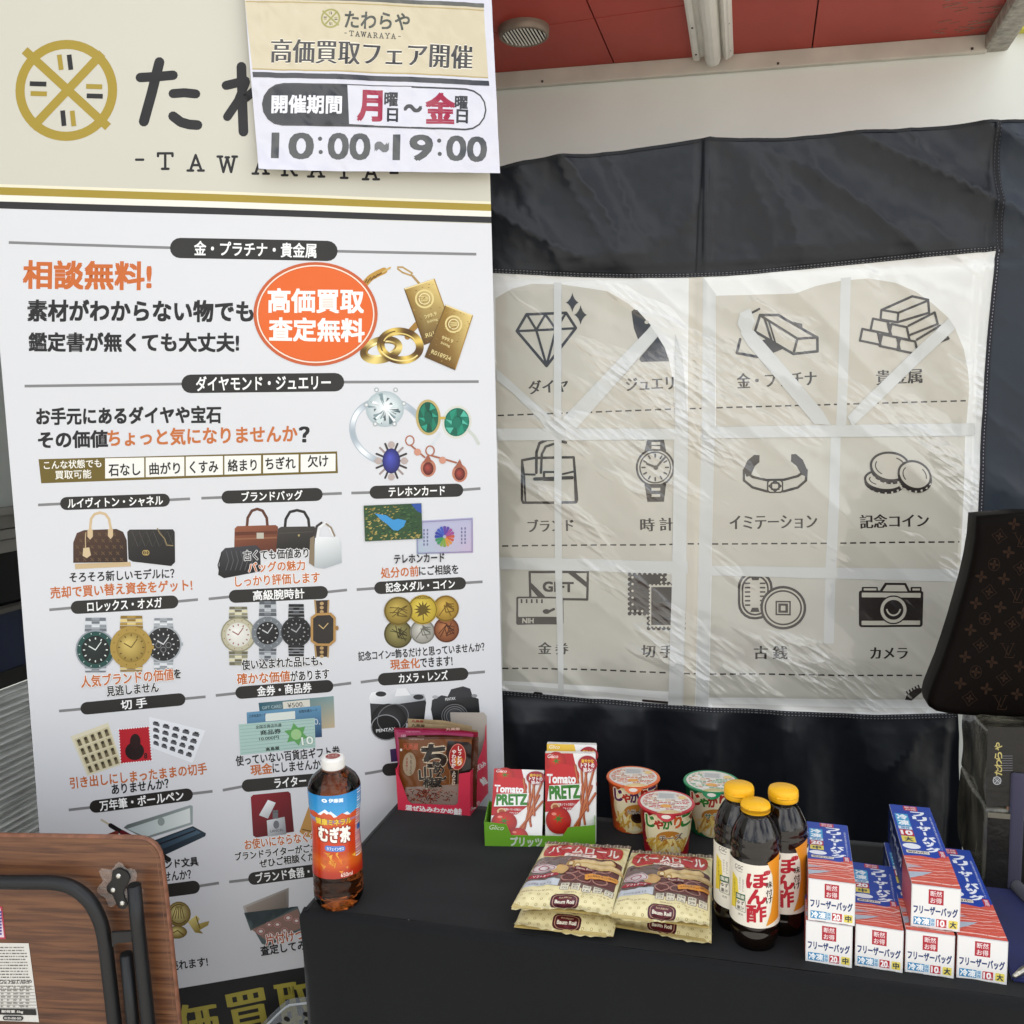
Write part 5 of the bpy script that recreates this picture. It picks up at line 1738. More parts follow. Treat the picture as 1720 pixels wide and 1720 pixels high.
# ------------------------------------------------------------------ three citrus soy bottles
bl = mat('soy_black', (16, 9, 6), 0.04, spec=0.6, coat=0.2)
yl = mat('yellow_cap', 'f0b41c', 0.38, spec=0.4)
cg = mat('clear_neck', 'e9e9e9', 0.04, trans=1.0, ior=1.3)
def soy(px, py, label):
    P = atz(px, py, TZ)
    mm = mpp(P)
    R = 40.5 * mm
    dy, dx = py - 1578, px - 1267
    xf = cyl_xf(P, R)
    k = 1.0
    Y = lambda y: xf(px, 1578 + dy + (y - 1578) * (mpp(Pf0) / mm))[1]
    t = thing('soy_bottle', label, 'bottle', P, to_cam(P), 'dark sauce bottles with yellow caps')
    h = lambda y: max(0.0, Y(y))
    PR = [(h(1590), 37), (h(1584), 39.5), (h(1572), 40), (h(1569), 39), (h(1566), 40), (h(1560), 40.2), (h(1452), 40.2), (h(1449), 39), (h(1445), 39.6), (h(1440), 40.5), (h(1434), 40.5), (h(1431), 39), (h(1428), 39.2), (h(1422), 39.6),
          (h(1412), 36.5), (h(1402), 32), (h(1392), 27), (h(1387), 23.5), (h(1383), 21.5)]
    solid('bottle_body', [(0, .001), (34 * mm, 0)] + [(r * mm, z) for z, r in PR] + [(0, h(1383) + .0005)], bl, t)
    solid('neck', [(21.6 * mm, h(1383.5)), (21 * mm, h(1377)), (20 * mm, h(1368))], cg, t)
    hb, ht = h(1378), zfor(P, 1346 + dy) - TZ
    c_ = solid('cap', [(21 * mm, hb - .001), (23.8 * mm, hb), (24.3 * mm, hb + .006), (24.3 * mm, ht - .007), (23.8 * mm, ht - .0035), (22.2 * mm, ht - .001), (0, ht)], yl, t, 56)
    bm = bmesh.new()
    abox(bm, (0, -24.6 * mm, hb + .0085), (.017, .003, .0022), .0008)
    bobj('cap_tab', bm, yl, c_)
    bm = bmesh.new()
    lathe(bm, [(24.35 * mm, hb + .0060), (24.55 * mm, hb + .0063), (24.35 * mm, hb + .0066)], 48)
    bobj('cap_seam', bm, mat('cap_line', 'b07d10', .5), c_)
    c7 = lambda x, y: (980 + x * .2326, 1230 + y * .2326)
    F0 = cyl_xf(Pf0, 40.5 * mpp(Pf0))
    a = Art(lambda x, y: (x, y))
    Rr = 40.5 * mpp(Pf0)
    v0, v1 = h(1559), h(1453.5)
    a.add([[(-R * 2.6, v0), (R * 2.6, v0), (R * 2.6, v1), (-R * 2.6, v1)]], 'e4ddce', 0)
    a.base = 1
    a.xf = lambda x, y: tuple(q * R / Rr for q in F0(*c7(x, y)))
    a.poly([(1330, 955), (1365, 1060), (1372, 1180), (1352, 1320), (1318, 1412), (1402, 1395), (1412, 1385), (1418, 925), (1380, 940)], 'd98a22')
    a.poly([(1074, 1040), (1110, 1080), (1118, 1180), (1095, 1290), (1066, 1300)], 'dcc23c')
    a.line([(1338, 960), (1368, 1060), (1374, 1180), (1354, 1320), (1322, 1410)], 3, 'c9aa5a')
    a.text('CGC', 1092, 988, 1150, 993, 28, '4a4038', .01)
    a.line([(1090, 1005), (1115, 1022), (1145, 1022)], 3, '4a4038')
    RD = 'b0152a'
    a.text('ぽ', 1180, 1068, 1345, 1070, 112, RD, .04)
    a.text('ん', 1188, 1188, 1318, 1190, 104, RD, .05)
    a.text('酢', 1180, 1310, 1318, 1308, 124, RD, .03)
    for s, y in (('味', 1118), ('付', 1176), ('け', 1228)): a.text(s, 1320, y, 1364, y - 3, 48, '2a2320', .01)
    a.vtext('おひたし', 1152, 1070, 1160, 13, '5a5048', .0)
    a.vtext('冷ややっこ', 1128, 1060, 1150, 12, '5a5048', .0)
    a.vtext('お鍋や焼魚に', 1090, 1085, 1220, 10, '7a6a20', .0)
    a.rect(1098, 1180, 1168, 1222, '2f5a3c')
    a.text('国産', 1106, 1200, 1162, 1201, 26, 'e6e2d2', .02)
    a.line([(1098, 1222), (1168, 1226), (1168, 1308), (1098, 1300)], 3, '4c5a48', closed=True)
    a.text('ゆず', 1106, 1244, 1160, 1246, 28, '33302a', .01)
    a.text('果汁', 1106, 1282, 1160, 1284, 28, '33302a', .01)
    a.text('使用', 1115, 1328, 1150, 1330, 16, '55504a', .0)
    build('label', a, cyl_surf(lambda v: 40.3 * mm, R, .02), mat('paper_label', None, 0.42, spec=0.4), t, lift=.0004, step=.00006, world=False)
    return t
Pf0 = atz(1267, 1578, TZ)
soy(1267, 1578, 'front one of the three dark sauce bottles with yellow caps, its whole label showing')
soy(1240, 1549, 'dark sauce bottle with yellow cap behind the front one, next to the red cup')
soy(1313, 1554, 'dark sauce bottle with yellow cap beside the blue freezer bag boxes')

# ------------------------------------------------------------------ three potato stick cups
def cup(px, py, ry, hw, body, lid, tab, flav, cols, label, drink=False):
    P = atz(px, py, TZ)
    mm = mpp(P)
    H = zfor(P, ry) - TZ
    mr = mpp((P.x, P.y, TZ + H))
    R1, R0 = hw * mr * 0.985, hw * 0.75 * mm
    t = thing('snack_cup', label, 'cup', P, to_cam(P), 'potato stick cups')
    rf = lambda v: R0 + (R1 * .955 - R0) * max(0, min(1, v / H))
    Rm = (R0 + R1) / 2
    bm = bmesh.new()
    lathe(bm, [(0, .002), (R0 * .93, .002), (R0 * .95, 0), (R0, .0008), (R0 * 1.005, .003), (rf(H - .004), H - .004), (R1 * .97, H - .0035), (R1, H - .003), (R1 * 1.015, H - .0015), (R1, H - .0002), (R1 * .97, H)], 64)
    bobj('cup_body', bm, mat('cup_' + flav, body, 0.3, coat=.2), t, smooth=True)
    d = Vector((-P.x, -P.y, 0)).normalized()
    tpl = cyl_xf(PB, 42 * mpp(PB))
    hB = zfor(PB, 1347) - TZ
    sc = 1.0
    def xf(x, y):
        u, v = tpl(980 + x * .2326, 1230 + y * .2326)
        return u * Rm / (42 * mpp(PB)), v * H / hB
    a = Art(xf)
    a.ell(612, 745, 172, 190, 'dccb98', 30)
    a.ell(612, 745, 150, 172, 'e8dcb4', 30)
    random.seed(len(flav) + 3)
    a.ell(615, 775, 95, 60, 'b8792c', 20)
    for k in range(34):
        x = random.uniform(470, 740)
        y = random.uniform(790, 880)
        an = random.uniform(-.6, .6) + (-.35 if x < 600 else .35) * 1.2
        Lh = random.uniform(28, 70)
        a.line([(x - Lh * math.sin(an), y - Lh * math.cos(an) * .8), (x + Lh * math.sin(an), y + Lh * math.cos(an) * .8)], 15, random.choice(('d8b456', 'e6c874', 'c99a3c', 'ecd68e')), cap=False)
    if drink:
        a.ell(640, 810, 62, 46, '3a2418', 20)
        a.ell(640, 806, 48, 30, '1c100a', 20)
        a.line([(660, 740), (650, 790)], 9, '6d4a2a')
    a.text('Calbee', 577, 606, 698, 604, 30, 'c03a20', .03)
    xs = [(455, 515), (512, 575), (575, 640), (655, 705), (705, 770)]
    for (x0, x1), ch, c in zip(xs, 'じゃがりこ', cols):
        yc = 655 if ch != 'ゃ' else 668
        a.text(ch, x0, yc, x1, yc, 84 if ch != 'ゃ' else 62, c, .06, out=True, oc='f0e6c4', ow=.05)
    a.text({'cheese': 'チーズ', 'salad': 'サラダ', 'soy': '九州しょうゆ'}[flav], 548, 768, 716, 764, 44 if flav != 'soy' else 32, '5a3416' if flav != 'salad' else '1d6a3a', .02, out=True, oc='f2ecd8', ow=.06)
    build('sleeve_print', a, cyl_surf(rf, Rm, .02), mat('sleeve_ink', None, 0.3, coat=.2), t, lift=.0005, step=.00006, world=False)
    a = Art(lambda x, y: (x, y), flip=True)
    r = R1 * 1000
    a.ell(0, 0, r * .995, r * .995, lid, 48)
    a.ell(0, 0, r * .90, r * .90, 'd9d2c8', 44)
    random.seed(11)
    ink = tab
    for j in range(12):
        y = r * (.78 - j * .125)
        w = math.sqrt(max(0, (r * .82) ** 2 - y * y))
        x = -w
        while x < w - 2:
            q = random.uniform(2, 9)
            if not (abs(x) < r * .33 and y > r * .2): a.rect(x, y - r * .035, min(x + q, w), y + r * .035, random.choice((ink, 'd9b08a', ink, 'e9e4da', 'a86a4a')))
            x += q + random.uniform(.6, 1.6)
    a.rect(-r * .3, r * .26, r * .34, r * .72, 'c9c9c6')
    for k in range(5): a.rect(-r * .25, r * (.32 + k * .075), r * .28, r * (.345 + k * .075), '8a8a88')
    a.ell(r * .58, r * .42, r * .15, r * .13, 'e2c27a', 14)
    a.ell(0, -r * .35, r * .2, r * .14, 'e0a048', 16)
    build('lid_film', a, plane((0, 0, H + .0004), (.001, 0, 0), (0, .001, 0)), mat('lid_ink', None, 0.25, coat=.3), t, step=.00008, world=False)
    # pull tab folded down over the rim
    g, A2 = [], Art(lambda x, y: (x, y))
    sf = Surf(lambda u, v: Vector(((R1 + .002 + max(0, -v) * .10) * math.sin(u / R1), -(R1 + .002 + max(0, -v) * .10) * math.cos(u / R1), H + .0006 + v)), lambda u, v: Vector((math.sin(u / R1), -math.cos(u / R1), .2)).normalized(), .003, .004)
    A2.poly([(-.016, 0), (.016, 0), (.013, -.006), (.007, -.010), (0, -.012), (-.007, -.010), (-.013, -.006)], lid)
    A2.ell(.0, -.004, .007, .0032, 'e6ded2', 12)
    build('pull_tab', A2, sf, mat('lid_ink'), t, step=.00008, world=False)
    return t
PB = atz(1119, 1428, TZ)
GRN, RDD, PUR = '2f7a2c', 'b02a1c', '5a2350'
cup(1064, 1386, 1304.5, 45, 'd9602a', 'dd6a34', 'd2603a', 'soy', (PUR, RDD, PUR, RDD, PUR), 'orange snack cup behind the red one, beside the tallest red carton', True)
cup(1119, 1428, 1347, 48, 'b01824', 'b82030', 'c04048', 'cheese', (GRN, RDD, GRN, 'cf5a20', GRN), 'red snack cup standing in front of the orange and green cups')
cup(1195, 1392, 1312, 47, '127a4a', '1f8a58', '4a9a6a', 'salad', (RDD, GRN, RDD, RDD, GRN), 'green snack cup half hidden behind the yellow capped sauce bottles')

# ------------------------------------------------------------------ tilted card boxes in a green tray
def card(name, pts, d, material, parent, world=True, bev=0):
    bm = bmesh.new()
    prism(bm, pts, d, bev)
    return bobj(name, bm, material, parent, world)
FLt, FRt = atz(814.5, 1421, TZ), atz(1000.5, 1424, TZ)
tx = (FRt - FLt).normalized()
ty = Vector((-tx.y, tx.x, 0))
tray = thing('green_tray', 'low green cardboard tray holding the red tomato pretzel cartons', 'tray', (FLt + FRt) / 2, math.atan2(tx.y, tx.x))
fp = lambda x, y: onplane(x, y, FLt, ty)
gm = mat('green_card', '6aa32a', 0.45, spec=0.4)
fpts = [(814.5, 1421), (1000.5, 1424), (999.4, 1386), (954, 1390.5), (945, 1404.5), (858.6, 1403), (850.5, 1384.7), (813, 1380.5)]
card('front_panel', [fp(*p) for p in fpts], ty * .001, gm, tray)
TD = .078
hs = fp(813, 1380.5).z - TZ
for q, nm in ((FLt, 'side_panel'), (FRt - tx * .001, 'side_panel')):
    card(nm, [q + ty * .0012, q + ty * TD, q + ty * TD + Vector((0, 0, hs * 1.12)), q + ty * .0012 + Vector((0, 0, hs))], tx * .001, gm, tray)
card('back_panel', [FLt + ty * TD, FRt + ty * TD, FRt + ty * TD + Vector((0, 0, hs)), FLt + ty * TD + Vector((0, 0, hs))], ty * .001, gm, tray)
card('floor_panel', [FLt + ty * .0015 + tx * .0015, FRt + ty * .0015 - tx * .002, FRt + ty * (TD - .001) - tx * .002, FLt + ty * (TD - .001) + tx * .0015], (0, 0, .001), gm, tray)
c6 = lambda x, y: (640 + x * .2326, 1180 + y * .2326)
def fxf(x, y):
    q = fp(*c6(x, y)) - FLt
    return q.dot(tx), q.z
a = Art(fxf)
a.text('Glico', 783, 898, 888, 906, 34, 'dfe8c8', .0, slant=.3)
a.text('プリッツ', 935, 1003, 1162, 1010, 66, 'cdd6c4', .05)
a.text('PRETZ', 1185, 1024, 1300, 1028, 26, 'dfe8c8', .02)
build('front_print', a, plane(FLt - ty * .0002, tx, Vector((0, 0, 1))), mat('carton_ink', None, .4), tray, step=.0001)
def tomato(a, x, y, r, leaf=True):
    a.ball(x, y, r, r * .88, 'd8321e', '9c1414', 26, -.25, .3)
    a.ell(x - r * .35, y + r * .42, r * .2, r * .1, 'e88a78', 10)
    if leaf:
        for k in range(6):
            t = k * 1.047 + .2
            a.poly([(x + r * .07 * math.cos(t + 1.4), y + r * (.12 + .07 * math.sin(t + 1.4))), (x + r * .45 * math.cos(t), y + r * (.12 + .36 * math.sin(t))), (x + r * .07 * math.cos(t - 1.4), y + r * (.12 + .07 * math.sin(t - 1.4)))], '3f7a22')
def pretz_art(kind):
    a = Art(flip=True)                          # unit face 100 x 145, origin bottom left
    a.rect(0, 0, 100, 145, 'e9e6e2')
    a.poly([(0, 145), (55, 145), (62, 120), (64, 92), (70, 70), (50, 52), (0, 48)], 'b3141c' if kind == 'tomato' else 'e2b83a')
    if kind == 'tomato':
        tomato(a, 22, 130, 20, True)
        a.ell(34, 108, 34, 20, 'c01c20', 24)
    for x0, y0, x1, y1 in ((60, 125, 78, 30), (72, 122, 76, 40), (84, 128, 66, 24), (96, 118, 70, 40), (92, 92, 62, 22), (99, 80, 58, 26), (80, 118, 84, 52)):
        a.line([(x0, y0), (x1, y1)], 4.6, '9a4220')
        a.line([(x0 - 1, y0), (x1 - 1, y1)], 1.6, 'c87644')
    if kind == 'tomato':
        a.text('Tomato', 4, 103, 60, 103, 14, 'f2efec', .05)
        a.poly([(4, 66), (8, 92), (72, 96), (68, 70)], 'eeece6')
        a.text('PRETZ', 9, 80, 68, 83, 20, '2f7a22', .07)
        a.text('完熟トマトの味わい', 24, 61, 60, 62, 5, 'f0e6e0', .01)
        a.text('オリーブオイル仕上げ', 24, 54, 60, 55, 4.6, 'f0e6e0', .01)
        a.ell(20, 57, 9, 6.5, 'd9b48a', 14)
        a.ell(20, 57, 6, 4, 'a3552a', 12)
        tomato(a, 26, 35, 25)
        tomato(a, 54, 8, 20, False)
    a.ell(84, 128, 19, 14, '9c1424', 24)
    a.text('爽やかな', 72, 133, 96, 133, 6.5, 'e8b83a', .03)
    a.text('トマトの', 71, 126, 97, 126, 7, 'f4eeea', .03)
    a.text('旨み!', 76, 118.5, 93, 118.5, 6.5, 'f4eeea', .03)
    a.text('Glico', 5, 140, 26, 140, 6, 'f2eee8', .0, slant=.3)
    return a
def pretz(quad, tilt, off, kind, label):
    base = FLt + ty * off
    up = Vector((0, 0, 1))
    n = (-ty * math.cos(tilt) + up * math.sin(tilt)).normalized()
    b = Vector((base.x, base.y, TZ + .002))
    TLp, TRp, BR, BL = [onplane(*q, b, n) for q in quad]
    # a true rectangle: mean width and height
    ux = ((TRp - TLp) + (BR - BL)) / 2
    vy = ((TLp - BL) + (TRp - BR)) / 2
    ux = ux - n * ux.dot(n)
    vy = vy - ux * (vy.dot(ux) / ux.length_squared)
    c = (TLp + TRp + BR + BL) / 4
    O_ = c - ux / 2 - vy / 2
    t = thing('snack_carton', label, 'carton', (O_.x, O_.y, TZ), math.atan2(ux.y, ux.x), 'pretzel cartons in the green tray')
    card('box', [O_, O_ + ux, O_ + ux + vy, O_ + vy], -n * .0225, mat('carton_white', 'e4e2de', .4), t, bev=.0006)
    build('front_print', pretz_art(kind), plane(O_ + n * .0003, ux / 100, vy / 145), mat('carton_gloss', None, .28, coat=.25), t, step=.00007)
    sd = Art(flip=True)
    sd.rect(2, 2, 143, 21, 'a8161e')
    sd.text('Tomato PRETZ', 30, 12, 110, 12, 8, 'efe9e2', .03)
    build('side_print', sd, plane(O_ + ux + ux.normalized() * .0003, vy / 145, -n * .001), mat('carton_gloss'), t, step=.00007)
    return t
pretz([(926, 1249), (1009, 1252), (995, 1396), (910, 1394)], R_(12), .046, 'butter', 'yellow topped snack carton peeking out behind the taller red tomato carton')
pretz([(924.6, 1264), (1008.5, 1267), (993.5, 1414), (907, 1414)], R_(12), .018, 'tomato', 'taller upright red and white tomato pretzel carton at the right of the green tray')
pretz([(839, 1291), (919, 1294), (905, 1414), (813.5, 1410)], R_(34), .006, 'tomato', 'lower red and white tomato pretzel carton leaning far back in the green tray')

# ------------------------------------------------------------------ pink display carton with seasoning sachets
FL, FR, BR = atz(668.4, 1360, TZ), atz(790, 1371, TZ), atz(820, 1332, TZ)
BL = FL + BR - FR
sx, sy = (FR - FL).normalized(), (BR - FR).normalized()
nf = Vector((sx.y, -sx.x, 0))
nsd = Vector((sy.y, -sy.x, 0))
box = thing('sachet_display_carton', 'open pink cardboard display carton with pale high back full of seasoning sachets', 'carton', (FL + FR) / 2, math.atan2(sx.y, sx.x))
pm = mat('pink_card', 'd0334c', .4, spec=.4)
pg = mat('card_inside', 'b3aaa0', .7)
F_ = lambda x, y: onplane(x, y, FL, nf)
card('front_panel', [F_(*p) for p in ((668.4, 1360), (790, 1371), (790, 1297), (771, 1300), (769, 1349), (764, 1353), (691, 1350), (685, 1345), (678, 1325), (664.5, 1290))], -nf * .0012, pm, box)
S_ = lambda x, y: onplane(x, y, FR, nsd)
card('side_panel', [S_(*p) for p in ((790.5, 1370), (820, 1332), (817, 1212), (815.5, 1240), (810, 1262), (803, 1279), (796, 1290), (790.5, 1296))], -nsd * .0012, pm, box)
K_ = lambda x, y: onplane(x, y, BR, nf)
card('back_panel', [K_(*p) for p in ((698, 1325), (819.5, 1332), (817.5, 1203), (813, 1197), (700, 1196), (694, 1200))], nf * .0012, pg, box)
hL = F_(664.5, 1290).z
card('side_panel', [FL - nf * .0015, BL, BL + Vector((0, 0, hL - TZ + .03)), FL - nf * .0015 + Vector((0, 0, hL - TZ))], sx * .0012, pm, box)
a = Art(lambda x, y: ((F_(*c6(x, y)) - FL).dot(sx), F_(*c6(x, y)).z))
a.text('混ぜ込みわかめ', 178, 757, 522, 785, 36, 'ece6e4', .04)
a.text('鮭', 526, 788, 582, 792, 50, 'ece6e4', .05)
FL0 = Vector((FL.x, FL.y, 0))
build('front_print', a, plane(FL0 + nf * .0003, sx, Vector((0, 0, 1))), mat('carton_ink'), box)
a = Art(lambda x, y: ((S_(*c6(x, y)) - FR).dot(sy), S_(*c6(x, y)).z))
a.text('混ぜ込み', 672, 492, 752, 435, 36, 'ece6e4', .03)
a.text('鮭', 722, 580, 758, 555, 54, 'ece6e4', .04)
a.text('15g×20', 650, 778, 712, 718, 24, 'ece6e4', .02)
build('side_print', a, plane(Vector((FR.x, FR.y, 0)) + nsd * .0003, sy, Vector((0, 0, 1))), mat('carton_ink'), box)
foil = mat('sachet_foil', None, .26, spec=.5, coat=.2, bump=.12, bscale=45, bdist=.002)
def sachet(pts, back, label, fill, draw, k=0):
    pl = FL - nf * back
    pf = lambda x, y: onplane(x, y, pl, nf)
    c = pf(728, 1300)
    u1, v1 = (pf(668, 1300) - pl).dot(sx), pf(728, 1245).z
    u2, v2 = (pf(790, 1300) - pl).dot(sx), pf(728, 1360).z
    def w(u, v):
        s, t = (u - u1) / (u2 - u1), (v - v2) / (v1 - v2)
        return .0028 * max(0, math.sin(math.pi * max(0, min(1, s)))) ** .5 * max(0, math.sin(math.pi * max(0, min(1, t)))) ** .5 - .012 * max(0, t - .2) + .0008 * fbm(u * 40, v * 40, back * 99)
    P0 = Vector((pl.x, pl.y, 0))
    pos = lambda u, v: P0 + sx * u + Vector((0, 0, v)) + nf * w(u, v)
    sfc = Surf(pos, numnrm(pos, nf, .002), .008, .008)
    t = thing('seasoning_sachet', label, 'sachet', (c.x, c.y, v2), math.atan2(sx.y, sx.x), 'sachets in the pink carton')
    a = Art(lambda x, y: ((pf(x, y) - pl).dot(sx), pf(x, y).z))
    a.poly(pts, fill)
    a.xf = lambda x, y: ((pf(*c6(x, y)) - pl).dot(sx), pf(*c6(x, y)).z)
    draw(a)
    build('front_face', a, sfc, foil, t, step=.00008)
    b = Art(lambda x, y: ((pf(x, y) - pl).dot(sx), pf(x, y).z))
    b.poly(pts, fill)
    sb = Surf(lambda u, v: pos(u, v) - nf * (.0008 + 1.2 * max(0, w(u, v) + .012 * max(0, (v - v2) / (v1 - v2) - .2))), sfc.nrm, .008, .008)
    build('back_face', b, sb, foil, t)
    return t
def dbrown(a):
    a.rect(112, 262, 650, 278, '4a2410')
    a.poly([(470, 290), (620, 300), (645, 320), (640, 600), (560, 640), (480, 470), (462, 400)], '1c1210')
    a.poly([(180, 610), (555, 590), (640, 560), (640, 800), (150, 800)], '8a776c')
    random.seed(6)
    for _ in range(150):
        x, y = random.gauss(330, 95), random.gauss(665, 32)
        an = random.uniform(0, 3.14)
        if y < 620 or x < 175 or x > 640: continue
        a.line([(x - 13 * math.cos(an), y - 8 * math.sin(an)), (x + 13 * math.cos(an), y + 8 * math.sin(an))], 5, random.choice(('5a1f14', '7a2e1c', '3c1410', '93432a')), cap=False)
    BK_ = '16100d'
    a.text('ち', 292, 392, 462, 392, 150, BK_, .06, out=True, oc='c8b49a', ow=.03)
    a.text('り', 372, 452, 420, 452, 46, BK_, .04, out=True, oc='c8b49a', ow=.03)
    a.text('め', 378, 488, 452, 486, 60, BK_, .04, out=True, oc='c8b49a', ow=.03)
    a.text('ん', 388, 532, 470, 530, 56, BK_, .04, out=True, oc='c8b49a', ow=.03)
    a.text('山', 275, 518, 362, 510, 92, BK_, .05, out=True, oc='c8b49a', ow=.03)
    a.text('椒', 308, 578, 440, 572, 70, BK_, .05, out=True, oc='c8b49a', ow=.03)
    a.ell(545, 400, 62, 92, 'a32024', 28)
    a.ring(545, 400, 58, 88, 3, 'd9a08a', 28)
    a.ell(555, 430, 32, 34, 'c8742a', 16)
    a.vtext('しっとり', 562, 325, 460, 26, 'f0e4dc', .03)
    a.vtext('やわらか', 520, 350, 475, 28, 'f0e4dc', .03)
    a.ell(200, 450, 48, 82, '9c8a72', 24)
    a.vtext('しっとりふっくら', 212, 385, 520, 15, '2a1c14', .01)
    a.vtext('水産物シ', 182, 400, 500, 15, '8a2018', .01)
    a.line([(495, 490), (555, 490), (555, 600), (495, 600)], 4, '8a6a4a', closed=True)
    a.vtext('ふりかけ', 524, 498, 596, 22, 'd8c8b4', .02)
    a.text('丸美屋', 150, 330, 258, 330, 38, 'b0563c', .03)
    a.text('marumiya', 150, 310, 258, 308, 13, 'b0563c', .02)
    a.text('marumiya', 190, 277, 298, 277, 14, 'b8a08c', .0)
    a.ell(135, 352, 9, 9, 'e0d8d0', 10)
def strip(txt, c, x0, x1, y0, y1, h):
    return lambda a: a.text(txt, x0, y0, x1, y1, h, c, .02)
sachet([(681, 1211), (740, 1214), (789, 1224), (792, 1350), (684, 1350)], .050, 'hindmost beige sachet with red print under the pale carton back', 'a08a68', strip('丸美屋', '8a2a22', 205, 290, 148, 152, 16))
sachet([(682, 1217.5), (745, 1221), (799, 1231), (800, 1350), (685, 1350)], .042, 'beige sachet with dark print just behind the pink edged sachets', '94805f', strip('丸美屋', '3a2a1c', 205, 300, 180, 184, 20))
sachet([(657.5, 1226), (700, 1226), (756, 1228), (800, 1234), (800, 1350), (676, 1350)], .034, 'crimson topped sachet between the beige and the pink ones', '8c2436', strip('丸美屋', 'd9b0a0', 455, 555, 208, 206, 18))
sachet([(659, 1229), (730, 1231), (790, 1235), (792, 1350), (677, 1352)], .028, 'deep pink sachet leaning behind the brown sachets', 'a8305a', strip('marumiya', 'd890a8', 165, 270, 226, 226, 14))
sachet([(662, 1233.5), (730, 1234), (792, 1237), (796, 1352), (676, 1354)], .022, 'pale pink sachet with its corner out at the left of the brown sachets', 'b0486a', strip('丸美屋', 'e0b0be', 130, 165, 255, 258, 26))
sachet([(680, 1239), (740, 1238), (801, 1242), (800, 1356), (684, 1356)], .016, 'second brown sachet showing as a dark edge behind the front sachet', '4a2412', strip('marumiya', 'b08a70', 250, 300, 258, 258, 10))
sachet([(667, 1242.5), (730, 1241), (790, 1244), (787, 1366), (674, 1360)], .006, 'front brown sachet with brush lettering and dried fish flakes picture', '6d3d18', dbrown)

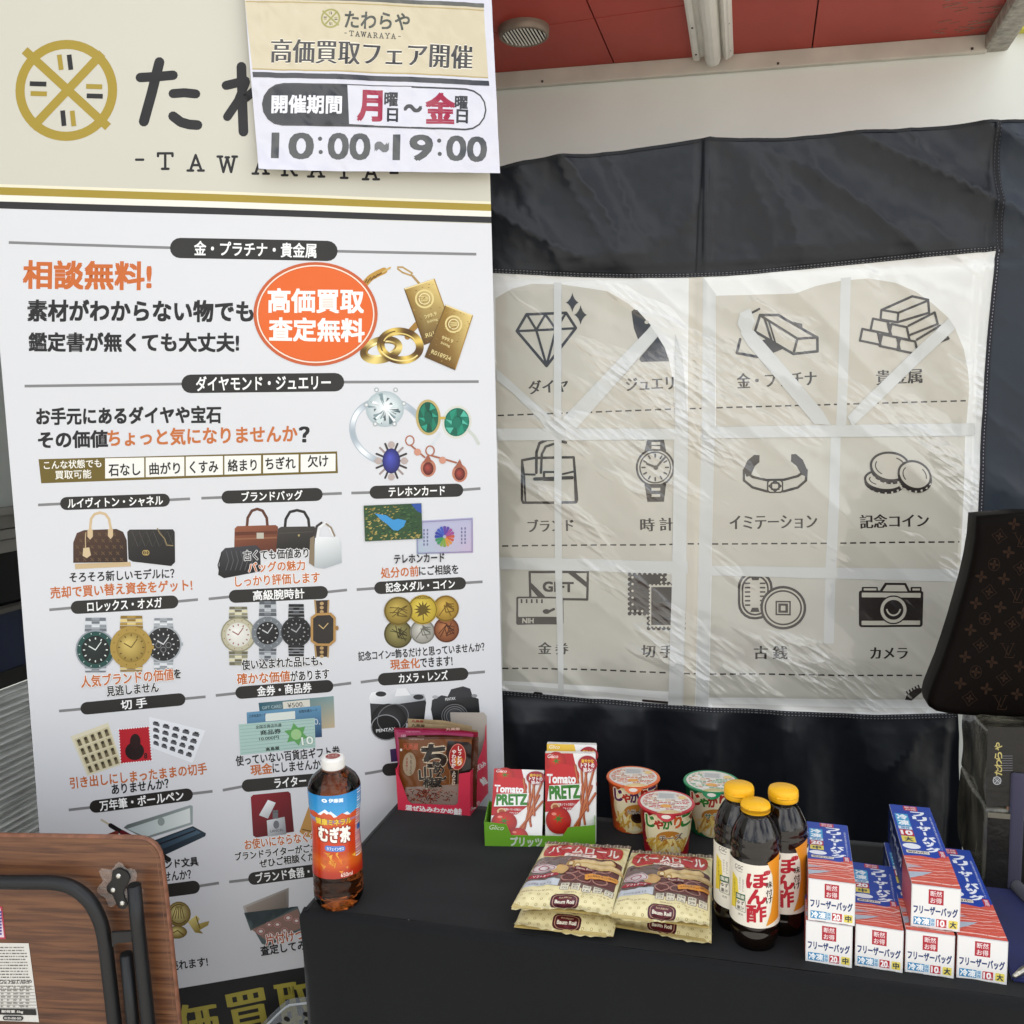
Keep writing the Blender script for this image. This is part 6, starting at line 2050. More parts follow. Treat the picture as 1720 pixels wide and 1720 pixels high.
# ------------------------------------------------------------------ roll cake packets
wrapm = mat('wrapper_film', None, .22, spec=.5, coat=.35, bump=.40, bscale=38, bdist=.005, bdetail=8)
def packet(FLp, FRp, BRp, BLp, z, hump, label, seed):
    c = [atz(*p, z) for p in (FLp, FRp, BRp, BLp)]
    Wd, Dp = 145.0, 205.0
    def bl(s, t): return (c[0] * (1 - s) + c[1] * s) * (1 - t) + (c[3] * (1 - s) + c[2] * s) * t
    def hm(s, t):
        s_, t_ = max(0, min(1, s)), max(0, min(1, (t - .05) / .88))
        h = max(0, math.sin(math.pi * s_)) ** .42 * max(0, math.sin(math.pi * t_)) ** .5
        return h
    def pos(u, v):
        s, t = u / Wd, v / Dp
        h = hm(s, t)
        rip = .0012 * math.sin(u * .55) * (max(0, 1 - t / .05) + max(0, (t - .93) / .07))
        cr = .0022 * fbm(u * .05, v * .05, seed) + .0022 * max(0, ridge(u * .03 + seed, v * .018, seed)) ** 2
        return bl(s, t) + Vector((0, 0, hump * h + cr * (.3 + h) + rip + .004 * max(0, .05 - t) * 20 * math.sin(s * 5 + seed)))
    sfc = Surf(pos, numnrm(pos, (0, 0, 1), 1.2), 7.0, 7.0)
    mid = (c[0] + c[1] + c[2] + c[3]) / 4
    dx = c[1] - c[0]
    t = thing('cake_packet', label, 'packet', (mid.x, mid.y, z - .008), math.atan2(dx.y, dx.x), 'roll cake packets')
    VM = interp([(0, 0), (50, 34), (78, 60), (150, 126), (190, 190), (205, 205)])
    a = Art(lambda x, y: (x, VM(y)), flip=True)
    CRM, MAR = 'e4d8a6', '4a1c24'
    a.add([[(0, y0), (Wd, y0), (Wd, y1), (0, y1)] for y0, y1 in ((0, 50), (50, 78), (78, 150), (150, 190), (190, Dp))], CRM)
    a.rect(0, 195, Wd, Dp, '6b5d50')
    for i in range(24): a.rect(2 + i * 6, 196, 3 + i * 6, 204.5, 'b8ac98')
    for i in range(24): a.rect(2 + i * 6, 1, 3 + i * 6, 8, 'efe4bc')
    a.poly([(2, 60), (140, 58), (143, 150), (6, 152)], '6d5a50')
    a.poly([(2, 78), (58, 78), (60, 152), (4, 152)], '70605c')
    a.poly([(60, 70), (141, 70), (142, 150), (62, 150)], '5a2c2c')
    for i in range(3):
        for j in range(4): a.ring(70 + i * 24, 82 + j * 18, 11, 8, 2.2, 'a47468', 18)
    a.rrect(8, 150, 139, 190, 16, 'b3222c')
    a.rrect(8, 150, 139, 190, 16, 'd9c07a', w=1.2)
    a.text('BOURBON', 56, 184, 96, 184, 6, 'd9b86a', .01)
    a.text('バームロール', 18, 168, 132, 169, 21, 'f2e6dc', .02, slant=-.2)
    a.pill(48, 153, 100, 153, 6.5, 'ecdcd0')
    a.text('ソフトケーキ', 54, 153, 94, 153, 4.2, '9c2a2c', .02)
    for x0, y0, x1, y1 in ((66, 122, 126, 140), (78, 112, 140, 128)):
        a.line([(x0, y0), (x1, y1)], 15, 'c9a86a')
        a.line([(x0, y0 + 2), (x1, y1 + 2)], 9, 'dcc08a')
        a.ell(x0, y0, 6, 7.5, 'b08a4c', 14)
        a.ell(x0, y0, 3.4, 4.6, 'e2cfa4', 12)
    a.ell(52, 103, 14, 14, 'c9a266', 16)
    a.ell(26, 108, 20, 13, 'cfc2c0', 24)
    a.ring(26, 108, 17, 10.5, 1.4, 'a05a68', 24)
    a.ring(26, 108, 8, 6, 2, 'a04a5a', 16)
    a.pill(6, 86, 54, 86, 10, 'a02a38')
    a.text('ソフトケーキ', 14, 86, 46, 86, 5.5, 'f0dede', .02)
    a.pill(74, 105, 106, 105, 11, '6a2430')
    a.text('Baum Roll', 78, 105, 102, 105, 5, 'e0c8b0', .01)
    a.poly([(94, 92), (143, 104), (142, 90), (95, 80)], 'd9923a')
    a.text('ふんわりやさしい味わい', 98, 88, 140, 97, 5, '6a2a14', .01)
    a.poly([(3, 58), (58, 60), (58, 76), (4, 75)], 'c2c6cc')
    a.text('2025.04.12', 12, 64, 48, 65, 4, '70727a', .0)
    for i in range(5):
        a.rrect(62 + i * 16.4, 52, 76 + i * 16.4, 68, 2, 'ddd6c0')
        a.rrect(62 + i * 16.4, 52, 76 + i * 16.4, 68, 2, '6a4a44', w=.7)
        a.text(('275', '3.2', '16', '29', '0.2')[i], 65 + i * 16.4, 57, 73 + i * 16.4, 57, 4, '3a2a28', .0)
        a.text(('熱量', '蛋白質', '脂質', '糖質', '塩分')[i], 64 + i * 16.4, 64, 74 + i * 16.4, 64, 3.6, '3a2a28', .0)
    a.text('個装紙もリサイクルできます', 70, 46, 138, 46, 4, '8a5a48', .0)
    a.text('開封後はお早めに', 6, 48, 54, 48, 4, '8a5a48', .0)
    random.seed(2)
    for i in range(11):
        for j in range(3): a.ring(8 + i * 13 + (j % 2) * 6, 14 + j * 12, 1.8, 2.4, .8, 'a8925a', 8)
    a.rrect(54, 6, 96, 40, 12, MAR)
    a.rrect(57, 9, 93, 37, 10, 'b88a74', w=1)
    a.ell(75, 23, 16, 11, '5a1622', 18)
    a.text('Baum Roll', 61, 21, 89, 21, 7, 'e6dcc8', .03)
    a.text('BOURBON', 66, 30, 84, 30, 3.5, 'd0b890', .0)
    build('wrapper_front', a, sfc, wrapm, t, step=.00008)
    b = Art()
    b.rect(0, 0, Wd, Dp, 'cdb97c')
    sb = Surf(lambda u, v: bl(u / Wd, v / Dp) + Vector((0, 0, -.0006 - .009 * hm(u / Wd, v / Dp))), lambda u, v: Vector((0, 0, -1)), 7, 7)
    build('wrapper_back', b, sb, wrapm, t)
    return t
packet((863, 1557), (1030, 1573), (1062, 1442), (915, 1436), TZ + .0098, .016, 'lower roll cake packet of the pair in front of the green tray', 1.3)
packet((858.6, 1523), (1026, 1538), (1060, 1422), (920, 1413), TZ + .033, .018, 'upper roll cake packet of the pair in front of the green tray', 4.7)
packet((1022, 1555), (1195, 1583), (1196, 1456), (1064, 1448), TZ + .0098, .016, 'lower roll cake packet of the pair beside the sauce bottles', 7.1)
packet((1025, 1538), (1191, 1559), (1197, 1437), (1062, 1428), TZ + .033, .018, 'upper roll cake packet of the pair beside the sauce bottles', 9.9)

# ------------------------------------------------------------------ freezer bag boxes
wb = mat('box_white', 'dcdbd9', .42)
ink = mat('box_ink', None, .36, spec=.45)
def fbox(Lg, num, size, label):
    """60-ish mm square box, origin at its front lower left corner, long axis +y"""
    w, h, L = 57.2, 57.0, Lg
    t = thing('freezer_bag_box', label, 'box', (0, 0, TZ), 0, 'freezer bag boxes')
    bm = bmesh.new()
    abox(bm, (w / 2000, L / 2000, h / 2000), (w / 1000, L / 1000, h / 1000), .0005)
    body = bobj('box', bm, wb, t)
    a = Art(flip=True)
    a.rect(0.3, .3, w - .3, h - .3, 'e2e0de')
    for q in ((.9, .6, .9, 56.2), (56.3, .6, 56.3, 56.2), (.9, 56.2, 56.3, 56.2)): a.line([q[:2], q[2:]], .3, 'c2c0bc', cap=False)
    a.rect(9, .3, 22, 1.1, 'a3a19e')
    a.rect(38, .3, 49, 1.1, 'a3a19e')
    a.rect(20, 33, 37.5, 52.5, 'a81e30')
    a.text('断然', 22.3, 47.3, 35.3, 47.3, 7.2, 'ecdcdc', .01)
    a.text('お得', 22.3, 38.2, 35.3, 38.2, 7.2, 'ecdcdc', .01)
    a.text('フリーザーバッグ', 3, 24.2, 54, 24.2, 11, '20386a', .05)
    a.rect(3.2, 3.4, 22.8, 14, '3d86b4')
    a.text('冷凍', 4.4, 8.7, 21.8, 8.7, 8.6, 'eef2f4', .04)
    a.rect(23, 3.4, 28.4, 14, 'c4d8e4')
    a.text('保', 23.6, 11.3, 27.8, 11.3, 4.3, '3d86b4', .01)
    a.text('存', 23.6, 6.2, 27.8, 6.2, 4.3, '3d86b4', .01)
    a.rect(29.6, 3.4, 41.6, 14, 'b42030')
    a.text(num, 31, 8.6, 39, 8.6, 8, 'f2ecec', .05)
    a.text('枚', 39.2, 6, 41.2, 6, 2.6, 'f2ecec', .0)
    a.rrect(44, 3.4, 54.4, 14, 1.2, 'dccb5c')
    a.text(size, 45.8, 8.7, 52.6, 8.7, 8, '28364a', .05)
    build('end_print', a, plane((0, -.0003, 0), (.001, 0, 0), (0, 0, .001)), ink, t, step=.00006, world=False)
    a = Art(flip=True)
    Z = lambda f: f * L
    a.rect(.3, .3, w - .3, L - .3, '2344a0')
    a.poly([(.3, .3), (w - .3, .3), (w - .3, Z(.36)), (40, Z(.315)), (22, Z(.33)), (.3, Z(.315))], 'cf5b4b')
    random.seed(int(L))
    for k in range(9):
        y = Z(.03 + .032 * k)
        pts = [(x, y + random.uniform(-1.2, 1.2) + (x / w) * random.uniform(-2, 6)) for x in (0.5, 12, 24, 36, 48, w - .5)]
        a.line(pts, random.choice((.9, 1.4, 2.2)), random.choice(('e6b0a4', 'dc8a7c', 'eecac0')), cap=False)
    for _ in range(120):
        x, y = random.uniform(1, w - 8), random.uniform(1, Z(.31))
        a.line([(x, y), (x + random.uniform(3, 8), y + random.uniform(-1, 1.4))], .35, random.choice(('d86a5c', 'b03a34', 'e09a8c')), cap=False)
    a.poly([(.4, Z(.06)), (16, Z(.10)), (30, Z(.15)), (.4, Z(.13))], 'a8b4c0')
    a.poly([(.4, Z(.17)), (20, Z(.20)), (.4, Z(.22))], 'b4a4ac')
    a.rect(19, Z(.925), 38, Z(.99), 'b83040')
    a.text('断然', 21, Z(.972), 36, Z(.972), Z(.022), 'e8ccd0', .02)
    a.text('お得', 21, Z(.943), 36, Z(.943), Z(.022), 'e8ccd0', .02)
    n = 7
    for i, ch in enumerate('フリーザーバッグ'):
        yc = Z(.885 - .067 * i * 1.0)
        sz = 17 if ch not in 'ーッ' else 12
        if ch == 'ー': a.line([(33 + 4, yc + Z(.022)), (33 + 4, yc - Z(.022))], 3.2, 'eceef2', cap=False)
        else: a.text(ch, 28 + 1.5 * i * .4, yc, 28 + sz + 1.5 * i * .4, yc, Z(.056), 'eceef2', .07)
    a.rect(4, Z(.70), 22, Z(.87), '4aa0cc')
    a.text('冷', 6, Z(.825), 20, Z(.825), Z(.066), 'f0f4f6', .05)
    a.text('凍', 6, Z(.745), 20, Z(.745), Z(.066), 'f0f4f6', .05)
    a.rect(4, Z(.655), 22, Z(.695), 'd0dfe8')
    a.text('保存', 7, Z(.675), 19, Z(.675), Z(.028), '3d86b4', .02)
    a.rect(4, Z(.57), 22, Z(.65), 'b42030')
    a.text(num, 6, Z(.61), 20, Z(.61), Z(.055), 'f2ecec', .06)
    a.rect(4, Z(.49), 22, Z(.565), 'dccb5c')
    a.text(size, 8, Z(.527), 18, Z(.527), Z(.05), '28364a', .06)
    a.ell(14, Z(.44), 11.5, Z(.034), 'e6e8ec', 24)
    a.rrect(5, Z(.352), 34, Z(.388), 1, 'd8cfc0')
    a.text('Wジッパー', 7, Z(.37), 32, Z(.37), Z(.024), '2a2a2c', .05)
    a.vtext('お肉や魚の冷凍保存に便利なダブルジッパー', 52, Z(.86), Z(.42), 2.6, 'd8dcea', .0)
    a.rect(46, Z(.33), 54, Z(.41), 'b83040')
    a.vtext('徳用', 50, Z(.405), Z(.335), 5, 'e8ccd0', .02)
    build('top_print', a, plane((0, 0, h / 1000 + .0003), (.001, 0, 0), (0, .001, 0)), ink, t, step=.00006, world=False)
    a = Art(flip=True)                      # left long side: dark blue with white writing
    a.rect(.3, .3, L - .3, h - .3, '16265e')
    a.text('フリーザーバッグ', L * .1, h * .62, L * .62, h * .62, h * .3, 'cfd6e6', .05)
    a.rect(L * .66, .5, L - .5, h - .5, 'b0463e')
    for k in range(7): a.text('食品の保存に 冷凍庫対応 電子レンジ解凍', L * .1, h * (.36 - .045 * k), L * .6, h * (.36 - .045 * k), h * .026, '9aa6c8', .0)
    build('side_print', a, plane((-.0003, L / 1000, 0), (0, -.001, 0), (0, 0, .001)), ink, t, step=.00006, world=False)
    return t
s1 = fbox(168, '20', '中', 'lower short freezer bag box standing right beside the sauce bottles')
s2 = fbox(240, '10', '大', 'long freezer bag box beside the navy velvet pad')
for ch in list(s1.children) + list(s2.children): pass
def put(o, px, py, lv, yaw, label=None, copy=True):
    q = atz(px, py, TZ)
    r = dup(o) if copy else o
    r.location = (q.x, q.y, TZ + lv)
    r.rotation_euler = (0, 0, R_(yaw))
    if label: r['label'] = label
    return r
put(s1, 1352.6, 1614.5, 0, -17, copy=False)
put(s1, 1435.6, 1621.5, 0, -18.5, 'single short freezer bag box in the gap between the two stacked pairs')
A_ = atz(1352.6, 1614.5, TZ)
r = put(s1, 1352.6, 1614.5, .0575, -17.2, 'top short freezer bag box of the pair touching the sauce bottles')
r.location.x += .0025
put(s2, 1606, 1642, 0, -16.9, copy=False)
put(s2, 1519.6, 1632, 0, -16.4, 'lower long freezer bag box with another one stacked on top of it')
q = onplane(1530.5, 1559, atz(1519.6, 1632, TZ) + Vector((0, .004, 0)), Vector((0, 1, 0)))
r = put(s2, 1519.6, 1632, .0582, -16.5, 'top long freezer bag box lying across the two lower long ones')
r.location = (q.x, q.y + .002, TZ + .0582)
# ================================================================== RIGHT EDGE: parcels, bag, jewellery display
PF = atz(1648, 1492, TZ)
z1 = zfor(PF, 1357)
pbl = atz(1611, 1287, z1)
pdir = (Vector((pbl.x, pbl.y, 0)) - Vector((PF.x, PF.y, 0)))
plen = pdir.length
pdir.normalize()
pex = Vector((pdir.y, -pdir.x, 0))
film = mat('cling_film', (92, 89, 76), 0.22, spec=.6, coat=.6, bump=1.0, bscale=22, bdist=.02, var=.95, vscale=22, stretch=(1, 1, .45), bdetail=7)
pyaw = math.atan2(pex.y, pex.x)
def parcel(z0, zt, dx, dy, label, seed):
    o = PF + pex * dx + pdir * dy
    t = thing('wrapped_parcel', label, 'parcel', (o.x, o.y, z0), pyaw, 'parcels wrapped in plastic film')
    bm = bmesh.new()
    W_, D_, H_ = .34, plen - dy, zt - z0
    abox(bm, (W_ / 2, D_ / 2, H_ / 2), (W_, D_, H_), .006)
    bmesh.ops.subdivide_edges(bm, edges=[e for e in bm.edges if e.calc_length() > .03], cuts=14, use_grid_fill=True)
    for v in bm.verts:
        v.co += Vector((1, 1, 1)) * 0 + Vector((noise.noise(v.co * 16 + Vector((seed, 0, 0))), noise.noise(v.co * 16 + Vector((0, seed, 0))), noise.noise(v.co * 13 + Vector((0, 0, seed))))) * .0045
    bobj('film', bm, film, t, smooth=True)
    return t
zt_ = zfor(PF + pdir * .004, 1224)
lowp = parcel(TZ, z1, 0, 0, 'lower dark parcel in wrinkled plastic film standing on the black cloth', 3.0)
upp = parcel(z1 + .001, zt_, .003, .006, 'upper dark parcel with gold writing lying under the patterned brown bag', 8.0)
# gold writing running up the front of the upper parcel
k5 = lambda x, y: (1580 + x * .13372, 1170 + y * .13372)
pn = -pdir
PU = PF + pex * .003 + pdir * .006
fq = lambda x, y: onplane(*k5(x, y), PU - pdir * .007, pn)
a = Art(lambda x, y: ((fq(x, y) - PU).dot(pex), fq(x, y).z))
a.poly([(596, 385), (1300, 385), (1300, 1380), (570, 1380), (570, 1000)], '1d1b19')
GDD = 'b9ab6a'
for s, x0, x1, y in (('や', 670, 780, 625), ('ら', 685, 775, 745), ('わ', 675, 775, 845), ('た', 668, 770, 940)):
    a.text(s, 725, y + 48, 725, y - 48, 90, GDD, .02)
emblem(a, 708, 1055, .62, 'aeb0b2', 'aeb0b2')
for i in range(7): a.line([(770, 745 + i * 30), (900, 745 + i * 30)], 7, '6d6c70')
build('front_writing', a, plane(Vector((PU.x, PU.y, 0)) - pdir * .0072, pex, Vector((0, 0, 1))), mat('film_print', None, .35, coat=.12, spec=.35, bump=.6, bscale=30, bdist=.006), upp)
lf = Art(lambda x, y: (x, y))
lf.rect(.004, TZ + .004, .336, z1 - .004, '1b1917')
lf.rect(.004, z1 - .012, .336, z1 - .004, '6a6558')
build('front_sheet', lf, plane(Vector((PF.x, PF.y, 0)) - pdir * .0052, pex, Vector((0, 0, 1))), mat('film_print'), lowp)

# ---- brown patterned bag standing on the parcels
BGP = PF + pdir * (plen * .45)
bgn = -pdir
bp = lambda x, y: onplane(x, y, BGP, bgn)
left = [(1643, 868), (1640, 905), (1634, 940), (1626, 975), (1616, 1010), (1606, 1045), (1595, 1080), (1583, 1115), (1572, 1142), (1563, 1165), (1560, 1180), (1563, 1191), (1574, 1198), (1598, 1203)]
outl = left + [(1720, 1212), (1990, 1240), (2010, 1215), (1950, 900), (1930, 866), (1720, 862)]
bag = thing('monogram_bag', 'dark brown coated bag with tan flower and monogram pattern standing on the wrapped parcels', 'bag', tuple(bp(1720, 1206)), pyaw)
bm = bmesh.new()
t_ = bmesh.new()
f_ = [t_.verts.new(bp(*p)) for p in outl]
g_ = [t_.verts.new(bp(*p) + pdir * .075) for p in outl]
t_.faces.new(f_)
t_.faces.new(list(reversed(g_)))
for i in range(len(f_)):
    j = (i + 1) % len(f_)
    t_.faces.new((f_[j], f_[i], g_[i], g_[j]))
bmesh.ops.recalc_face_normals(t_, faces=t_.faces)
rim_e = [e for e in t_.edges if all(v in f_ for v in e.verts) or all(v in g_ for v in e.verts)]
bmesh.ops.bevel(t_, geom=rim_e, offset=.014, segments=5, affect='EDGES', profile=.5)
merge(bm, t_)
bobj('body', bm, mat('bag_canvas', '0d0907', .5, spec=.06, coat=0, bump=.12, bscale=500, bdist=.0006), bag, True, smooth=True)
bg0 = Vector((BGP.x, BGP.y, 0))
a = Art(lambda x, y: ((bp(x, y) - bg0).dot(pex), bp(x, y).z))
TN = '2a1d15'
def petal(x, y, r, c=TN):
    for k in range(4):
        t = k * 1.5708 + .15
        a.ell(x + r * .55 * math.cos(t), y + r * .55 * math.sin(t), r * .5, r * .26, c, 12, t)
    a.ell(x, y, r * .16, r * .16, '1a120e', 8)
def dia(x, y, r):
    p = []
    for k in range(8):
        t = k * .7854 + .15
        q = r if k % 2 == 0 else r * .62
        p.append((x + q * math.cos(t), y + q * math.sin(t)))
    a.line(p, 1.1, TN, closed=True)
    petal(x, y, r * .5)
for x, y in ((1703, 880), (1694, 927.5), (1686, 972), (1680, 1019.7), (1672, 1064.5), (1665.8, 1112), (1656.8, 1156.6), (1648, 968.5), (1639, 1013), (1630, 1058), (1621, 1103), (1613, 1147.7), (1713, 1119.5), (1708, 1165.6), (1718, 1030)): petal(x, y, 10)
for x, y in ((1700, 1048), (1686, 1139), (1646.6, 1083.7), (1661.4, 994), (1628.6, 1173), (1678.6, 900.6), (1714, 954)): dia(x, y, 13)
for x, y in ((1654, 1039), (1639, 1128.5), (1669.6, 948)):
    a.ring(x, y, 9.5, 10.5, 1.2, TN, 24)
    petal(x, y, 8)
for x, y in ((1706.7, 1000.5), (1692.6, 1092.6), (1680, 1180), (1714, 907)):
    a.line([(x - 10, y - 12), (x + 1, y + 8), (x + 10, y - 12)], 1.5, TN)
    a.line([(x - 13, y - 12), (x - 6, y - 12)], 1, TN)
    a.line([(x + 6, y - 12), (x + 12, y - 12)], 1, TN)
    a.line([(x + 1, y - 8), (x - 5, y + 11), (x + 9, y + 12), (x + 11, y + 7)], 1.5, TN)
build('monogram_print', a, plane(bg0 + bgn * .0004, pex, Vector((0, 0, 1))), mat('bag_ink', None, .6, spec=.06), bag, step=.00006)

# ---- jewellery display pieces
pv = mat('purple_velvet', '3b394b', .9, sheen=.1, bump=.2, bscale=500, bdist=.0006)
nv = mat('navy_velvet', '0c1650', .85, sheen=.12, var=.35, vscale=16, bump=.15, bscale=400, bdist=.0006)
S0 = atz(1692, 1494, TZ + .006)
hS = zfor(S0, 1300)
ms = mpp(S0)
st = thing('jewellery_stand', 'upright purple grey velvet stand at the right edge of the table', 'stand', (S0.x, S0.y, TZ + .006), pyaw)
bm = bmesh.new()
abox(bm, (.0095, .025, (hS - TZ - .006) / 2), (.019, .05, hS - TZ - .006), .004)
bobj('post', bm, pv, st, smooth=True)
bm = bmesh.new()
abox(bm, (-.0015, .03, (hS - TZ - .006) / 2 + .004), (.003, .045, hS - TZ - .004), .001)
bobj('edge_board', bm, mat('tan_board', '8d6f58', .6), st)
bm = bmesh.new()
tube(bm, [(.012, 0, .007), (.030, -.08, .007), (.050, -.16, .007)], .009, 12)
bobj('base_roll', bm, pv, st, smooth=True)
bm = bmesh.new()
abox(bm, (.11, .04, (hS - TZ - .006) / 2), (.16, .02, hS - TZ - .02), .004)
bobj('back_board', bm, mat('dark_velvet', '191824', .9), st)
# rope chain hanging on the stand
ch0 = atz(1719, 1494, TZ + .006)
nk = thing('rope_necklace', 'pale twisted rope necklace hanging beside the purple stand', 'necklace', (S0.x, S0.y, TZ + .006), pyaw)
bm = bmesh.new()
for s_ in (0, math.pi):
    tube(bm, [(.0305 + .0022 * math.cos(i * .9 + s_), .0195 + .0022 * math.sin(i * .9 + s_), .02 + i * .0016) for i in range(int((hS - TZ - .03) / .0016))], .0022, 8)
bobj('strands', bm, mat('silver', 'b9b4a8', .28, .9), nk, smooth=True)
# velvet pad
q0, q1, q2, q3 = atz(1700, 1650, TZ), atz(1800, 1662, TZ), atz(1730, 1500, TZ), atz(1645, 1487, TZ)
pad = tag(None or bpy.data.objects.new('velvet_pad', None), None)
bpy.data.objects.remove(pad)
bm = bmesh.new()
prism(bm, [q0, q1, q2, q3], (0, 0, .006), .002)
tag(bobj('velvet_pad', bm, nv, smooth=False), 'flat navy blue velvet pad lying on the black cloth beside the long boxes', 'pad')
pnt = [atz(1703, 1640, TZ + .0105), atz(1712, 1634, TZ + .0105), atz(1716, 1631, TZ + .0105), atz(1760, 1605, TZ + .0105)]
bm = bmesh.new()
tube(bm, pnt, .003, 12, rs=[.0022, .0036, .0042, .0044])
tag(bobj('silver_pendant', bm, mat('silver'), smooth=True), 'small silver pendant lying on the navy velvet pad', 'pendant')
# slim case and card between parcel and stand
b0 = atz(1666, 1489, TZ)
hb = zfor(b0, 1330)
sc = thing('slim_black_case', 'thin black case standing upright between the parcels and the purple stand', 'case', b0, pyaw)
bm = bmesh.new()
abox(bm, (.0085, .05, (hb - TZ) / 2), (.015, .10, hb - TZ), .0015)
bobj('case_body', bm, mat('black_gloss', '141313', .3), sc)
bm = bmesh.new()
abox(bm, (-.0005, .05, (hb - TZ) / 2 - .002), (.0025, .10, hb - TZ - .01), .0005)
bobj('pale_spine', bm, mat('spine_olive', '6b685a', .5), sc)
a = Art(flip=True)
hh = (hb - TZ) * 1000
for i in range(26): a.rect(9, hh * (.25 + i * .02), 12.5, hh * (.25 + i * .02) + 1.6, '8f8c84')
a.rect(4, hh * .86, 9, hh * .90, '55534e')
build('case_print', a, plane((0, -.0004, 0), (.001, 0, 0), (0, 0, .001)), mat('case_ink', None, .4), sc, world=False)
b1 = atz(1678, 1491, TZ + .0061)
hc1 = zfor(b1, 1420)
cd = thing('price_card', 'small mauve card of fine print leaning before the thin black case', 'card', b1, pyaw)
bm = bmesh.new()
abox(bm, (.0045, .004, (hc1 - b1.z) / 2), (.010, .0012, hc1 - b1.z), 0)
bobj('card', bm, mat('mauve_card', '6a6580', .6), cd)
a = Art(flip=True)
H1 = (hc1 - b1.z) * 1000
for i in range(18):
    a.rect(1.6, H1 * (.06 + i * .05), 3.6, H1 * (.06 + i * .05) + H1 * .025, '3a3650')
    a.rect(5.0, H1 * (.06 + i * .05), 7.0, H1 * (.06 + i * .05) + H1 * .02, '4a4664')
build('card_print', a, plane((0, .0031, 0), (.001, 0, 0), (0, 0, .001)), mat('case_ink'), cd, world=False)

# ================================================================== FOLDED TABLE, LOWER LEFT
_r = ray(150, 1500)
TP = EYE + _r * (1.20 / _r.y)
FD = Vector((math.cos(R_(-5)), math.sin(R_(-5)), 0))
FN = Vector((FD.y, -FD.x, 0))
def tp(x, y, o=0.0): return onplane(x, y, TP + FN * o, FN)
T00 = tp(0, 1560)
ft = thing('folding_table', 'folded small wood grain table with black tube legs leaning in front of the white banner', 'table', (T00.x, T00.y, 0), R_(-5))
cor = []
for i in range(9):
    t = i / 8 * math.pi / 2
    cor.append((228 + 41 * math.sin(t), 1451 - 41 * math.cos(t)))
outl = [(-420, 1400), (120, 1408)] + cor + [(274, 1490), (283, 1570), (291, 1650), (298, 1720), (312, 1860), (320, 2060), (-420, 2060)]
wood = bpy.data.materials.new('wood_grain')
wood.use_nodes = True
n, l = wood.node_tree.nodes, wood.node_tree.links
b = n['Principled BSDF']
tcx = n.new('ShaderNodeTexCoord')
mp = n.new('ShaderNodeMapping')
mp.inputs['Scale'].default_value = (1.5, 1, 30)
l.new(tcx.outputs['Object'], mp.inputs['Vector'])
n1_ = n.new('ShaderNodeTexNoise')
n1_.inputs['Scale'].default_value = 5
n1_.inputs['Detail'].default_value = 9
n1_.inputs['Distortion'].default_value = .6
l.new(mp.outputs[0], n1_.inputs['Vector'])
cr1 = n.new('ShaderNodeValToRGB')
for p_, c_ in ((.30, '45291b'), (.42, '5e3b27'), (.52, '6e472e'), (.66, '7a5235')):
    e = cr1.color_ramp.elements.new(p_) if p_ not in (.30, .66) else cr1.color_ramp.elements[0 if p_ == .30 else -1]
    e.position = p_
    e.color = (*hx(c_), 1)
l.new(n1_.outputs['Fac'], cr1.inputs['Fac'])
mp2 = n.new('ShaderNodeMapping')
mp2.inputs['Scale'].default_value = (.9, 1, 46)
l.new(tcx.outputs['Object'], mp2.inputs['Vector'])
n2_ = n.new('ShaderNodeTexNoise')
n2_.inputs['Scale'].default_value = 3.2
n2_.inputs['Detail'].default_value = 5
n2_.inputs['Distortion'].default_value = 1.2
l.new(mp2.outputs[0], n2_.inputs['Vector'])
cr2 = n.new('ShaderNodeValToRGB')
cr2.color_ramp.elements[0].position, cr2.color_ramp.elements[1].position = .30, .36
cr2.color_ramp.elements[0].color, cr2.color_ramp.elements[1].color = (.45, .42, .4, 1), (1, 1, 1, 1)
l.new(n2_.outputs['Fac'], cr2.inputs['Fac'])
mxx = n.new('ShaderNodeMix')
mxx.data_type, mxx.blend_type = 'RGBA', 'MULTIPLY'
mxx.inputs[0].default_value = 1
l.new(cr1.outputs[0], mxx.inputs[6])
l.new(cr2.outputs[0], mxx.inputs[7])
l.new(mxx.outputs[2], b.inputs['Base Color'])
b.inputs['Roughness'].default_value = .42
bb = n.new('ShaderNodeBump')
bb.inputs['Strength'].default_value = .15
bb.inputs['Distance'].default_value = .001
l.new(n1_.outputs['Fac'], bb.inputs['Height'])
l.new(bb.outputs[0], b.inputs['Normal'])
bm = bmesh.new()
prism(bm, [tp(*p) for p in outl], -FN * .013)
bobj('tabletop', bm, wood, ft, True)
bm = bmesh.new()
tube(bm, [tp(x, y, -.0065) for x, y in outl[:-2]], .0066, 10)
bobj('edge_band', bm, mat('edge_tan', '8a5c46', .5, var=.4, vscale=60), ft, True, smooth=True)
bt = mat('black_tube', '17181a', .42, spec=.5, var=.2, vscale=20)
rt_ = 11.6 * mpp(tp(150, 1500))
def smooth_path(ps, k=6):
    out = []
    for i in range(len(ps) - 1):
        p0, p1, p2, p3 = ps[max(i - 1, 0)], ps[i], ps[i + 1], ps[min(i + 2, len(ps) - 1)]
        for j in range(k):
            t = j / k
            out.append(tuple(.5 * (2 * p1[c] + (p2[c] - p0[c]) * t + (2 * p0[c] - 5 * p1[c] + 4 * p2[c] - p3[c]) * t * t + (3 * p1[c] - p0[c] - 3 * p2[c] + p3[c]) * t ** 3) for c in (0, 1)))
    return out + [ps[-1]]
bm = bmesh.new()
tube(bm, [tp(x, y, .020) for x, y in smooth_path([(-380, 1476), (-100, 1481), (40, 1482), (90, 1483), (122, 1491), (148, 1511), (164, 1537), (174, 1568), (181, 1620), (192, 1716), (206, 1850), (214, 1990)])], rt_, 16)
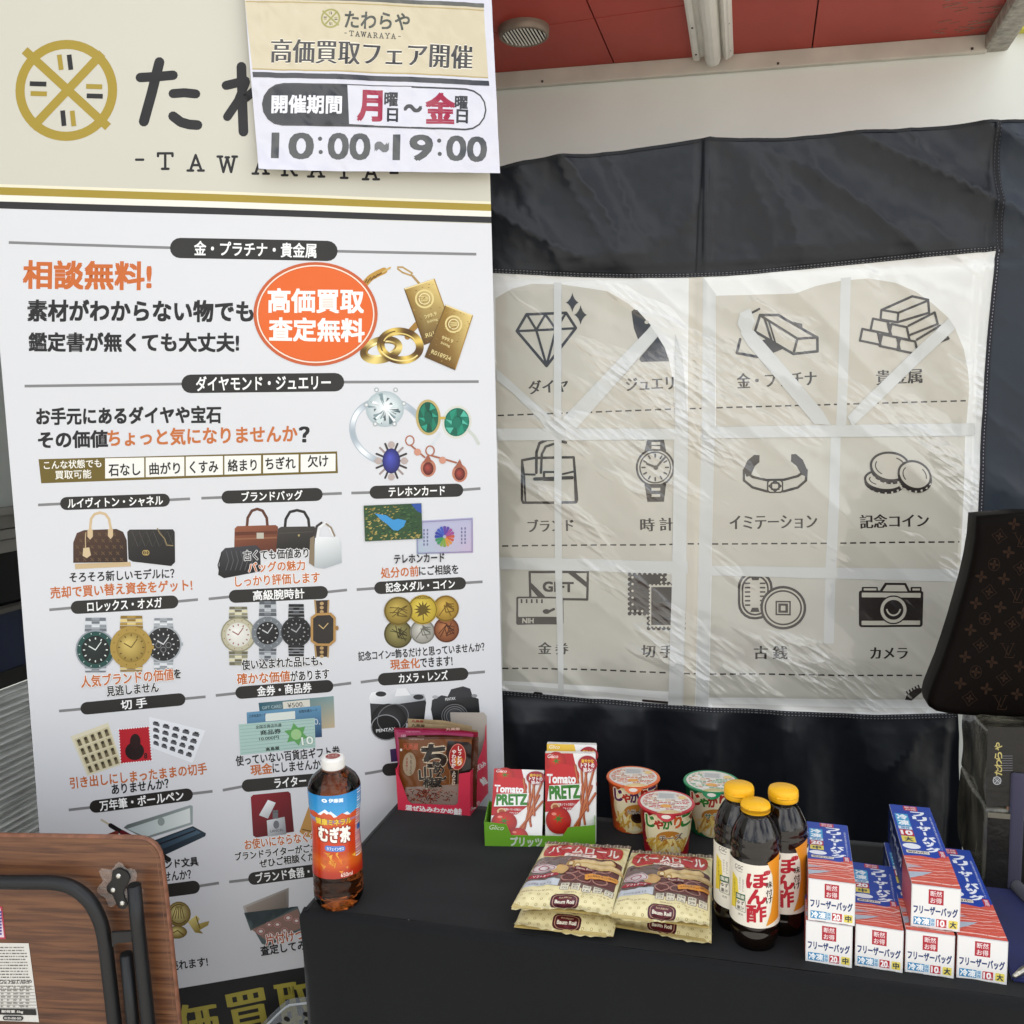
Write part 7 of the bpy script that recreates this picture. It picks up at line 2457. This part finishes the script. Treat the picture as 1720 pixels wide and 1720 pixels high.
bobj('leg', bm, bt, ft, True, smooth=True)
bm = bmesh.new()
tube(bm, [tp(x, y, .022) for x, y in ((225, 1487), (231, 1550), (249, 1716), (264, 1850), (276, 2000))], rt_ * .97, 16)
o = bobj('leg', bm, bt, ft, True, smooth=True)
bm = bmesh.new()
tube(bm, [tp(x, y, .020) for x, y in ((212, 1603), (223, 1716), (236, 1850))], rt_ * .9, 16)
bobj('leg', bm, bt, ft, True, smooth=True)
for x, y, o_ in ((224.8, 1486.5, .022), (211.9, 1602.5, .020)):
    bm = bmesh.new()
    dr = (tp(249, 1716) - tp(225, 1487)).normalized()
    tube(bm, [tp(x, y, o_) - dr * .0004, tp(x, y, o_) - dr * .0012], rt_ * .78, 16)
    bobj('tube_mouth', bm, mat('tube_dark', '050505', .9), ft, True)
bm = bmesh.new()
prism(bm, [tp(x, y, .028) for x, y in ((186, 1566), (222, 1564), (222, 1583), (195, 1585), (188, 1592))], -FN * .004, .0008)
bobj('cross_plate', bm, bt, ft, True)
k7 = lambda x, y: (x * .1976, 1380 + y * .1976)
bm = bmesh.new()
prism(bm, [tp(*k7(x, y), .006) for x, y in smooth_path([(950, 425), (1005, 398), (1070, 420), (1105, 470), (1085, 530), (1055, 590), (1062, 650), (1085, 705), (1060, 745), (1010, 738), (980, 690), (955, 630), (912, 600), (905, 550), (945, 500), (950, 425)], 3)[:-1]], -FN * .005, .0008)
hb_ = bobj('hinge_bracket', bm, mat('bracket_black', '0d0d0e', .35), ft, True)
for x, y in ((1008, 462), (962, 582), (1040, 694)):
    bm = bmesh.new()
    lathe(bm, [(.0041, 0), (.0040, .001), (.0030, .0022), (.0012, .0026), (0, .0026)], 20)
    q = tp(*k7(x, y), .0062)
    M_ = Matrix.Translation(q) @ FN.to_track_quat('Z', 'Y').to_matrix().to_4x4()
    bmesh.ops.transform(bm, matrix=M_, verts=bm.verts)
    bobj('bolt', bm, mat('bolt_steel', 'c9c7c0', .25, .9), hb_, True, smooth=True)
# torn clear film round the bracket
random.seed(21)
fm = mat('torn_film', 'd8d2cc', .12, spec=.6, alpha=.20, bump=.8, bscale=120, bdist=.004)
bm = bmesh.new()
ring_, NR = [], 40
prev = None
for j, rr in enumerate((.35, .6, .85, 1.0)):
    row = []
    for i in range(NR):
        t = i / NR * 2 * math.pi
        r = rr * (150 + 40 * noise.noise(Vector((math.cos(t) * 2, math.sin(t) * 2, 3))) + 26 * math.sin(t * 7))
        p = k7(1010 + r * 1.15 * math.cos(t), 545 + r * 1.15 * math.sin(t))
        row.append(bm.verts.new(tp(*p, .0030 + .004 * abs(noise.noise(Vector((i * .9, j * 2.1, 1)))))))
    if prev:
        for i in range(NR): bm.faces.new((prev[i], prev[(i + 1) % NR], row[(i + 1) % NR], row[i]))
    prev = row
bobj('plastic_film', bm, fm, ft, True)
# stickers
TPz = Vector((T00.x, T00.y, 0))
txf = lambda x, y: ((tp(x, y) - TPz).dot(FD), tp(x, y).z)
a = Art(txf)
a.poly([(-60, 1583), (48.5, 1584), (66, 1716.5), (-60, 1712)], 'd6d3cc')
random.seed(9)
for i in range(15):
    y = 1590 + i * 5.0
    xe = 44 + i * .75
    x = -40
    while x < xe - 3:
        q = random.uniform(2, 7)
        a.rect(x, y, min(x + q, xe), y + 2.2, random.choice(('7a7872', '94918a', '6a6862')))
        x += q + random.uniform(.6, 1.6)
a.text('取付ミニテーブル MST-6040', -62, 1648, 54, 1648, 5, '3a3936', .02)
for i in range(8):
    y = 1656 + i * 5.2
    a.line([(-50, y), (57 + i * .9, y + .3)], .7, '8a8780', cap=False)
    for k in range(9): a.rect(-40 + k * 10.5, y + 1.2, -40 + k * 10.5 + random.uniform(3, 9), y + 3.2, '8d8a83')
a.poly([(-60, 1692), (61, 1694), (62.5, 1704), (-60, 1702)], '232220')
a.text('耐荷重 5kg', 4, 1697.6, 40, 1698.4, 5.2, 'd6d3cc', .03)
a.pill(6, 1708.5, 40, 1709.5, 7.5, '232220')
a.text('0120-000-000', 9, 1708.7, 37, 1709.3, 3.6, 'd6d3cc', .02)
build('label', a, plane(TPz + FN * .0006, FD, Vector((0, 0, 1))), mat('sticker', None, .4), ft, step=.00006)
a = Art(txf)
a.poly([(-70, 1522), (4, 1522), (10, 1577), (-70, 1577)], 'b0384a')
a.poly([(-70, 1525), (1, 1525), (7.5, 1574), (-70, 1574)], 'dccbd2')
for i in range(8): a.rect(-3, 1530 + i * 5.2, 3.5, 1533.6 + i * 5.2, '4a4a8a')
build('warning_label', a, plane(TPz + FN * .0006, FD, Vector((0, 0, 1))), mat('sticker'), ft, step=.00006)

# ---- clear plastic basket low in front of the banner
BKP = B0 + BN * .05
kb = lambda x, y, o=0.0: onplane(x, y, BKP + BN * o, BN)
bo = kb(500, 1715)
bk_ = thing('clear_basket', 'clear plastic basket with dark holes low in front of the banner beside the black cloth', 'basket', (bo.x, bo.y, 0), R_(-13.5))
cpl = mat('basket_plastic', 'b9c0c6', .15, spec=.5, alpha=.30)
out_ = [(418, 1752), (452, 1718), (474, 1697), (484, 1690), (498, 1687), (600, 1676), (680, 1668), (700, 1900), (420, 1900)]
bm = bmesh.new()
prism(bm, [kb(*p) for p in out_], -BN * .02, .001)
bobj('wall', bm, cpl, bk_, True)
bm = bmesh.new()
tube(bm, [kb(x, y, .001) for x, y in smooth_path(out_[:7], 4)], .0022, 8)
bobj('rim', bm, mat('basket_rim', 'c9ced2', .2), bk_, True, smooth=True)
for x, y in ((482, 1712), (514, 1704), (527, 1712), (516, 1718), (470, 1722), (500, 1728), (532, 1726)):
    bm = bmesh.new()
    prism(bm, [kb(x + 5 * math.cos(t * .5236) + 1.5 * math.sin(t * .5236), y + 4 * math.sin(t * .5236), .0012) for t in range(12)], -BN * .001)
    bobj('hole', bm, mat('hole_dark', '08080a', .5), bk_, True)
